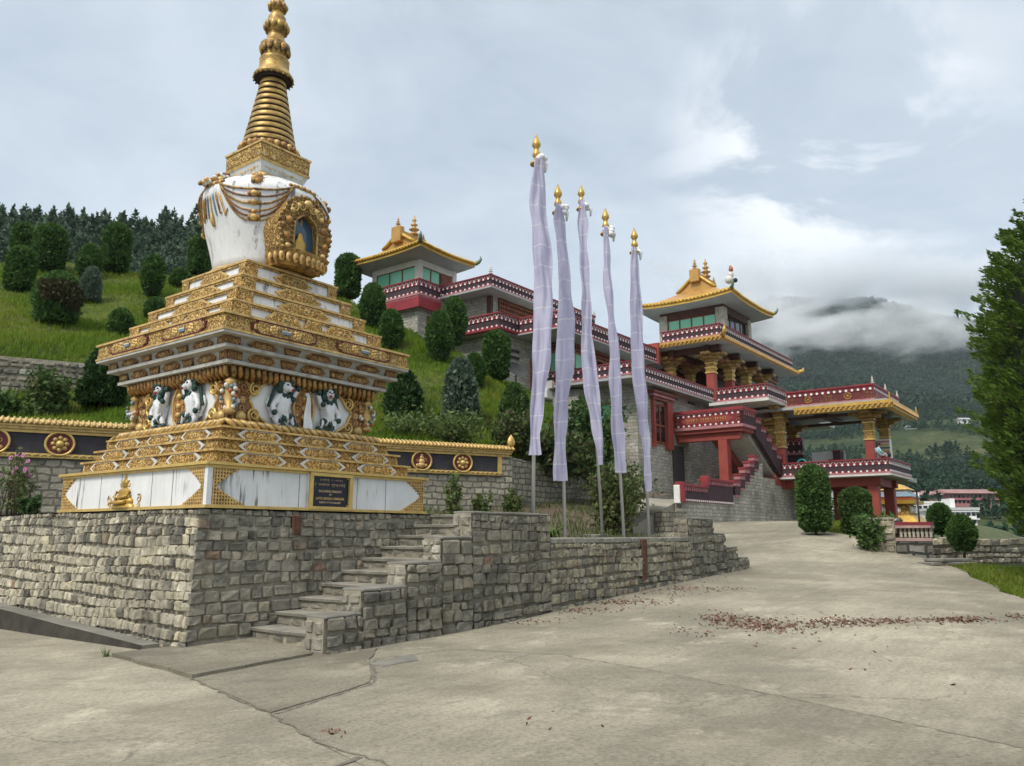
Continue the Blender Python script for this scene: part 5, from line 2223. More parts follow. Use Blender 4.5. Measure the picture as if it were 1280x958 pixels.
parapet(mb, [(21.88, 15.6), (21.88, 11.29), (23.5, 11.29), (23.5, 8.75), (34.0, 8.75)], 11.8, 12.67, True)
mb.build('parapet', ho)
mb = MB()
mb.box(22.05, 36, 11.45, 17, 11.76, 11.9, 'grey_slab')
mb.box(23.35, 34.0, 8.62, 11.4, 11.72, 11.795, 'grey_slab')
mb.box(23.9, 36, 9, 11.44, 11.8, 11.9, 'grey_slab')
mb.build('floor_slab', ho)
# red end wall under the gilded eave of the temple
mb = MB()
mb.box(33.95, 34.2, 8.55, 9.4, 11.7, 13.0, 'column_red')
mb.build('end_wall', ho)
# top storey
mb = MB()
parapet(mb, [(22.66, 16.0), (22.66, 12.5), (33.2, 12.5)], 14.45, 15.12, False)
mb.build('parapet', ho)
mb = MB()
band(mb, [(22.66, 16.0), (22.66, 12.5), (33.2, 12.5)], .12, 14.36, 14.447, 'grey_slab', -.9)
mb.box(22.8, 34, 12.7, 18, 14.5, 14.6, 'grey_slab')
mb.build('roof', ho)
mb = MB()
lattice(mb, on_l(13.26), 24.3, 33, 13.6, 14.34)
lattice(mb, on_l(13.26), 24.3, 33, 12.75, 13.4)
mb.box(23.56, 23.75, 13.2, 13.5, 12.2, 14.3, 'wood_dark')
mb.build('lattice_beam', ho)
finial(22.66, 12.5, 15.12, .5, ho, m='gem_white')
finial(33.1, 12.5, 15.12, .45, ho, m='gem_white')

# ---------------------------------------------------------- pavilion at the top of the slope
up_ = thing('hilltop_pavilion', 'cream pavilion with green windows and golden upturned roof at the top left of the monastery', 'pavilion', (22.5, 18, 11))
mb = MB()
mb.box(21.2, 25.5, 16.35, 22.0, 9.5, 13.5, 'house_stone')
mb.build('stone_base', up_)
mb = MB()
mb.box(21.9, 23.0, 16.30, 16.4, 11.5, 13.3, 'wood_red')
mb.build('door', up_)
mb = MB()
parapet(mb, [(20.87, 20.4), (20.87, 16.0), (22.60, 16.0)], 14.2, 15.12, False)
band(mb, [(20.87, 20.4), (20.87, 16.0), (22.60, 16.0)], .03, 14.12, 14.197, 'pink_cornice', -.25)
band(mb, [(20.87, 20.4), (20.87, 16.0), (22.60, 16.0)], .05, 13.55, 14.117, 'red_paint', -.25)
mb.build('parapet', up_)
mb = MB()
mb.box(21.0, 26, 16.15, 22.5, 13.52, 14.55, 'grey_slab')
mb.build('floor_slab', up_)
mb = MB()
for a, b in ((21.57, 16.7), (21.57, 20.1), (24.4, 16.7)):
    mb.box(a, a + .32, b, b + .32, 14.55, 16.5, 'cream_wall')
mb.box(21.6, 24.7, 16.73, 20.4, 16.25, 16.78, 'cream_wall')
mb.box(21.6, 24.7, 16.73, 20.4, 14.5, 15.0, 'cream_wall')
mb.build('wall', up_)
mb = MB()
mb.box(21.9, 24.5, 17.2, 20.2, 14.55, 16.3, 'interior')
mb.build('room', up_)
window(up_, on_r(21.68), 17.05, 20.08, 15.0, 16.24, 3, 1, 'green_glass', 'wood_red', .07)
window(up_, on_l(16.85), 21.92, 23.4, 15.0, 16.24, 2, 1, 'green_glass', 'wood_red', .07)
mb = MB()
mb.box(23.5, 24.35, 16.8, 16.9, 14.6, 16.24, 'wood_red')
mb.build('door', up_)
swoop_roof('roof', up_, 20.4, 24.95, 15.5, 21.4, 16.92, 18.5, (21.7, 23.7), .30, .12, (1.3, .62, .4))

# ---------------------------------------------------------- temple with portico
te = thing('temple', 'temple with golden pagoda roof, green windows and pillared portico right of the flags', 'temple', (40, 9, 9))
mb = MB()
parapet(mb, [(36.6, 9.6), (36.6, 8.5), (34.35, 8.5), (34.35, 4.82), (47.2, 4.82)], 12.98, 13.7, False)
mb.build('parapet', te)
mb = MB()
eave(mb, [(34.3, 8.9), (34.3, 4.70), (47.6, 4.70)], 12.68, 12.95,   .15, -.3)
mb.tube([(34.15, 4.55, 12.9), (33.95, 4.35, 13.1), (33.9, 4.3, 13.4)], [.16, .13, .03], 6, 'eave_gold')
mb.tube([(47.7, 4.55, 12.9), (47.95, 4.35, 13.0), (48.05, 4.3, 13.25)], [.16, .13, .03], 6, 'eave_gold')
mb.build('eave', te)
mb = MB()
mb.box(34.2, 47.7, 4.6, 14, 12.66, 12.97, 'grey_slab')
mb.build('roof_slab', te)
mb = MB()     # ceiling beams, pale panels between
for l in (5.95, 8.2, 10.4):
    mb.box(34.9, 47, l - .16, l + .16, 12.25, 12.65, 'wood_dark', .02)
    mb.box(34.9, 47, l - .1, l + .1, 12.05, 12.247, 'wood_red', .02)
for r in (35.3, 38.3, 41.3, 44.3):
    mb.box(r - .16, r + .16, 5.2, 13, 12.30, 12.655, 'wood_dark', .02)
mb.build('ceiling_beam', te)
for r in (35.6, 38.4, 41.2, 44.0):
    column(r, 5.95, 9.33, 11.0, 12.25, te, .5)
for r in (35.6, 38.4):
    column(r, 8.6, 9.33, 11.0, 12.25, te, .5)
mb = MB()
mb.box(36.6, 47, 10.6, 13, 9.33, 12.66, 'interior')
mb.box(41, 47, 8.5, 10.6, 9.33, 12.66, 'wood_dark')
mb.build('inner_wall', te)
mb = MB()
mb.box(36.5, 50, 3.0, 6.0, 9.0, 9.32, 'grey_slab')
mb.build('floor_slab', te)
# upper room
mb = MB()
for a, b in ((41.1, 7.2), (41.1, 11.4), (45.5, 7.2)):
    mb.box(a, a + .6, b, b + .6, 12.98, 16.7, 'pale_stone')
mb.box(41.15, 46.05, 7.25, 11.95, 16.35, 17.1, 'wood_dark')
mb.box(41.15, 46.05, 7.25, 11.95, 12.98, 14.9, 'pale_stone')
mb.build('wall', te)
mb = MB()
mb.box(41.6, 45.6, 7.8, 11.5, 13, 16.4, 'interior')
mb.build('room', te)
o = window(te, on_r(41.28), 7.85, 11.38, 14.9, 16.33, 4, 2, 'green_glass', 'wood_red', .09)
window(te, on_l(7.45), 41.75, 45.45, 14.9, 16.33, 4, 2, 'dark_glass', 'wood_dark', .07)
mb = MB()
for a in (8.3, 10.5):
    mb.prism([(a - .25, 15.12), (a + .25, 15.12), (a + .25, 15.6), (a - .25, 15.6)], on_r(41.24), -.02, .06, 'wood_red')
    mb.prism([(a - .17, 15.2), (a + .17, 15.2), (a + .17, 15.52), (a - .17, 15.52)], on_r(41.24), .0, .07, 'green_glass')
mb.build('casement', o)
rf = swoop_roof('roof', te, 39.7, 47.6, 6.05, 13.1, 17.3, 19.7, (42.2, 45.4), .36, .2)
# flag and statuette at the near roof corner
mb = MB()
r_, l_, z_ = 39.9, 6.25, 17.8
mb.ball((r_, l_, z_ + .25), .28, 'gem_white', 8, 6, (1, 1, 1.0))
mb.ball((r_ + .1, l_ - .1, z_ + .6), .2, 'gem_white', 8, 6, (1, 1, 1.3))
mb.ball((r_ + .05, l_ - .15, z_ + .95), .16, 'gem_red', 8, 6, (1, 1, 1.2))
mb.ball((r_ + .05, l_ - .1, z_ + 1.2), .1, 'gem_white', 8, 6)
mb.ball((r_ + .2, l_ - .35, z_ + .2), .16, 'black_paint', 8, 6)
mb.build('roof_lion', rf)

# ---------------------------------------------------------- terrace pavilion
tp = thing('terrace_pavilion', 'open terrace pavilion on red columns with maroon parapets at the right end', 'pavilion', (40, 1, 2))
mb = MB()
parapet(mb, [(36.1, 2.25), (36.1, -3.3), (41.3, -3.3)], 4.72, 5.52, False)
mb.build('parapet', tp)
mb = MB()
mb.box(36.3, 44, -3.1, 6, 4.60, 4.85, 'grey_slab')
band(mb, [(36.1, 3), (36.1, -3.3), (41.3, -3.3)], .10, 4.62, 4.717, 'off_white', -.9)
mb.build('floor_slab', tp)
mb = MB()
for a in (37.0, 40.6):
    mb.box(a - .22, a + .22, -2.7, 6, 4.15, 4.6, 'column_red', .02)
mb.box(37.24, 40.36, -2.5, -2.05, 4.16, 4.6, 'column_red', .02)
mb.box(37.24, 40.36, 3.0, 3.4, 4.16, 4.6, 'column_red', .02)
mb.box(36.5, 37.2, 2.3, 6, 4.1, 4.59, 'column_red', .02)
mb.build('floor_beam', tp)
for a, b in ((37.0, -2.28), (40.6, -2.28), (40.6, .5)):
    mb = MB()
    mb.box(a - .27, a + .27, b - .27, b + .27, 1.7, 4.15, 'column_red', .03)
    mb.build('column', tp)
for a, b in ((37.0, -2.28), (40.6, -2.28), (37.0, 2.95), (40.6, 2.95)):
    column(a, b, 4.86, 6.55, 8.15, tp, .48)
mb = MB()
for b in (-2.28, .4, 2.95):
    mb.box(36.0, 42, b - .14, b + .14, 8.155, 8.45, 'wood_dark', .02)
for a in (37.0, 40.6):
    mb.box(a - .16, a + .16, -2.9, 6, 8.0, 8.152, 'wood_dark', .02)
mb.build('ceiling_beam', tp)
mb = MB()
mb.box(35.9, 42.2, -3.55, 6.5, 8.46, 8.62, 'grey_slab')
mb.build('roof_slab', tp)
mb = MB()
eave(mb, [(35.75, 1.25), (35.75, -3.7), (42.0, -3.7)], 8.12, 8.5, .1, -.3)
mb.build('eave', tp)
mb = MB()
path = [(36.1, 1.75), (36.1, -2.85), (42.0, -2.85)]
band(mb, path, .10, 9.42, 9.50, 'red_paint', -.2)
band(mb, path, .05, 9.32, 9.418, 'red_band', -.2)
band(mb, path, .03, 9.18, 9.318, 'red_band', -.2)
band(mb, path, .0, 8.72, 9.178, 'maroon_paint', -.2)
band(mb, path, .06, 8.60, 8.718, 'pink_cornice', -.2)
for p, t, n in along(path, .03, .30):
    tile(mb, p, t, n, [(.07 * math.cos(a * PI / 4), .07 * math.sin(a * PI / 4)) for a in range(8)], 9.24, .03, 'white_paint')
fnr = on_r(36.1)
for c in (.55, -1.55):
    mb.tube([fnr(c + .17 * math.cos(a * PI / 8), 8.95 + .17 * math.sin(a * PI / 8), .02) for a in range(17)], .04, 6, 'ochre', False)
    boss(mb, fnr, c, 8.95, .10, 'ochre', .6, 8, .0)
for c in (1.6, -.5, -2.65):
    for sg in (-1, 1):
        for q in (-.12, .12):
            spiral(mb, fnr, c + sg * .14, 8.95 + q, .11, 'ochre', sg, 0, 1.2)
        spiral(mb, fnr, c + sg * .36, 8.80, .08, 'ochre', sg, 0, 1.2)
fnl = on_l(-2.85)
for q in range(14):
    mb.prism([(36.5 + q * .36, 8.75), (36.62 + q * .36, 8.75), (36.62 + q * .36, 9.15), (36.5 + q * .36, 9.15)], fnl, -.01, .03, 'pink_cornice')
mb.build('roof_parapet', tp)
for a, b, z in ((36.1, -2.85, 9.5), (39.0, -2.85, 9.5), (41.9, -2.85, 9.5), (35.7, -3.7, 8.5), (42.1, -3.75, 8.5)):
    finial(a, b, z, .42, tp, m='gem_white' if z > 9 else 'finial_gold')
# small upper balcony beside the temple floor
mb = MB()
parapet(mb, [(33.9, 5.0), (33.9, 2.1), (37.4, 2.1)], 8.95, 9.75, False)
mb.build('parapet', tp)
mb = MB()
mb.box(33.75, 38, 1.95, 5.4, 8.78, 8.94, 'off_white')
mb.build('floor_slab', tp)
column(36.6, 2.4, 4.9, 6.4, 8.77, tp, .5)
# stone piers and wall under the terrace
mb = MB()
mb.box(33.003, 40.3, 2.45, 6.4, 1.2, 4.6, 'house_stone')
mb.build('stone_base', tp)
mb = MB()
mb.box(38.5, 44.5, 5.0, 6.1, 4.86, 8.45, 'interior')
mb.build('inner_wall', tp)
mb = MB()      # inner flight seen under the roof
mb.hexa([(38.2, 3.7, 5.0), (39.2, 3.7, 5.0), (39.2, 4.9, 8.0), (38.2, 4.9, 8.0)], [(38.2, 3.6, 5.3), (39.2, 3.6, 5.3), (39.2, 4.8, 8.3), (38.2, 4.8, 8.3)], 'cream_wall')
parapet(mb, [(39.8, 3.2), (39.8, 2.2)], 6.3, 7.3, False)
mb.box(39.85, 40.3, 2.2, 3.2, 4.9, 6.3, 'dark_band')
mb.box(39.85, 39.95, -.2, 1.7, 4.9, 6.4, 'white_paint')
mb.build('inner_stair', tp)
mb = MB()
for k in range(3):
    mb.box(39.2, 39.9, -.1 + .0 * k, .75 - .22 * k, 4.86 + .5 * k, 5.36 + .5 * k, 'dark_band')
    mb.box(39.15, 39.95, -.15 + .0 * k, .80 - .22 * k, 5.30 + .5 * k, 5.36 + .503 * k, 'red_paint')
mb.build('newel', tp)

# ---------------------------------------------------------- outside staircase
es = thing('concrete_staircase', 'outside staircase with stepped maroon parapets and grey underside between the house and the terrace', 'stairs', (31, 4, 2.2))
mb = MB()
band(mb, [(30.64, 6.1), (30.64, 2.3), (32.5, 2.3)], .02, 7.05, 7.2, 'pink_cornice', -.25)
band(mb, [(30.64, 6.1), (30.64, 2.3), (32.5, 2.3)], .04, 7.87, 7.93, 'pink_cornice', -.25)
band(mb, [(30.64, 6.1), (30.64, 2.3), (32.5, 2.3)], .09, 7.933, 8.09, 'red_paint', -.28)
band(mb, [(30.64, 6.1), (30.64, 2.3)], .0, 7.203, 7.867, 'red_band', -.25)
band(mb, [(30.64, 2.3), (32.5, 2.3)], .0, 7.203, 7.867, 'dark_band', -.25)
fnr = on_r(30.64)
for i in range(12):
    a = 2.5 + i * .305
    for z in (7.78, 7.27):
        mb.prism([(a + .055 * math.cos(q * PI / 4), z + .055 * math.sin(q * PI / 4)) for q in range(8)], fnr, 0, .03, 'white_paint')
mb.prism([(2.75, 7.53), (3.1, 7.36), (5.4, 7.36), (5.75, 7.53), (5.4, 7.70), (3.1, 7.70)], fnr, 0, .015, 'column_red')
for i in range(17):
    a = 3.15 + i * .135
    if i % 6 == 5:
        continue
    mb.tube([fnr(a, 7.60, .025), fnr(a + .09, 7.60, .025)], .013, 4, 'gold_bright')
    mb.tube([fnr(a + .02 + .05 * (i % 2), 7.60, .025), fnr(a + .05, 7.52, .025), fnr(a + .02, 7.45 - .03 * (i % 3), .025)], .013, 4, 'gold_bright')
for a in (2.5, 5.9):
    for q in (-.13, .13):
        spiral(mb, fnr, a, 7.53 + q, .11, 'ochre', 1, 0, 1.3)
for i in range(6):
    mb.prism([(30.85 + i * .28, 7.68), (30.97 + i * .28, 7.68), (30.97 + i * .28, 7.85), (30.85 + i * .28, 7.85)], on_l(2.3), 0, .02, 'pink_cornice')
mb.build('landing_parapet', es)
mb = MB()
mb.box(30.75, 32.5, 2.4, 6.15, 6.85, 7.05, 'column_red')
mb.box(30.95, 31.3, 2.6, 6.1, 6.45, 6.848, 'column_red', .02)
mb.build('landing', es)
mb = MB()
mb.box(30.9, 31.42, 3.3, 3.8, 2.0, 6.45, 'column_red', .03)
mb.build('column', es)
# upper flight: soffit slab, red stringers, stepped parapet
mb = MB()
mb.hexa([(32.3, 2.65, 6.70), (35.9, 2.65, 4.75), (35.9, 4.0, 4.75), (32.3, 4.0, 6.70)], [(32.3, 2.65, 7.0), (35.9, 2.65, 5.05), (35.9, 4.0, 5.05), (32.3, 4.0, 7.0)], 'off_white')
mb.build('flight', es)
mb = MB()
mb.hexa([(31.6, 4.003, 6.45), (36.2, 4.003, 4.2), (36.2, 4.4, 4.2), (31.6, 4.4, 6.45)], [(31.6, 4.003, 6.95), (36.2, 4.003, 4.7), (36.2, 4.4, 4.7), (31.6, 4.4, 6.95)], 'column_red')
mb.box(35.4, 36.4, 2.4, 5.8, 4.3, 4.74, 'column_red', .02)
mb.build('stringer', es)
mb = MB()
for k in range(5):
    ra, rb = 32.52 + k * .75, 33.26 + k * .75
    zt = 7.72 - k * .42
    mb.hexa([(ra, 2.3, zt - .98), (rb, 2.3, zt - 1.38), (rb, 2.55, zt - 1.38), (ra, 2.55, zt - .98)], [(ra, 2.3, zt - .28), (rb, 2.3, zt - .28), (rb, 2.55, zt - .28), (ra, 2.55, zt - .28)], 'dark_band')
    mb.box(ra, rb, 2.28, 2.56, zt - .277, zt - .09, 'pink_cornice')
    mb.box(ra - .05, rb + .05, 2.23, 2.60, zt - .087, zt, 'red_paint')
mb.build('stepped_parapet', es)
# lower flight
mb = MB()
for k in range(5):
    ra, rb = 29.0 + k * .68, 29.66 + k * .68
    zt = 4.2 + k * .36
    mb.box(ra, rb, 2.22, 2.5, zt - .72, zt - .28, 'dark_band')
    mb.box(ra, rb, 2.20, 2.52, zt - .277, zt - .09, 'pink_cornice')
    mb.box(ra - .05, rb + .05, 2.16, 2.56, zt - .087, zt, 'red_paint')
    mb.box(ra - .02, rb - .2, 2.18, 2.5, zt - .82, zt - .723, 'pink_cornice')
mb.build('stepped_parapet', es)
mb = MB()
mb.hexa([(28.8, 2.24, 1.5), (33.0, 2.24, 1.5), (33.0, 3.9, 1.5), (28.8, 3.9, 1.5)], [(28.8, 2.24, 3.4), (33.0, 2.24, 5.3), (33.0, 3.9, 4.7), (28.8, 3.9, 2.9)], 'house_stone')
mb.build('stone_base', es)
mb = MB()
mb.box(23.1, 28.8, 2.26, 2.6, 1.6, 3.0, 'house_stone')
mb.build('stone_base', es)
mb = MB()
for ra, rb, zb, zt in ((23.1, 25.7, 3.0, 3.75), (25.72, 28.75, 3.0, 4.12)):
    mb.box(ra, rb, 2.24, 2.55, zb + .12, zt - .30, 'dark_band')
    mb.box(ra, rb, 2.22, 2.57, zb, zb + .117, 'red_band')
    mb.box(ra, rb, 2.22, 2.57, zt - .297, zt - .10, 'red_band')
    mb.box(ra - .06, rb + .06, 2.15, 2.62, zt - .097, zt, 'red_paint')
    n = int((rb - ra) / .2)
    for i in range(n):
        a = ra + (i + .5) * (rb - ra) / n
        mb.box(a - .05, a + .05, 2.19, 2.22, zt - .28, zt - .12, 'pink_cornice')
        mb.box(a - .045, a + .045, 2.19, 2.22, zb + .02, zb + .10, 'white_paint')
mb.box(22.88, 23.08, 2.26, 2.54, 2.9, 3.68, 'white_paint', .02)
mb.box(22.95, 23.2, 2.12, 2.5, 2.95, 3.82, 'red_paint', .02)
mb.box(25.6, 25.85, 2.12, 2.5, 3.75, 4.22, 'red_paint', .02)
mb.build('ramp_parapet', es)
mb = MB()
mb.hexa([(19.0, 2.7, 1.0), (23.2, 2.62, 1.0), (23.2, 6.1, 1.0), (19.0, 4.4, 1.0)], [(19.0, 2.7, 1.75), (23.2, 2.62, 2.95), (23.2, 6.1, 3.4), (19.0, 4.4, 2.3)], 'concrete_pale')
mb.hexa([(23.2, 2.6, 1.0), (29, 2.6, 1.0), (29, 6.17, 1.0), (23.2, 6.17, 1.0)], [(23.2, 2.6, 2.95), (29, 2.6, 3.2), (29, 6.17, 3.4), (23.2, 6.17, 3.4)], 'concrete_pale')
mb.build('ramp', es)
mb = MB()
mb.box(21.2, 23.0, 2.0, 2.62, 1.0, 2.55, 'garden_stone')
mb.build('stone_pier', es)
mb = MB()
mb.box(30.4, 31.7, 6.10, 6.178, 3.2, 6.3, 'interior')
mb.build('doorway', es)

# ---------------------------------------------------------- things on and around the terrace
# teal plastic chair behind the parapet
ch = thing('plastic_chair', 'teal plastic chair whose round back shows above the terrace parapet', 'chair', (37.2, 1.55, 4.86))
cx0, cy0 = 37.2, 1.55
mb = MB()
mb.box(cx0 - .24, cx0 + .24, cy0 - .24, cy0 + .24, 5.28, 5.32, 'teal_plastic', .015)
mb.build('seat', ch)
mb = MB()
arc = [(cx0 + .22, cy0 + .25 * math.cos(a), 5.55 + .24 * math.sin(a)) for a in [PI * q / 10 for q in range(11)]]
mb.tube([(cx0 + .22, cy0 + .25, 5.32)] + arc + [(cx0 + .22, cy0 - .25, 5.32)], .045, 6, 'teal_plastic', True)
mb.tube([(cx0 + .22, cy0, 5.32), (cx0 + .22, cy0, 5.56)], .03, 6, 'teal_plastic')
mb.build('backrest', ch)
for a in (-1, 1):
    for b in (-1, 1):
        mb = MB()
        mb.tube([(cx0 + a * .2, cy0 + b * .2, 5.28), (cx0 + a * .24, cy0 + b * .24, 4.865)], .022, 6, 'teal_plastic')
        mb.build('leg', ch)
# person sitting on the parapet, seen from the side, facing right
pz, pr, pl_ = 5.53, 36.05, -2.75
pe = thing('person', 'person in a light blue top sitting on the terrace parapet corner beside the column', 'person', (pr, pl_, pz))
wx = RL(OX + 1, OY)
X = lambda a, dep, z: (pr + wx[0] * a + .0 * dep, pl_ + wx[1] * a + dep * .0, pz + z) if False else (pr + wx[0] * a + LV[0] * 0 + dep * wx[1], pl_ + wx[1] * a - dep * wx[0], pz + z)
V = [X(0, 0, .12), X(.02, 0, .32), X(.08, 0, .50), X(.13, 0, .585), X(.17, 0, .66), X(.185, 0, .74),
     X(.22, .10, .13), X(.45, .12, .22), X(.50, .10, .02), X(.22, -.10, .12), X(.44, -.12, .20), X(.58, -.12, .05),
     X(.09, .17, .49), X(.16, .22, .30), X(.34, .16, .24), X(.09, -.17, .49), X(.16, -.22, .30), X(.34, -.14, .24)]
E_ = [(0, 1), (1, 2), (2, 3), (3, 4), (4, 5), (0, 6), (6, 7), (7, 8), (0, 9), (9, 10), (10, 11), (2, 12), (12, 13), (13, 14), (2, 15), (15, 16), (16, 17)]
R_ = [.15, .14, .14, .06, .09, .085, .095, .075, .055, .095, .075, .055, .065, .05, .04, .065, .05, .04]
vs, fs = skin_mesh(V, E_, R_, 2, 0)
mb = MB()
mb.add(vs, fs, 'skin', True)
body = mb.build('body', pe)
for mn in ('shirt_blue', 'trousers_grey', 'hair_black'):
    body.data.materials.append(M[mn])
zz0 = pz
for p_ in body.data.polygons:
    c_ = p_.center
    z = c_.z
    xx = (c_.x * wx[0] + c_.y * wx[1]) / (wx[0] ** 2 + wx[1] ** 2)
    p_.material_index = 1 if (.17 < z < .56 and xx < .30) else (2 if z <= .25 and not (xx > .3 and z > .2) else 0)
mb = MB()
mb.ball(X(.155, 0, .735), .112, 'hair_black', 10, 7, (1, 1, 1.1))
mb.tube([X(.10, .02, .72), X(.07, .03, .6), X(.06, .03, .44)], [.07, .06, .03], 7, 'hair_black')
mb.build('hair', pe)
mb = MB()
for s_ in (-1, 1):
    mb.ball(X(.265, s_ * .03, .715), .012, 'black_paint', 6, 4)
mb.ball(X(.285, 0, .69), .018, 'skin', 6, 4)
mb.ball(X(.272, 0, .655), .014, 'lion_mouth', 6, 4)
mb.build('face', pe)
for s_, a, z in ((1, .50, .0), (-1, .60, .03)):
    mb = MB()
    mb.ball(X(a + .05, s_ * .11, z + .03), .075, 'black_paint', 8, 5, (1.3, 1., .7))
    mb.build('shoe', pe)
mb = MB()
q = X(.66, -.02, .17)
mb.ball(q, .15, 'black_paint', 10, 7, (1, .8, 1.15))
mb.ball((q[0] - .04, q[1] - .02, q[2] - .08), .09, 'dark_metal', 8, 5, (1, .7, .8))
mb.tube([(q[0], q[1], q[2] + .15), (q[0] + .03, q[1], q[2] + .22), (q[0] + .08, q[1], q[2] + .14)], .012, 5, 'black_paint')
bag = mb.build('backpack', None, (q[0], q[1], pz))
tag(bag, 'small black backpack standing at the knees of the seated person', 'backpack')
# painted cabinet behind the person
cb = thing('painted_cabinet', 'tall cabinet painted red, white and yellow behind the seated person', 'cabinet', (38.6, -2.9, 4.86))
mb = MB()
mb.box(38.4, 38.9, -2.95, -2.15, 4.86, 6.75, 'gem_white')
mb.build('body', cb)
mb = MB()
for k in range(4):
    mb.box(38.37, 38.41, -2.95, -2.15, 6.05 + k * .17, 6.14 + k * .17, ('gold_bright', 'gem_green', 'gold_bright', 'pink_cornice')[k])
mb.build('stripe', cb)
mb = MB()
mb.box(38.37, 38.41, -2.8, -2.45, 5.4, 5.95, 'red_paint')
mb.box(38.36, 38.41, -2.95, -2.82, 4.9, 5.3, 'pink_cornice')
mb.build('red_panel', cb)
# golden shrine seen under the terrace
sh = thing('golden_shrine', 'small golden shrine with blue and red roof tiers seen under the terrace', 'shrine', (0, 0, 0), None, Matrix.Translation(at(1118, 655, 58)) @ Matrix.Rotation(TH, 4, 'Z'))
mb = MB()
mb.frustum(2.0, -1.0, 1.9, .05, 'white_paint')
mb.frustum(1.9, .05, 1.5, .55, 'eave_gold')
mb.build('base', sh)
mb = MB()
mb.frustum(1.25, .55, 1.15, 1.35, 'gold_relief')
for fnq in (on_r(-1.25), on_l(-1.25)):
    for c in (-.5, .5):
        boss(mb, fnq, c, .95, .3, 'gem_white', .5, 9)
    scroll_fill(mb, fnq, -1.1, 1.1, .6, 1.3, random.Random(3), 'eave_gold', .16, .2)
mb.build('body', sh)
mb = MB()
mb.frustum(1.7, 1.35, 1.75, 1.6, 'eave_gold')
mb.frustum(1.45, 1.6, 1.55, 1.85, 'gem_red')
mb.frustum(1.6, 1.85, 1.3, 2.15, 'gem_blue')
mb.frustum(1.2, 2.15, 1.1, 2.35, 'white_paint')
mb.frustum(1.35, 2.35, .7, 2.75, 'eave_gold')
mb.build('roof', sh)
# satellite dish on the slope
sd_ = at(645, 476, 36)
sdth = thing('satellite_dish', 'dark satellite dish standing on the slope beside the house wall', 'dish', (0, 0, 0), None, Matrix.Translation(sd_) @ Matrix.Rotation(.5, 4, 'Z'))
mb = MB()
mb.tube([(0, 0, -.6), (0, 0, .35)], .03, 6, 'dark_metal')
mb.build('mast', sdth)
mb = MB()
vv, ff = [], []
for j in range(5):
    rr_ = .5 * j / 4
    for i in range(16):
        a = 2 * PI * i / 16
        vv.append(Matrix.Rotation(.9, 3, 'X') @ Vector((rr_ * math.cos(a), rr_ * math.sin(a), rr_ * rr_ * .5)) + Vector((0, 0, .45)))
for j in range(4):
    for i in range(16):
        ff.append((j * 16 + i, j * 16 + (i + 1) % 16, (j + 1) * 16 + (i + 1) % 16, (j + 1) * 16 + i))
mb.add(vv, ff, 'dark_metal', True)
mb.build('reflector', sdth)
# ================================================================== TERRAIN
def tps_fit(P):
    P = np.array(P, dtype=float)
    n = len(P)
    xy = P[:, :2] / 20.
    d = np.linalg.norm(xy[:, None] - xy[None], axis=2)
    K = np.where(d > 1e-9, d * d * np.log(d + 1e-12), 0) + np.eye(n) * .02
    A = np.zeros((n + 3, n + 3))
    A[:n, :n] = K
    A[:n, n] = 1
    A[:n, n + 1:] = xy
    A[n, :n] = 1
    A[n + 1:, :n] = xy.T
    sol = np.linalg.solve(A, np.concatenate([P[:, 2], np.zeros(3)]))

    def ev(x, y):
        x = np.asarray(x, float) / 20.
        y = np.asarray(y, float) / 20.
        dx = np.hypot(x[..., None] - xy[:, 0], y[..., None] - xy[:, 1])
        k = np.where(dx > 1e-9, dx * dx * np.log(dx + 1e-12), 0)
        return k @ sol[:n] + sol[n] + sol[n + 1] * x + sol[n + 2] * y
    return ev


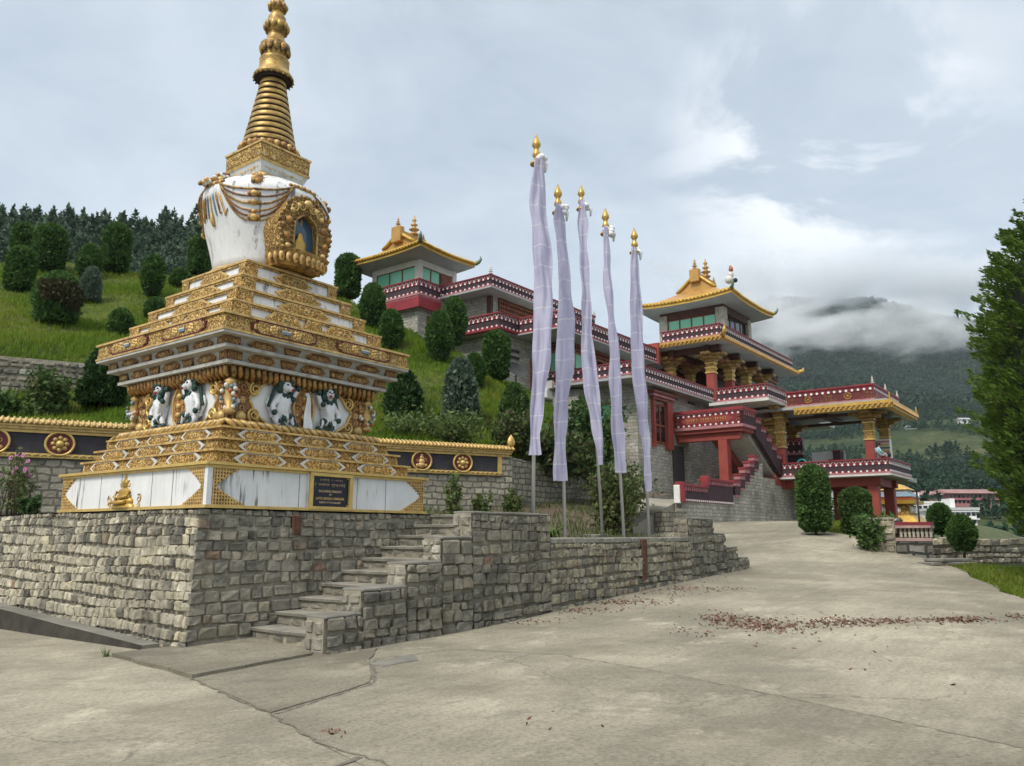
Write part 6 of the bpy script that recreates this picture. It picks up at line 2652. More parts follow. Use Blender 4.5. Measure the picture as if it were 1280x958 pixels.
# name, u, v top, v foot, width px, Y, kind
BUSH = [
    ('column', 27, 280, 322, 27, 46.5, 'dark column topiary peeking up behind two others at the far left of the slope'),
    ('column', 59, 282, 342, 38, 44, 'broad dark column topiary, second from the left along the top of the slope'),
    ('column', 22, 310, 369, 33, 40, 'leftmost dark column topiary on the slope, standing lower than the broad one'),
    ('dryball', 69, 342, 408, 55, 34, 'largest round topiary on the slope with a dry brown side and a short trunk'),
    ('egg', 109, 307, 356, 30, 44, 'egg shaped topiary just behind the small bluish one'),
    ('blue', 112, 336, 379, 24, 39, 'small bluish grey bush in front of the egg shaped topiary on the left slope'),
    ('column', 143, 281, 344, 33, 46, 'tall dark column topiary on the crest, left of the chorten, against the pine wood'),
    ('egg', 189, 320, 372, 28, 41, 'egg shaped topiary standing alone midway between the tall crest column and the chorten'),
    ('column', 249, 295, 348, 29, 48, 'dark column topiary on the crest just left of the white vase of the chorten'),
    ('egg', 224, 337, 368, 25, 44, 'small topiary half hidden behind the upper steps of the chorten'),
    ('egg', 193, 374, 404, 26, 38, 'small topiary rising just over the stepped roof edge of the chorten'),
    ('egg', 149, 388, 428, 29, 34, 'small egg shaped topiary in the tall grass left of the chorten cornice'),
    ('loose', 126, 440, 510, 52, 27.5, 'dark loose juniper beside the old terrace wall, left of the chorten cornice'),
    ('column', 434, 319, 376, 32, 44, 'column topiary on the skyline between the chorten and the hilltop pavilion'),
    ('egg', 465, 356, 413, 32, 39, 'dark egg shaped topiary under the left corner of the hilltop pavilion'),
    ('egg', 488, 389, 439, 29, 36, 'smaller egg shaped topiary just right of the chorten steps, below the hilltop pavilion'),
    ('egg', 567, 373, 434, 33, 38.5, 'rearmost of the pair of topiaries in front of the stone house'),
    ('egg', 549, 391, 454, 33, 35.5, 'front one of the pair of topiaries in front of the stone house'),
    ('column', 620, 415, 478, 33, 36, 'square shouldered column topiary against the stone wall left of the flags'),
    ('egg', 593, 444, 489, 26, 34, 'small green topiary right behind the big silvery blue bush'),
    ('blue', 575, 451, 537, 44, 30, 'big silvery blue conifer bush on the lower slope'),
    ('loose', 503, 466, 530, 46, 30, 'feathery dark juniper right of the chorten above the garden wall'),
    ('bluegreen', 643, 482, 549, 39, 30, 'rounded grey green bush left of the tallest prayer flag'),
]
CP = []
for k, u, vt, vb, wd, Y, lab in BUSH:
    p = at(u, vb - 3, Y)
    CP.append((p.x, p.y, p.z))
for u, v, Y in ((0, 505, 27), (60, 505, 27.6), (115, 503, 28.4), (0, 440, 28.3), (110, 438, 29.4), (-120, 438, 27.3), (-120, 505, 26.), (0, 398, 35), (0, 345, 46.5), (-150, 345, 46), (150, 346, 48), (250, 350, 49.5), (340, 352, 50),
                (500, 410, 41), (470, 385, 43), (530, 440, 37), (640, 490, 37.5), (680, 520, 35), (720, 545, 34), (560, 480, 32), (600, 520, 31), (720, 590, 30), (680, 560, 30), (700, 500, 39)):
    p = at(u, v, Y)
    CP.append((p.x, p.y, p.z))
for s_ in range(-14, 14, 4):      # foot of the slope just behind the boundary wall
    r = 11.66 - (s_ + 14) * 1.0
    l = 3.0 + (11.66 - r) * .448 + .7
    q = W(r, l)
    CP.append((q.x, q.y, 4.25))
q = W(-28, 22)
CP.append((q.x, q.y, 4.5))
for r, l, z in ((13, 3.7, 4.1), (17, 3.7, 3.6), (21, 3.8, 2.9), (25.5, 7.5, 3.6), (25.5, 9.5, 5.2), (24, 5, 3.0), (30, 11, 4.5), (40, 10, 4.5), (34, 20, 12), (24, 14, 9.0), (22, 13, 9.4), (21, 17, 12.2), (21, 20, 13.5), (28, 24, 14), (10, 40, 19), (0, 50, 21), (-10, 55, 21)):
    q = W(r, l)
    CP.append((q.x, q.y, z))
for u, Y, dz in ((0, 62, 15), (100, 64, 15), (200, 66, 15), (300, 70, 15.5), (420, 75, 15)):
    p = at(u, 400, Y)
    CP.append((p.x, p.y, dz))
HILL = tps_fit(CP)


def lmin_hill(r):
    if r < 11.66:
        return 3.0 + (11.66 - r) * .448 + .42
    if r < 21.4:
        return 3.5
    return min(6.17, 3.5 + (r - 21.4) * 3)


mb = MB()
nr_, nl_ = 150, 120
rows_r = np.linspace(-46, 30, nr_ + 1)
gv = []
for r in rows_r:
    la = lmin_hill(r)
    t = np.linspace(0, 1, nl_ + 1) ** 1.25
    for l in la + (62 - la) * t:
        gv.append((r, l))
gv = np.array(gv)
gx = OX + gv[:, 0] * RV[0] + gv[:, 1] * LV[0]
gy = OY + gv[:, 0] * RV[1] + gv[:, 1] * LV[1]
gz = HILL(gx, gy)
gz += np.array([.22 * mnoise.noise((x * .45, y * .45, 0)) + .10 * mnoise.noise((x * 1.3, y * 1.3, 4)) for x, y in zip(gx, gy)])
vv = [(a, b, c) for (a, b), c in zip(gv, gz)]
ff = []
for i in range(nr_):
    for j in range(nl_):
        k = i * (nl_ + 1) + j
        ff.append((k, k + nl_ + 1, k + nl_ + 2, k + 1))


def hill_mat():
    t = NT('hill_soil').set(.95, 0, .2)
    p = t.pos()
    c = t.ramp(t.noise(p, .35, 6, .62), [(.30, (.075, .06, .03)), (.42, (.065, .085, .018)), (.58, (.095, .125, .022)), (.72, (.13, .12, .045))])
    c = t.mix(1., c, t.ramp(t.noise(p, 5, 6, .7), [(.3, .6), (.7, 1.35)]), 'MULTIPLY')
    t.col(c)
    t.bump(t.noise(p, 9, 6, .7), .8, .15)
    M['hill_soil'] = t.m


hill_mat()
mb.add(vv, ff, 'hill_soil', True)
mb.build('hillside', None, (0, 0, 0))['kind'] = 'structure'
# ------------- level ground round the road, terrace and lawn
def zground(r, l):
    z = zroad(r, max(l, -40)) - .09
    e = edge_l(r)
    if l < e:
        z -= 1.25 * min(1, max(0, (r - 17) / 4)) * min(1, max(0, (-l - 4.5) / 3))
        z += .02 + .05 * mnoise.noise((r * .4, l * .4, 2)) + .10 * min(1, (e - l) / 3)
    return z


GM = grid_sheet('ground', FR, -60, 66, 126, lambda r: (-70, 40 if r < -47 else (-30 if r < -14 else 6.3 if r > 21 else -2.2)), 60, zground, 'lawn_soil')


# ------------- numpy blades
def blades(name, pts, h, w, m, kind='stuff', seed=1, lean=.5, tri=1, label=None, cat=None):
    """pts: n x 3 world positions; each blade is a bent sliver"""
    rg = np.random.default_rng(seed)
    n = len(pts)
    a = rg.uniform(0, 2 * np.pi, n)
    hh = h * rg.uniform(.5, 1.3, n)
    ww = w * rg.uniform(.6, 1.3, n)
    dx, dy = np.cos(a), np.sin(a)
    b = rg.uniform(0, 2 * np.pi, n)
    ln = lean * hh * rg.uniform(.1, 1., n)
    base = np.array(pts)
    v0 = base + np.stack([dx * ww, dy * ww, -hh * .1], 1)
    v1 = base - np.stack([dx * ww, dy * ww, hh * .1], 1)
    mid = base + np.stack([np.cos(b) * ln * .35, np.sin(b) * ln * .35, hh * .6], 1)
    m0 = mid + np.stack([dx * ww * .6, dy * ww * .6, 0 * hh], 1)
    m1 = mid - np.stack([dx * ww * .6, dy * ww * .6, 0 * hh], 1)
    t = base + np.stack([np.cos(b) * ln, np.sin(b) * ln, hh * .95], 1)
    V = np.stack([v0, v1, m1, m0, t], 1).reshape(-1, 3)
    k = np.arange(n) * 5
    q = np.stack([k, k + 1, k + 2, k + 3], 1)
    tr = np.stack([k + 3, k + 2, k + 4], 1)
    return np_mesh(name, V, [q, tr], m, kind)


def np_mesh(name, V, groups, mats, kind=None, matidx=None, smooth=False):
    me = bpy.data.meshes.new(name)
    loops = np.concatenate([g.reshape(-1) for g in groups])
    tot = np.concatenate([np.full(len(g), g.shape[1]) for g in groups])
    st_ = np.concatenate([[0], np.cumsum(tot)[:-1]])
    me.vertices.add(len(V))
    me.vertices.foreach_set('co', np.asarray(V, np.float32).reshape(-1))
    me.loops.add(len(loops))
    me.loops.foreach_set('vertex_index', loops.astype(np.int32))
    me.polygons.add(len(tot))
    me.polygons.foreach_set('loop_start', st_.astype(np.int32))
    me.polygons.foreach_set('loop_total', tot.astype(np.int32))
    for m in ([mats] if isinstance(mats, str) else mats):
        me.materials.append(M[m])
    if matidx is not None:
        me.polygons.foreach_set('material_index', matidx.astype(np.int32))
    me.update(calc_edges=True)
    o = bpy.data.objects.new(name, me)
    COL.objects.link(o)
    if kind:
        o['kind'] = kind
    return o


rg = np.random.default_rng(7)
# hill grass: uneven clumps
n = 330000
r_ = rg.uniform(-22, 26.4, n)
l_ = 3.4 + rg.uniform(0, 1, n) ** 1.5 * 34
ok = np.array([lmin_hill(a) + .1 < b for a, b in zip(r_, l_)])
ok &= ~((r_ > 21.8) & (l_ > 11.2)) & ~((r_ > 20.9) & (l_ > 16)) & ~((r_ > 25.4))
x_ = OX + r_ * RV[0] + l_ * LV[0]
y_ = OY + r_ * RV[1] + l_ * LV[1]
ok &= (x_ / y_ > -.75) & (x_ / y_ < .2)
x_, y_, r_, l_ = x_[ok], y_[ok], r_[ok], l_[ok]
dens = np.array([mnoise.noise((a * .32, b * .32, 0)) + .5 * mnoise.noise((a * 1.1, b * 1.1, 3)) for a, b in zip(x_, y_)])
keep = rg.uniform(-.8, .6, len(x_)) < dens + .35
x_, y_, dens = x_[keep], y_[keep], dens[keep]
z_ = HILL(x_, y_) + np.array([.22 * mnoise.noise((a * .45, b * .45, 0)) + .10 * mnoise.noise((a * 1.3, b * 1.3, 4)) for a, b in zip(x_, y_)])
hs = .22 + .22 * np.clip(dens, -.5, 1)
g = blades('hill_grass', np.stack([x_, y_, z_], 1), hs, .022, 'grass_hill', 'stuff', 3, .7)
tag(g, 'long uneven green and straw coloured grass covering the slope', 'grass')
# lawn grass
n = 110000
r_ = rg.uniform(2, 36, n)
e_ = np.array([edge_l(a) for a in r_])
l_ = e_ - .0 - rg.uniform(0, 1, n) ** 1.3 * 14
x_ = OX + r_ * RV[0] + l_ * LV[0]
y_ = OY + r_ * RV[1] + l_ * LV[1]
ok = (x_ / y_ < .72) & (y_ > 10) & (y_ < 33)
x_, y_, r_, l_ = x_[ok], y_[ok], r_[ok], l_[ok]
z_ = np.array([zground(a, b) for a, b in zip(r_, l_)])
g = blades('lawn_grass', np.stack([x_, y_, z_], 1), .11 + .05 * rg.uniform(0, 1, len(x_)), .016, 'grass_lawn', 'stuff', 4, .8)
tag(g, 'short green lawn grass right of the road', 'grass')
# dry weeds on the bed under the flags
n = 5200
r_ = rg.uniform(3.4, 20, n)
l_ = rg.uniform(-4.0, 3.3, n)
ok = np.array([not (a > 10.2 and b < -1.9 + min(4.3, (a - 10.4) * .75)) and mnoise.noise((a * .9, b * .9, 0)) > -.25 for a, b in zip(r_, l_)])
r_, l_ = r_[ok], l_[ok]
x_ = OX + r_ * RV[0] + l_ * LV[0]
y_ = OY + r_ * RV[1] + l_ * LV[1]
z_ = np.array([zbed(a, b) for a, b in zip(r_, l_)])
g = blades('bed_weeds', np.stack([x_, y_, z_], 1), .20, .014, 'leaf_shrub', 'stuff', 8, .9)
tag(g, 'dry low weeds covering the soil of the flag bed', 'weeds')
# grit lying on the concrete
n = 1500
r_ = rg.uniform(-6, 12, n)
l_ = rg.uniform(-12, -4.8, n)
P = []
for a, b in zip(r_, l_):
    P.append((a, b))
for (a0, b0), (a1, b1), k in (((-3.60, -4.40), (-4.14, -6.52), 260), ((-4.13, -6.55), (-2.70, -6.32), 160), ((-2.7, -6.3), (-1.7, -5.28), 160), ((-4.14, -6.55), (-5.1, -9.9), 160), ((-1.2, -4.62), (12, -4.62), 900)):
    for _ in range(k):
        t_ = rg.uniform()
        P.append((a0 + (a1 - a0) * t_ + rg.normal(0, .05), b0 + (b1 - b0) * t_ - abs(rg.normal(0, .07))))
V, Q = [], []
for a, b in P:
    p = W(a, b, zroad(a, b))
    s_ = rg.uniform(.003, .011) * (1.6 if rg.uniform() < .06 else 1)
    k0 = len(V)
    z0 = p.z + .002
    for q in range(4):
        an = q * PI / 2 + rg.uniform(-.4, .4)
        V.append((p.x + math.cos(an) * s_, p.y + math.sin(an) * s_, z0))
    V.append((p.x, p.y, z0 + s_ * .9))
    for q in range(4):
        Q.append((k0 + q, k0 + (q + 1) % 4, k0 + 4))
g = np_mesh('grit', np.array(V), [np.array(Q)], 'step_stone', 'stuff')
tag(g, 'loose grit and small stones scattered on the concrete', 'grit')
# fallen leaves and twigs across the road
pts = []
lrg = random.Random(3)
for (u, v, n, su, sv) in ((900, 772, 60, 14, 4), (935, 778, 120, 26, 4.5), (965, 783, 70, 20, 4), (1030, 779, 110, 26, 3), (1075, 778, 90, 24, 3), (1120, 778, 60, 20, 3), (1190, 775, 70, 22, 2.5), (1220, 776, 40, 16, 3), (845, 788, 26, 10, 3), (885, 793, 18, 10, 2.5), (1270, 772, 40, 10, 3), (980, 790, 20, 16, 3), (905, 774, 110, 15, 3.6), (935, 779, 120, 24, 4.2), (968, 785, 70, 18, 3.5), (1040, 779, 110, 26, 3.2), (1088, 777, 100, 24, 3.), (1200, 776, 200, 24, 1.8), (960, 784, 160, 30, 2.5), (765, 753, 220, 40, 2.0), (720, 763, 160, 30, 2.), (850, 737, 220, 40, 1.5), (640, 778, 120, 30, 2.),
                          (700, 766, 60, 24, 5), (770, 752, 80, 30, 4), (830, 742, 60, 26, 3), (880, 730, 30, 20, 3), (1000, 800, 10, 40, 6), (1100, 830, 8, 80, 20), (700, 900, 6, 60, 10), (420, 917, 14, 8, 2)):
    for i in range(n):
        uu, vv_ = lrg.gauss(u, su), lrg.gauss(v, sv)
        a, b = (uu - 640) / F, (479 - vv_) / F
        d = Vector((a, cp - b * sp, sp + b * cp))
        t = 1.6 / max(.02, -d.z)
        for _ in range(12):
            p = d * t
            r, l = RL(p.x, p.y)
            t = (1.6 - zroad(r, l)) / max(.02, -d.z)
        p = d * t
        r, l = RL(p.x, p.y)
        if l < -4.7 or r > 13:
            pts.append((p.x, p.y, zroad(r, l) + .012))
P = np.array(pts)
n = len(P)
a = rg.uniform(0, 2 * np.pi, n)
L = rg.uniform(.010, .045, n)
Wd = rg.uniform(.005, .014, n)
dx, dy = np.cos(a), np.sin(a)
e1 = np.stack([dx * L, dy * L, rg.uniform(-.004, .02, n)], 1)
e2 = np.stack([-dy * Wd, dx * Wd, rg.uniform(0, .014, n)], 1)
V = np.stack([P - e1, P + e2, P + e1, P - e2], 1).reshape(-1, 3)
k = np.arange(n) * 4
g = np_mesh('fallen_leaves', V, [np.stack([k, k + 1, k + 2, k + 3], 1)], 'leaf_litter', 'stuff')
tag(g, 'reddish brown fallen leaves drifted in a line across the road', 'leaves')
# ================================================================== PLANTS


def leaf_cloud(pts, nrm, size, seed=1, aspect=1.8, spread=.9):
    """a leaf quad at every point, turned mostly along nrm"""
    rg = np.random.default_rng(seed)
    n = len(pts)
    d = nrm + rg.normal(0, spread, (n, 3))
    d /= np.linalg.norm(d, axis=1)[:, None]
    s_ = np.cross(d, rg.normal(0, 1, (n, 3)))
    s_ /= np.linalg.norm(s_, axis=1)[:, None] + 1e-9
    sz = size * rg.uniform(.6, 1.35, n)[:, None]
    a, b = d * sz * aspect * .5, s_ * sz * .5
    V = np.stack([pts - a * .6, pts - a * .0 + b, pts + a, pts - a * .0 - b], 1).reshape(-1, 3)
    k = np.arange(n) * 4
    return V, np.stack([k, k + 1, k + 2, k + 3], 1)


def crown_shape(kind, n, seed):
    """unit shape: height 1 (z 0..1), radius about .5; returns points and outward normals"""
    rg = np.random.default_rng(seed)
    z = rg.uniform(0, 1, n)
    a = rg.uniform(0, 2 * np.pi, n)
    if kind == 'column':
        rad_ = np.minimum(1, ((1 - z) / .16) ** .5) * np.minimum(1, (.45 + (z / .14)) ** .8) * (.93 + .07 * np.sin(z * 3))
    elif kind == 'egg':
        rad_ = np.sqrt(np.clip(1 - ((z - .42) / .58) ** 2, 0, 1)) * np.where(z < .42, np.clip(.72 + z * .67, 0, 1), 1.)
    elif kind in ('ball', 'dryball'):
        rad_ = np.sqrt(np.clip(1 - ((z - .42) / .58) ** 2, 0, 1)) * np.where(z < .3, .9, 1)
        rad_ = np.where(z < .42, np.minimum(1, .75 + z * .6), rad_)
    elif kind in ('blue', 'bluegreen'):
        rad_ = np.sqrt(np.clip(1 - ((z - .36) / .66) ** 2, 0, 1)) * (1 - .18 * z)
    else:   # loose juniper
        rad_ = np.sqrt(np.clip(1 - ((z - .35) / .72) ** 2, 0, 1)) * (1 - .22 * z)
    amp = {'column': .07, 'egg': .075, 'ball': .08, 'dryball': .09}.get(kind, .15)
    bump_ = np.array([1 + amp * 2 * mnoise.noise((math.cos(p) * 2.2 + seed, math.sin(p) * 2.2, q * 4.5)) + amp * 1.4 * mnoise.noise((math.cos(p) * 6, math.sin(p) * 6 + seed, q * 11)) for p, q in zip(a, z)])
    inner = 1 - rg.exponential(.07, n) + np.where(rg.uniform(0, 1, n) < .10, rg.uniform(.0, .14, n), 0)
    R = .5 * rad_ * bump_ * np.clip(inner, .35, 1.12)
    pts = np.stack([R * np.cos(a), R * np.sin(a), z], 1)
    up = .75 if kind not in ('column',) else .55
    nr = np.stack([np.cos(a), np.sin(a), np.full(n, up) + (z - .5)], 1)
    nr /= np.linalg.norm(nr, axis=1)[:, None]
    return pts, nr, bump_


def crown_mesh(kind, h, w, n, leaf, mats, seed, core=True):
    pts, nr, _ = crown_shape(kind, n, seed)
    pts = pts * np.array([w, w, h])
    V, q = leaf_cloud(pts, nr, leaf, seed, 2.0, .55)
    mi = np.zeros(len(q), int)
    if kind == 'dryball':
        side = (pts[:, 0] + pts[:, 1] * -.6) / w
        patch = np.array([mnoise.noise((p[0] * .9, p[1] * .9, p[2] * 1.1)) for p in pts])
        mi = np.where((side + patch * .7 > .14) & (pts[:, 2] / h < .78) & (pts[:, 2] / h > .2), 1, 0)
    me_v = [V]
    groups = [q]
    mm = list(mats)
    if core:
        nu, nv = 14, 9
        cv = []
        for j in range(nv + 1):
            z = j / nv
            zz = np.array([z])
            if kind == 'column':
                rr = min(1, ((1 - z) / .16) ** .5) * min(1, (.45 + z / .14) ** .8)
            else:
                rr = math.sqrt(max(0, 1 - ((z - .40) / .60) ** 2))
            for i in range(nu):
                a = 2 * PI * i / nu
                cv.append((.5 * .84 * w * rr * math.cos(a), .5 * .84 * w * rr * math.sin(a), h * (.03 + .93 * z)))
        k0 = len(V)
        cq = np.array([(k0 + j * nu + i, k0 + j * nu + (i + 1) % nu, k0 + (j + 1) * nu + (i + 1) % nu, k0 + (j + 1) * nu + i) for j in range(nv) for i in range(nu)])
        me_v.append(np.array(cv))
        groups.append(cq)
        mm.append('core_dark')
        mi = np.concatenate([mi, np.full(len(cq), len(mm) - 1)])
    return np.concatenate(me_v), groups, mm, mi


MATK = {'column': ['leaf_topiary'], 'egg': ['leaf_topiary'], 'dryball': ['leaf_topiary', 'leaf_dry'], 'blue': ['leaf_blue'], 'bluegreen': ['leaf_mid'], 'loose': ['leaf_dark'], 'ball': ['leaf_topiary']}
CATK = {'column': 'topiary', 'egg': 'topiary', 'dryball': 'topiary', 'blue': 'bush', 'bluegreen': 'bush', 'loose': 'bush', 'ball': 'topiary'}


def plant_bush(kind, pos, h, w, label, seed, n=5200, leaf=.075, mats=None, name=None, trunk=True, group=None):
    nm = name or ('topiary' if CATK.get(kind) == 'topiary' else 'bush')
    t = thing(nm, label, CATK.get(kind, 'bush'), (0, 0, 0), group, Matrix.Translation(pos))
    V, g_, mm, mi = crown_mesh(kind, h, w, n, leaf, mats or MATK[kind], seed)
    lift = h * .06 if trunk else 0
    V[:, 2] = V[:, 2] + lift
    o = np_mesh('crown', V, g_, mm, None, mi)
    o.parent = t
    if trunk:
        mb = MB()
        mb.tube([(0, 0, -.3), (.02, .01, h * .1), (0, 0, h * .5)], [.07 * w / 1.2, .06 * w / 1.2, .03], 7, 'bark')
        mb.build('trunk', t)
    return t


for i, (k, u, vt, vb, wd, Y, lab) in enumerate(BUSH):
    foot, head = at(u, vb, Y), at(u, vt, Y)
    sc_ = Y / F * 1.01
    h = (head.z - foot.z)
    zf_ = float(HILL(np.array([foot.x]), np.array([foot.y]))[0])
    w_ = wd * sc_
    n = {'dryball': 6500, 'blue': 6000}.get(k, 5200)
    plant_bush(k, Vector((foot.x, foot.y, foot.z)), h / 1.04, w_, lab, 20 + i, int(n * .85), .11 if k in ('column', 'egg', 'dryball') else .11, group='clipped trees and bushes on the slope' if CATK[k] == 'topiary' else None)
for k, u, vt, vb, wd, Y, lab, mats in (
        ('column', 1020, 583, 670, 38, 29, 'tall square column topiary beside the road in front of the terrace', ['leaf_topiary']),
        ('column', 1072, 611, 671, 35, 29.5, 'shorter fuzzy topiary beside the road below the terrace columns', ['leaf_mid']),
        ('egg', 1177, 631, 670, 27, 26, 'round dark topiary standing on the wall behind the balustrade', ['leaf_dark']),
        ('egg', 1205, 646, 691, 30, 23.6, 'round topiary in front of the rubble wall beside the lawn', ['leaf_dark'])):
    foot, head = at(u, vb, Y), at(u, vt, Y)
    plant_bush(k, foot, (head.z - foot.z) / 1.04, wd * Y / F * 1.01, lab, u, 6500, .075, ['leaf_topiary'] if u != 1072 else ['leaf_mid'])


def natural_shrub(name, label, pos, h, w, n, leaf, mats, seed, nb=26, cat='shrub', flowers=None):
    """many thin stems, leaves clumped along them"""
    t = thing(name, label, cat, (0, 0, 0), None, Matrix.Translation(pos))
    rr = random.Random(seed)
    mb = MB()
    P, D = [], []
    tips = []
    for i in range(nb):
        a = rr.uniform(0, 2 * PI)
        ox, oy = rr.uniform(-.3, .3) * w, rr.uniform(-.3, .3) * w
        hh = h * rr.uniform(.5, 1.)
        sx, sy = math.cos(a) * w * rr.uniform(.05, .38), math.sin(a) * w * rr.uniform(.05, .38)
        pts = [Vector((ox, oy, -.1)), Vector((ox + sx * .4, oy + sy * .4, hh * .5)), Vector((ox + sx, oy + sy, hh))]
        mb.tube(pts, [.014, .01, .004], 4, 'bark')
        tips.append(pts[-1])
        for k in range(n // nb):
            s_ = rr.uniform(.15, 1.05)
            p = pts[0].lerp(pts[1], s_ * 2) if s_ < .5 else pts[1].lerp(pts[2], s_ * 2 - 1)
            rad_ = w * .13 * (1.1 - .6 * s_)
            P.append(p + Vector((rr.gauss(0, rad_), rr.gauss(0, rad_), rr.gauss(0, rad_ * .7))))
            D.append((rr.gauss(0, .6), rr.gauss(0, .6), .6))
    P = np.array([tuple(p) for p in P])
    V, q = leaf_cloud(P, np.array(D), leaf, seed, 2.1, .7)
    mi = np.random.default_rng(seed).integers(0, len(mats), len(q))
    o = np_mesh('foliage', V, [q], mats, None, mi)
    o.parent = t
    if flowers:
        for p in tips:
            for _ in range(1):
                c_ = p + Vector((rr.gauss(0, .12), rr.gauss(0, .12), rr.gauss(0, .1)))
                for k in range(6):
                    a = k * PI / 3
                    mb.ball(c_ + Vector((math.cos(a) * .03, math.sin(a) * .012, math.sin(a) * .03)), .022, flowers, 5, 3, (1, .5, 1))
    mb.build('stems', t)
    return t


def hz(x, y):
    return float(HILL(np.array([x]), np.array([y]))[0])


def on_hill(u, v, Y):
    p = at(u, v, Y)
    return Vector((p.x, p.y, hz(p.x, p.y)))


natural_shrub('shrub', 'tall dark green shrub behind the second and third prayer flags', at(735, 592, 30), 2.7, 2.3, 5200, .13, ['leaf_dark', 'leaf_topiary', 'leaf_mid'], 1, 46)
natural_shrub('shrub', 'brownish shrub with yellowing leaves spilling over the garden wall behind the first flags', at(690, 590, 28.5), 1.5, 2.6, 3800, .12, ['leaf_dry', 'leaf_shrub', 'leaf_dark'], 2, 40)
natural_shrub('shrub', 'yellowish climbing shrub leaning on the garden wall between the fourth flag poles', at(768, 668, 21.5), 1.85, 1.05, 2600, .075, ['leaf_shrub', 'leaf_weed', 'leaf_dry'], 3, 34)
natural_shrub('shrub', 'sprawling yellow green shrub at the lower end of the garden wall', at(775, 640, 27.5), 1.6, 2.0, 3000, .09, ['leaf_shrub', 'leaf_dry', 'leaf_mid'], 13, 34)
natural_shrub('shrub', 'untidy light green shrub growing up the old terrace wall at the far left', on_hill(60, 507, 26.2), 1.6, 1.15, 2600, .11, ['leaf_mid', 'leaf_shrub'], 4, 40)
natural_shrub('shrub', 'low leafy shrub in the corner left of the old terrace wall', on_hill(4, 507, 26.), .75, .9, 1500, .11, ['leaf_mid', 'leaf_topiary'], 5, 30)
natural_shrub('shrub', 'low bushy weeds on top of the garden wall beside the silvery blue bush', at(540, 553, 27.3), .9, 3.2, 3600, .09, ['leaf_shrub', 'leaf_mid', 'leaf_weed'], 6, 60)
natural_shrub('shrub', 'weedy brown and green shrub above the golden corner ornament', at(640, 560, 27.6), 1.2, 1.6, 2600, .10, ['leaf_shrub', 'leaf_dry', 'leaf_mid'], 7, 34)
natural_shrub('shrub', 'spreading green shrub at the road edge in front of the stone pier', at(1098, 684, 25.6), .95, 1.45, 3600, .085, ['leaf_mid', 'leaf_topiary'], 8, 34)
natural_shrub('weed', 'slender yellow green weed growing against the dark panel of the garden wall', at(568, 648, 22.5), 1.25, .55, 500, .075, ['leaf_weed'], 9, 7, 'weed')
natural_shrub('weed', 'short bushy weed at the foot of the garden wall, right of the slender one', at(601, 648, 22.8), .75, .55, 420, .075, ['leaf_weed', 'leaf_shrub'], 10, 8, 'weed')
natural_shrub('weed', 'weed sprouting at the corner of the garden wall left of the tallest flag pole', at(640, 640, 22.8), .6, .6, 380, .075, ['leaf_weed', 'leaf_shrub'], 11, 8, 'weed')
natural_shrub('flower_bush', 'wispy bush with pink flowers at the left end of the platform', at(18, 640, 16.8), 1.25, 1.0, 900, .05, ['leaf_shrub', 'leaf_weed'], 12, 18, 'flowers', 'petal_pink')
natural_shrub('potted_plant', 'low dark leafy plant with one red bloom left of the plinth', at(38, 638, 15.8), .26, .38, 300, .08, ['leaf_dark', 'leaf_mid'], 14, 8, 'plant')
# sword-leaved plant in the flag bed
yp = at(686, 672, 16.2)
t = thing('spiky_plant', 'clump of long arching green and yellow blades beside the second flag pole', 'plant', (0, 0, 0), None, Matrix.Translation((yp.x, yp.y, 1.44)))
mb = MB()
rr = random.Random(5)
for i in range(70):
    a = rr.uniform(0, 2 * PI)
    L_ = rr.uniform(.35, .8)
    pts = []
    for k in range(6):
        s_ = k / 5
        pts.append(Vector((math.cos(a) * L_ * s_ * .75, math.sin(a) * L_ * s_ * .75, L_ * (1.25 * s_ - .95 * s_ * s_ * rr.uniform(.8, 1.3)))))
    sd2 = Vector((-math.sin(a), math.cos(a), 0))
    v_, f_ = [], []
    for k, p in enumerate(pts):
        w_ = .022 * (1 - (k / 5) ** 2) + .002
        v_ += [p + sd2 * w_, p - sd2 * w_]
    for k in range(5):
        f_.append((2 * k, 2 * k + 1, 2 * k + 3, 2 * k + 2))
    mb.add(v_, f_, 'leaf_blade' if rr.random() < .8 else 'leaf_dry')
mb.build('leaves', t)
# little tufts in the cracks by the kerb
for (u, v, lab, c) in ((133, 822, 'tiny green weed tuft in the crack at the end of the dark kerb', 'leaf_weed'),):
    p = at(u, v, 11.)
    mb = MB()
    for i in range(26):
        a = rr.uniform(0, 6.28)
        hh = rr.uniform(.06, .16)
        b_ = Vector((rr.gauss(0, .02), rr.gauss(0, .02), 0))
        tp_ = b_ + Vector((math.cos(a) * hh * .5, math.sin(a) * hh * .5, hh))
        s_ = Vector((-math.sin(a), math.cos(a), 0)) * .006
        mb.add([b_ + s_, b_ - s_, tp_], [(0, 1, 2)], c)
    o = mb.build('weed', None, (0, 0, 0), Matrix.Translation((p.x, p.y, zroad(*RL(p.x, p.y)) + .0)))
    tag(o, lab, 'weed')
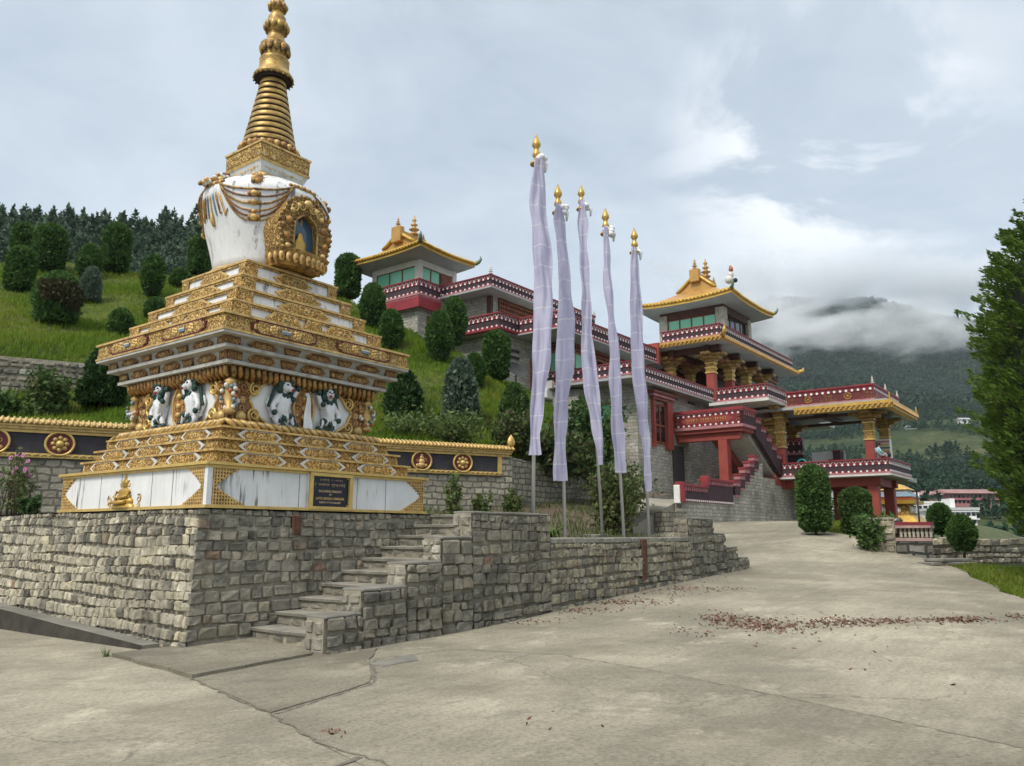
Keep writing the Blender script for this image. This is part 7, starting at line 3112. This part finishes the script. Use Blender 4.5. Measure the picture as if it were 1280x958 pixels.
# ------------------------------------------------------------------ the tall conifer at the right edge
def big_conifer():
    base = at(1412, 700, 19.)
    t = thing('conifer', 'tall bushy conifer cut off by the right edge of the photograph', 'tree', (0, 0, 0), None, Matrix.Translation((base.x, base.y, .55)))
    mb = MB()
    mb.tube([(0, 0, -.3), (0, 0, 3), (.05, 0, 7), (0, .05, 11.6)], [.24, .19, .12, .02], 9, 'bark')
    mb.build('trunk', t)
    rr = random.Random(9)
    tab = [(.7, 1.9), (1.4, 2.35), (2.35, 2.65), (3.3, 2.8), (4.2, 2.82), (5.2, 2.72), (6.2, 2.58), (7.2, 2.35), (8.0, 2.0), (8.8, 1.5), (9.5, 1.02), (10.3, .6), (11.6, .12)]
    mb = MB()
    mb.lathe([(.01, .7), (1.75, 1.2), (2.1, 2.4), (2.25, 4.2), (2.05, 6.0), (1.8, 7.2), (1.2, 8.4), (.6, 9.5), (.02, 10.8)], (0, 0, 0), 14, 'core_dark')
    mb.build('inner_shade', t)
    mbl = MB()
    P, D = [], []
    z = .75
    while z < 11.5:
        prof = lerp_tab(tab, z)
        for k in range(int(10 + 9 * prof)):
            a = rr.uniform(0, 2 * PI)
            L_ = prof * (rr.uniform(.80, 1.0) if rr.random() > .12 else rr.uniform(1.0, 1.13))
            up = rr.uniform(.10, .42)
            z0 = z + rr.uniform(-.1, .1) - L_ * up * .8
            ca, sa = math.cos(a), math.sin(a)
            pts = [Vector((ca * L_ * q, sa * L_ * q, z0 + L_ * (up * q + .10 * q * q))) for q in (.2, .5, .8, 1.)]
            if k % 2 == 0:
                mbl.tube(pts, [.022, .016, .009, .003], 4, 'bark', False)
            side = Vector((-sa, ca, 0))
            dirv = (pts[3] - pts[1]).normalized()
            droop = rr.uniform(.1, .45)
            for q in range(int(36 + 60 * L_ / 2.2)):
                s_ = 1.03 - .55 * rr.random() ** 1.5
                p = pts[0].lerp(pts[3], (s_ - .2) / .8)
                wd = (.62 * (1.03 - s_) + .035) * L_ * .40
                o_ = rr.gauss(0, wd)
                P.append(p + side * o_ + Vector((0, 0, rr.gauss(0, .045) - abs(o_) * droop)))
                D.append((dirv + side * (o_ * 1.6) + Vector((0, 0, .25))).normalized())
        z += .17
    mbl.build('branches', t)
    V, q = leaf_cloud(np.array([tuple(p) for p in P]), np.array([tuple(d) for d in D]), .048, 5, 3.4, .3)
    o = np_mesh('foliage', V, [q], 'leaf_cypress')
    o.parent = t


big_conifer()
# ------------------------------------------------------------------ wall, balustrade and slabs at the lower right
p0, p1 = at(1124, 691, 24.8), at(1167, 697, 24.2)
ang_b = math.atan2(p1.y - p0.y, p1.x - p0.x)
FBA = Matrix.Translation((p0.x, p0.y, 0)) @ Matrix.Rotation(ang_b, 4, 'Z')
Lb = (p1 - p0).length
zb0 = p0.z
ba = thing('balustrade', 'pink balustrade with pale balusters on a rubble base at the road edge', 'balustrade', (0, 0, zb0), None, FBA)
mb = MB()
mb.box(-.05, Lb, 0, .4, zb0 - .5, zb0 + .34, 'terrace_stone')
mb.build('stone_base', ba)
mb = MB()
mb.box(-.05, Lb, -.03, .4, zb0 + .343, zb0 + .44, 'pink_grey')
mb.box(-.05, Lb, -.05, .42, zb0 + .73, zb0 + .81, 'pink_grey')
mb.box(-.05, Lb, .0, .38, zb0 + .813, zb0 + .91, 'red_band')
mb.box(-.05, Lb, .2, .3, zb0 + .44, zb0 + .73, 'dark_band')
mb.build('rail', ba)
for i in range(8):
    mb = MB()
    mb.lathe([(.04, 0), (.05, .05), (.035, .08), (.055, .16), (.035, .23), (.05, .26), (.04, .288)], (.08 + i * Lb / 8, .1, zb0 + .441), 8, 'pale_stone')
    mb.build('baluster', ba)
mb = MB()
pp = at(1108, 688, 25.4)
FPI = Matrix.Translation((pp.x, pp.y, 0)) @ Matrix.Rotation(TH, 4, 'Z')
prg = random.Random(4)
mb.c = []
mb.box(-.3, .8, -.35, .45, pp.z - .6, pp.z + 1.0, 'mortar')
pad_c(mb)
stonewall(mb, on_r(-.31), -.35, .45, lambda a: pp.z - .4, lambda a: pp.z + 1.0, .2, (.3, .5), PAL_R + PAL_L, prg, 0, None, .02, .04)
stonewall(mb, on_l(-.36), -.3, .8, lambda a: pp.z - .4, lambda a: pp.z + 1.0, .2, (.3, .5), PAL_R + PAL_L, prg, 0, None, .02, .04)
o = mb.build('stone_pier', None, (0, 0, pp.z), FPI)
tag(o, 'rough layered stone pier left of the pink balustrade', 'pier')
pw0, pw1 = at(1166, 700, 24.2), at(1335, 700, 27.)
angw = math.atan2(pw1.y - pw0.y, pw1.x - pw0.x)
FWA = Matrix.Translation((pw0.x, pw0.y, 0)) @ Matrix.Rotation(angw, 4, 'Z')
Lw = (pw1 - pw0).length
mb = MB()
mb.box(0, Lw, .06, .5, pw0.z - .6, pw0.z + .6, 'mortar')
pad_c(mb)
fw_ = lambda a, b, d: (a, -d, b)
stonewall(mb, fw_, 0, Lw, lambda a: pw0.z - .15, lambda a: pw0.z + .64 + .16 * mnoise.noise((a * .9, 0, 0)), .2, (.2, .42), PAL_L + PAL_R, prg, .02, lambda a, z: .25, .02, .06)
o = mb.build('rubble_wall', None, (Lw / 2, .2, pw0.z), FWA)
tag(o, 'low loose rubble wall behind the lawn at the right', 'wall')
sl_ = at(1184, 704, 23.0)
for k in range(2):
    mb = MB()
    mb.box(-.75 + .1 * k, .75 - .12 * k, -.3, .3, 0, .09, 'concrete_dark', .02)
    o = mb.build('stone_slab', None, (0, 0, 0), Matrix.Translation((sl_.x + .1 * k, sl_.y + .1 * k, sl_.z - .06 + .095 * k)) @ Matrix.Rotation(.25 + .2 * k, 4, 'Z'))
    tag(o, ['lower grey stone slab lying at the corner of the lawn', 'upper grey stone slab lying across another one at the corner of the lawn'][k], 'slab')
# lamp pole
lp = at(1150, 660, 44)
t = thing('pole', 'thin dark pole standing behind the balustrade', 'pole', (0, 0, 0), None, Matrix.Translation((lp.x, lp.y, 1.5)))
mb = MB()
mb.tube([(0, 0, -.5), (0, 0, 2.45)], .045, 6, 'dark_metal')
mb.build('mast', t)
mb = MB()
mb.box(-.2, .2, -.06, .06, 2.36, 2.45, 'dark_metal')
mb.build('crossbar', t)
# old terrace wall on the left slope
ow0, ow1 = at(-60, 506, 26.6), at(118, 505, 28.6)
ango = math.atan2(ow1.y - ow0.y, ow1.x - ow0.x)
FOW = Matrix.Translation((ow0.x, ow0.y, 0)) @ Matrix.Rotation(ango, 4, 'Z')
Lo = (ow1 - ow0).length
mb = MB()
zo = ow0.z
mb.box(0, Lo, .05, .9, zo - .6, zo + 1.82, 'mortar')
pad_c(mb)
stonewall(mb, lambda a, b, d: (a, .02 - d, b), 0, Lo, lambda a: zo - .3, lambda a: zo + 1.78 + .12 * mnoise.noise((a, 1, 0)), .20, (.2, .45), PAL_D + PAL_R + [(.36, .35, .32)], prg, 0, None, .03, .05)
o = mb.build('terrace_wall', None, (Lo / 2, .3, zo), FOW)
tag(o, 'old grey rubble terrace wall half hidden by shrubs on the left slope', 'wall')
# ================================================================== DISTANCE
# wooded ridge on the left


def zridge(x, y):
    z = 10 + (y - 78) * .66 if y < 150 else 57.5 + (y - 150) * .10 - max(0, y - 190) * .8
    z -= 120 * max(0, x / y + .40)
    z += max(0, -x / y - .5) * 12
    return z + 2.5 * mnoise.noise((x * .03, y * .03, 0))


mb = MB()
v_, f_ = [], []
for i in range(41):
    for j in range(26):
        y = 76 + 160 * j / 25
        x = y * (-1.0 + 1.05 * i / 40)
        v_.append((x, y, zridge(x, y)))
for i in range(40):
    for j in range(25):
        k = i * 26 + j
        f_.append((k, k + 26, k + 27, k + 1))
mb.add(v_, f_, 'hill_soil', True)
mb.build('hills', None, (0, 0, 0), WORLD)['kind'] = 'structure'


def conifer_template(nq, seed, top=.9, wide=.22):
    """leaf tufts of one pine of height 1: tiers of boughs with gaps between them"""
    rg = np.random.default_rng(seed)
    P, D = [], []
    tiers = 8
    arms = [[(rg.uniform(0, 6.28), rg.uniform(.65, 1.2)) for _ in range(6)] for _ in range(tiers)]
    for i in range(nq):
        k = min(tiers - 1, int(tiers * rg.uniform() ** 1.25))
        a, L = arms[k][rg.integers(0, 6)]
        t = (k + rg.uniform(-.15, .35)) / tiers
        R = wide * ((1 - t) ** .62) * L * (.95 if k else .75)
        s_ = rg.uniform(.15, 1.) ** .7
        aa = a + rg.normal(0, .22)
        z = .20 + .76 * t + .05 * s_ * (1 - t) + rg.normal(0, .012)
        P.append((math.cos(aa) * R * s_, math.sin(aa) * R * s_, z))
        D.append((math.cos(aa), math.sin(aa), rg.uniform(.0, .9)))
    for i in range(max(3, nq // 25)):
        P.append((rg.normal(0, .008), rg.normal(0, .008), .92 + .06 * rg.uniform()))
        D.append((0, 0, 1.))
    return np.array(P), np.array(D)


def conifers(name, P, H, m, seed, nq, leaf, label, ntemp=7, wide=.22):
    """many pines in one object, each turned, scaled and stretched on its own"""
    rg = np.random.default_rng(seed)
    tmpl = []
    for k in range(ntemp):
        p, d = conifer_template(nq, seed * 10 + k, .9, wide * rg.uniform(.8, 1.25))
        V, q = leaf_cloud(p, d, leaf, seed + k, 2.2, .4)
        tmpl.append((V, len(q)))
    Vs, cnt = [], 0
    which = rg.integers(0, ntemp, len(P))
    for k in range(ntemp):
        idx = np.where(which == k)[0]
        if not len(idx):
            continue
        V, nq_ = tmpl[k]
        a = rg.uniform(0, 6.28, len(idx))
        w_ = H[idx] * rg.uniform(.8, 1.25, len(idx))
        X = (V[None, :, 0] * np.cos(a)[:, None] - V[None, :, 1] * np.sin(a)[:, None]) * w_[:, None] + P[idx, 0][:, None]
        Y = (V[None, :, 0] * np.sin(a)[:, None] + V[None, :, 1] * np.cos(a)[:, None]) * w_[:, None] + P[idx, 1][:, None]
        Z = V[None, :, 2] * H[idx][:, None] + P[idx, 2][:, None]
        Vs.append(np.stack([X, Y, Z], 2).reshape(-1, 3))
    V = np.concatenate(Vs)
    k = np.arange(len(V) // 4) * 4
    o = np_mesh(name, V, [np.stack([k, k + 1, k + 2, k + 3], 1)], m, 'stuff')
    tag(o, label, 'wood')
    return o


rg = np.random.default_rng(21)
P = []
while len(P) < 2600:
    y = rg.uniform(84, 188)
    x = y * rg.uniform(-.80, -.22)
    P.append((x, y, zridge(x, y) - .2))
P = np.array(P)
conifers('ridge_wood', P, rg.uniform(4., 8.2, len(P)), 'leaf_ridge_hazy', 3, 180, .068, 'dark pine wood along the ridge behind the left slope')


# far valley side and mountain
FAR = [(60, -9), (95, -8), (130, -4), (160, -1), (230, 7), (300, 15), (450, 38), (650, 78), (800, 112), (1000, 176), (1300, 300), (1700, 470), (2100, 590), (2600, 640)]


def zfar(x, y):
    q = x / y
    k = lerp_tab([(-.2, .30), (.1, .55), (.30, .95), (.45, 1.), (.62, .93), (.9, .8)], q)
    z = lerp_tab(FAR, y) * (k if y > 350 else 1)
    a = min(1, max(0, (y - 200) / 900))
    z += a * (60 * mnoise.noise((x * .0022, y * .0022, 1)) + 28 * mnoise.noise((x * .006, y * .006, 5))) + min(1, max(0, (y - 150) / 300)) * 6 * mnoise.noise((x * .02, y * .02, 9))
    return z


def far_mat():
    t = NT('far_slope').set(.95, 0, .1)
    p = t.pos()
    sep = t.n('ShaderNodeSeparateXYZ')
    t.l(p, sep.inputs[0])
    fld = t.ramp(t.noise(p, .012, 5, .55), [(.40, 0.), (.52, 1.)])
    yk = t.n('ShaderNodeMapRange')
    t.l(sep.outputs[1], yk.inputs['Value'])
    yk.inputs['From Min'].default_value = 560
    yk.inputs['From Max'].default_value = 780
    yk.inputs['To Min'].default_value = 1
    yk.inputs['To Max'].default_value = 0
    f = t.math('MULTIPLY', fld, yk.outputs[0])
    wood = t.ramp(t.noise(p, .05, 6, .7), [(.3, (.012, .03, .014)), (.7, (.035, .06, .028))])
    field = t.ramp(t.noise(p, .04, 8, .72), [(.3, (.03, .055, .02)), (.5, (.07, .085, .035)), (.7, (.125, .118, .065))])
    c = t.mix(f, wood, field)
    c = t.mix(1., c, t.ramp(t.noise(p, .22, 7, .8), [(.3, .45), (.7, 1.5)]), 'MULTIPLY')
    t.col(c)
    t.bump(t.noise(p, .12, 5, .7), 1., 4.)
    M['far_slope'] = t.m


far_mat()
mb = MB()
v_, f_ = [], []
ys = [60 * (2600 / 60) ** (j / 90) for j in range(91)]
NI = 90
for i in range(NI + 1):
    for y in ys:
        x = y * (-.25 + 1.25 * i / NI)
        v_.append((x, y, zfar(x, y)))
for i in range(NI):
    for j in range(90):
        k = i * 91 + j
        f_.append((k, k + 91, k + 92, k + 1))
mb.add(v_, f_, 'far_slope', True)
mb.build('mountain', None, (0, 0, 0), WORLD)['kind'] = 'structure'
P = []
rg = np.random.default_rng(31)
while len(P) < 17000:
    y = 300 + 1700 * rg.uniform() ** 1.0
    q = rg.uniform(.22, .70)
    x = y * q
    if y < 760:
        dn = mnoise.noise((x * .012, y * .012, 3)) + .5 * mnoise.noise((x * .03, y * .03, 1))
        if dn < (.02 if y < 640 else .02 - (y - 640) / 200):
            continue
    P.append((x, y, zfar(x, y) - .5))
for _ in range(700):
    y = rg.uniform(105, 300)
    q = rg.uniform(.40, .80)
    x = y * q
    if mnoise.noise((x * .02, y * .02, 7)) > -.05 and not (q < .60 and (138 < y < 178 or 255 < y < 295)):
        P.append((x, y, zfar(x, y) - .5))
P = np.array(P)
near = P[:, 1] < 820
conifers('mountain_wood', P[~near], rg.uniform(7, 15, int((~near).sum())), 'leaf_far', 4, 24, .2, 'dark forest covering the mountain across the valley', 6, .34)
conifers('valley_wood', P[near], rg.uniform(3.5, 9, int(near.sum())), 'leaf_far', 6, 70, .11, 'scattered dark trees and thickets between the far fields', 8, .36)


# buildings across the valley
def far_block(label, u0, u1, vt, vb, Y, depth, wallm, floors, nwin, roof=None, name='apartment_block'):
    a, b = at(u0, vb, Y), at(u1, vb, Y)
    Wd_ = (b - a).length
    H_ = at(u0, vt, Y).z - a.z
    fr = Matrix.Translation(a)
    t = thing(name, label, 'building', (0, 0, 0), 'buildings across the valley', fr)
    mb = MB()
    mb.box(0, Wd_, 0, depth, -6, H_, wallm)
    mb.build('wall', t)
    fnw = lambda p, q, d: (p, -d, q)
    mbw = MB()
    fh = H_ / floors
    for f in range(floors):
        for i in range(nwin):
            x = Wd_ * (i + .5) / nwin
            w_ = Wd_ / nwin * .33
            mb = MB()
            mb.prism([(x - w_, f * fh + fh * .24), (x + w_, f * fh + fh * .24), (x + w_, f * fh + fh * .78), (x - w_, f * fh + fh * .78)], fnw, -.05, .03, 'dark_glass')
            mb.build('window', t)
        mb = MB()
        mb.box(-.3, Wd_ + .3, -.5, 0, (f + 1) * fh - .35, (f + 1) * fh - .1, 'white_paint' if roof != 'red' else 'pink_cornice')
        mb.build('ledge', t)
    mb = MB()
    if roof == 'red':
        mb.hexa([(-1, -1.2, H_), (Wd_ + 1, -1.2, H_), (Wd_ + 1, depth + 1, H_), (-1, depth + 1, H_)], [(0, depth * .45, H_ + 1.7), (Wd_, depth * .45, H_ + 1.7), (Wd_, depth * .55, H_ + 1.7), (0, depth * .55, H_ + 1.7)], 'roof_red')
    else:
        mb.box(-.4, Wd_ + .4, -.6, depth, H_ + .003, H_ + .5, 'off_white')
        mb.box(Wd_ * .3, Wd_ * .45, 1, 4, H_ + .5, H_ + 2.2, 'white_paint')
    mb.build('roof', t)


simple('roof_red', (.30, .16, .15), .7, 0, .25, .3)
far_block('white four storey apartment block behind the pole and the round topiary', 1128, 1192, 630, 668, 160, 12, 'white_paint', 4, 9)
far_block('lower white apartment block with many windows right of the round topiary', 1184, 1224, 638, 676, 150, 12, 'white_paint', 4, 6)
far_block('long red roofed building across the valley, left wing with scalloped white frieze', 1120, 1176, 619, 632, 270, 14, 'pink_cornice', 2, 12, 'red', 'long_building')
far_block('long red roofed building across the valley, right wing beside the conifer', 1187, 1250, 617, 631, 275, 14, 'pink_cornice', 2, 12, 'red', 'long_building')
far_block('pale yellow house seen below the terrace between the clipped columns', 1046, 1066, 612, 622, 230, 8, 'cream_wall', 2, 4, None, 'house')
for u, v, Y, lab in ((1140, 545, 640, 'tiny white house at the upper edge of the far fields'), (1206, 541, 640, 'tiny pale house beside the conifer at the upper edge of the far fields'), (1190, 604, 400, 'tiny house low on the far hillside below the fields')):
    p = at(u, v, Y)
    z = zfar(p.x, p.y)
    t = thing('house', lab, 'house', (0, 0, 0), 'small houses on the far hillside', Matrix.Translation((p.x, p.y, z)))
    mb = MB()
    mb.box(-4, 4, -2, 2, -1, 3, 'off_white')
    mb.build('wall', t)
    mb = MB()
    mb.hexa([(-4.6, -2.8, 3), (4.6, -2.8, 3), (4.6, 2.8, 3), (-4.6, 2.8, 3)], [(-4.4, -.1, 4.6), (4.4, -.1, 4.6), (4.4, .1, 4.6), (-4.4, .1, 4.6)], 'grey_slab')
    mb.build('roof', t)

# ------------------------------------------------------------------ mist on the mountain and the hazy air of the valley


def mist_mat(name, dens, sc, lo, hi, colr=(.97, .98, 1., 1)):
    t = NT(name)
    t.t.nodes.remove(t.b)
    v = t.n('ShaderNodeVolumePrincipled')
    v.inputs['Color'].default_value = colr
    v.inputs['Anisotropy'].default_value = .0
    tc = t.n('ShaderNodeTexCoord')
    p = t.pos()
    q = t.map(p, (sc, sc, sc * 1.9))
    nz_ = t.noise(q, 1., 5, .6, .4)
    o = tc.outputs['Object']
    ln = t.n('ShaderNodeVectorMath', operation='LENGTH')
    t.l(o, ln.inputs[0])
    fall = t.ramp(ln.outputs['Value'], [(.35, 1.), (1., 0.)])
    f = t.math('ADD', nz_, t.math('MULTIPLY', t.math('SUBTRACT', fall, .6), .34))
    d = t.ramp(f, [(lo, 0.), (hi, 1.)])
    t.l(t.math('MULTIPLY', t.math('MULTIPLY', d, t.ramp(fall, [(0., 0.), (.25, 1.)])), dens), v.inputs['Density'])
    t.l(v.outputs[0], t.out.inputs['Volume'])
    M[name] = t.m


mist_mat('mist_low', .012, .0125, .53, .66)
mist_mat('mist_cap', .018, .010, .40, .60, (.90, .925, .96, 1))


def mist(u, v, Y, rx, ry, rz, label, m='mist_low'):
    c = at(u, v, Y)
    bpy.ops.mesh.primitive_ico_sphere_add(subdivisions=3, radius=1, location=c)
    o = bpy.context.object
    o.name = 'mist'
    o.scale = (rx, ry, rz)
    o.data.materials.append(M[m])
    o['kind'] = 'stuff'
    tag(o, label, 'mist')
    return o


mist(1075, 412, 1000, 330, 130, 52, 'long bank of white mist lying across the upper mountain')
mist(935, 402, 1080, 220, 160, 85, 'mist closing over the left shoulder of the mountain above the temple roof')
mist(1120, 352, 1350, 560, 140, 62, 'cloud resting on the mountain top', 'mist_cap')
if True:
    t = NT('haze_air')
    t.t.nodes.remove(t.b)
    v = t.n('ShaderNodeVolumePrincipled')
    v.inputs['Color'].default_value = (.80, .88, .97, 1)
    v.inputs['Density'].default_value = .00008
    v.inputs['Anisotropy'].default_value = 0.
    t.l(v.outputs[0], t.out.inputs['Volume'])
    M['haze_air'] = t.m
    mb = MB()
    mb.box(-900, 2900, -40, 2750, -30, 800, 'haze_air')
    o = mb.build('haze', None, (0, 0, 0), WORLD)
    o['kind'] = 'stuff'
    tag(o, 'thin blue haze filling the valley', 'haze')
# ================================================================== SKY AND LIGHT
w = bpy.data.worlds.new('World')
SC.world = w
w.use_nodes = True
nt = w.node_tree
for n in list(nt.nodes):
    nt.nodes.remove(n)
def N(t, **k):
    nd = nt.nodes.new(t)
    for a, b in k.items():
        setattr(nd, a, b)
    return nd
SUN_EL, SUN_AZ = rad(48), rad(215)     # azimuth clockwise from +Y
out = N('ShaderNodeOutputWorld')
bg = N('ShaderNodeBackground')
bg.inputs['Strength'].default_value = .1
sky = N('ShaderNodeTexSky', sky_type='NISHITA', sun_disc=False, sun_elevation=SUN_EL, sun_rotation=SUN_AZ, air_density=1., dust_density=2.5, ozone_density=1.)
geo = N('ShaderNodeTexCoord')
sep = N('ShaderNodeSeparateXYZ')
nt.links.new(geo.outputs['Generated'], sep.inputs[0])
def mth(op, a, b=0., c=0.):
    nd = N('ShaderNodeMath', operation=op)
    for s_, v in zip(nd.inputs, (a, b, c)):
        if isinstance(v, (int, float)):
            s_.default_value = v
        else:
            nt.links.new(v, s_)
    return nd.outputs[0]
# project the cloud deck on a plane overhead
zz = mth('MAXIMUM', mth('ADD', sep.outputs[2], .22), .05)
cx_, cy_ = mth('DIVIDE', sep.outputs[0], zz), mth('DIVIDE', sep.outputs[1], zz)
cmb = N('ShaderNodeCombineXYZ')
nt.links.new(cx_, cmb.inputs[0])
nt.links.new(cy_, cmb.inputs[1])
def nz(vec, scale, det, rough, dist=0., off=0.):
    mp = N('ShaderNodeMapping')
    mp.inputs['Location'].default_value = (off, off * .6, off * .3)
    nt.links.new(vec, mp.inputs['Vector'])
    nd = N('ShaderNodeTexNoise')
    nd.inputs['Scale'].default_value = scale
    nd.inputs['Detail'].default_value = det
    nd.inputs['Roughness'].default_value = rough
    nd.inputs['Distortion'].default_value = dist
    nt.links.new(mp.outputs[0], nd.inputs['Vector'])
    return nd.outputs['Fac']
def ramp(f, st):
    nd = N('ShaderNodeValToRGB')
    el = nd.color_ramp.elements
    while len(el) < len(st):
        el.new(.5)
    for e, (p, c) in zip(el, st):
        e.position = p
        e.color = (*c, 1) if not isinstance(c, (int, float)) else (c, c, c, 1)
    nt.links.new(f, nd.inputs['Fac'])
    return nd.outputs['Color']
def mixc(f, a, b, bl='MIX'):
    nd = N('ShaderNodeMix', data_type='RGBA', blend_type=bl)
    for s_, v in ((nd.inputs[0], f), (nd.inputs[6], a), (nd.inputs[7], b)):
        if isinstance(v, (int, float)):
            s_.default_value = v
        elif isinstance(v, tuple):
            s_.default_value = (*v, 1)
        else:
            nt.links.new(v, s_)
    return nd.outputs[2]
n1 = nz(cmb.outputs[0], .85, 10, .56, .5, 3.1)
n2 = nz(cmb.outputs[0], 2.6, 10, .6, .5, 7.7)
c = ramp(mth('ADD', mth('MULTIPLY', n1, .62), mth('MULTIPLY', n2, .38)), [(.36, (2.75, 3.2, 3.75)), (.44, (3.55, 4.1, 4.7)), (.53, (4.2, 4.75, 5.3)), (.66, (5.2, 5.6, 6.0))])
# a thin bright break in the clouds on the right
d = Vector((.42, 1.0, .51)).normalized()
dt = N('ShaderNodeVectorMath', operation='DOT_PRODUCT')
nt.links.new(geo.outputs['Generated'], dt.inputs[0])
dt.inputs[1].default_value = d
br = mth('MULTIPLY', ramp(dt.outputs['Value'], [(.982, 0.), (.9985, 1.)]), ramp(n2, [(.46, 0.), (.58, 1.)]))
c = mixc(mth('MULTIPLY', br, .75), c, (8.4, 8.4, 8.4))
# overcast skies are brighter overhead
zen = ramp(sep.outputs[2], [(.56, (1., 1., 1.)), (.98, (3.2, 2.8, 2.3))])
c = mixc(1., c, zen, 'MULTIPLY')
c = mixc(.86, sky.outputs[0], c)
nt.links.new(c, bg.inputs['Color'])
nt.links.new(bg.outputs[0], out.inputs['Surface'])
sl = bpy.data.lights.new('sun', 'SUN')
sl.energy = 1.5
sl.angle = rad(14)
sl.color = (1., .94, .84)
so = bpy.data.objects.new('sun', sl)
COL.objects.link(so)
sd = Vector((math.sin(SUN_AZ) * math.cos(SUN_EL), math.cos(SUN_AZ) * math.cos(SUN_EL), math.sin(SUN_EL)))
so.rotation_euler = sd.to_track_quat('Z', 'Y').to_euler()
SC.view_settings.view_transform = 'Standard'
SC.view_settings.look = 'None'
SC.view_settings.exposure = .74
SC.view_settings.gamma = 1
SC.render.engine = 'CYCLES'
cy = SC.cycles
cy.use_denoising = True
try:
    cy.denoiser = 'OPENIMAGEDENOISE'
except Exception:
    pass
cy.use_adaptive_sampling = True
cy.max_bounces = 8
cy.diffuse_bounces = 3
cy.glossy_bounces = 3
cy.transmission_bounces = 4
cy.transparent_max_bounces = 6
cy.volume_bounces = 4
cy.volume_step_rate = 1.
cy.volume_max_steps = 64
cy.caustics_reflective = False
cy.caustics_refractive = False
for o in bpy.data.objects:
    if '_o' in o:
        del o['_o']
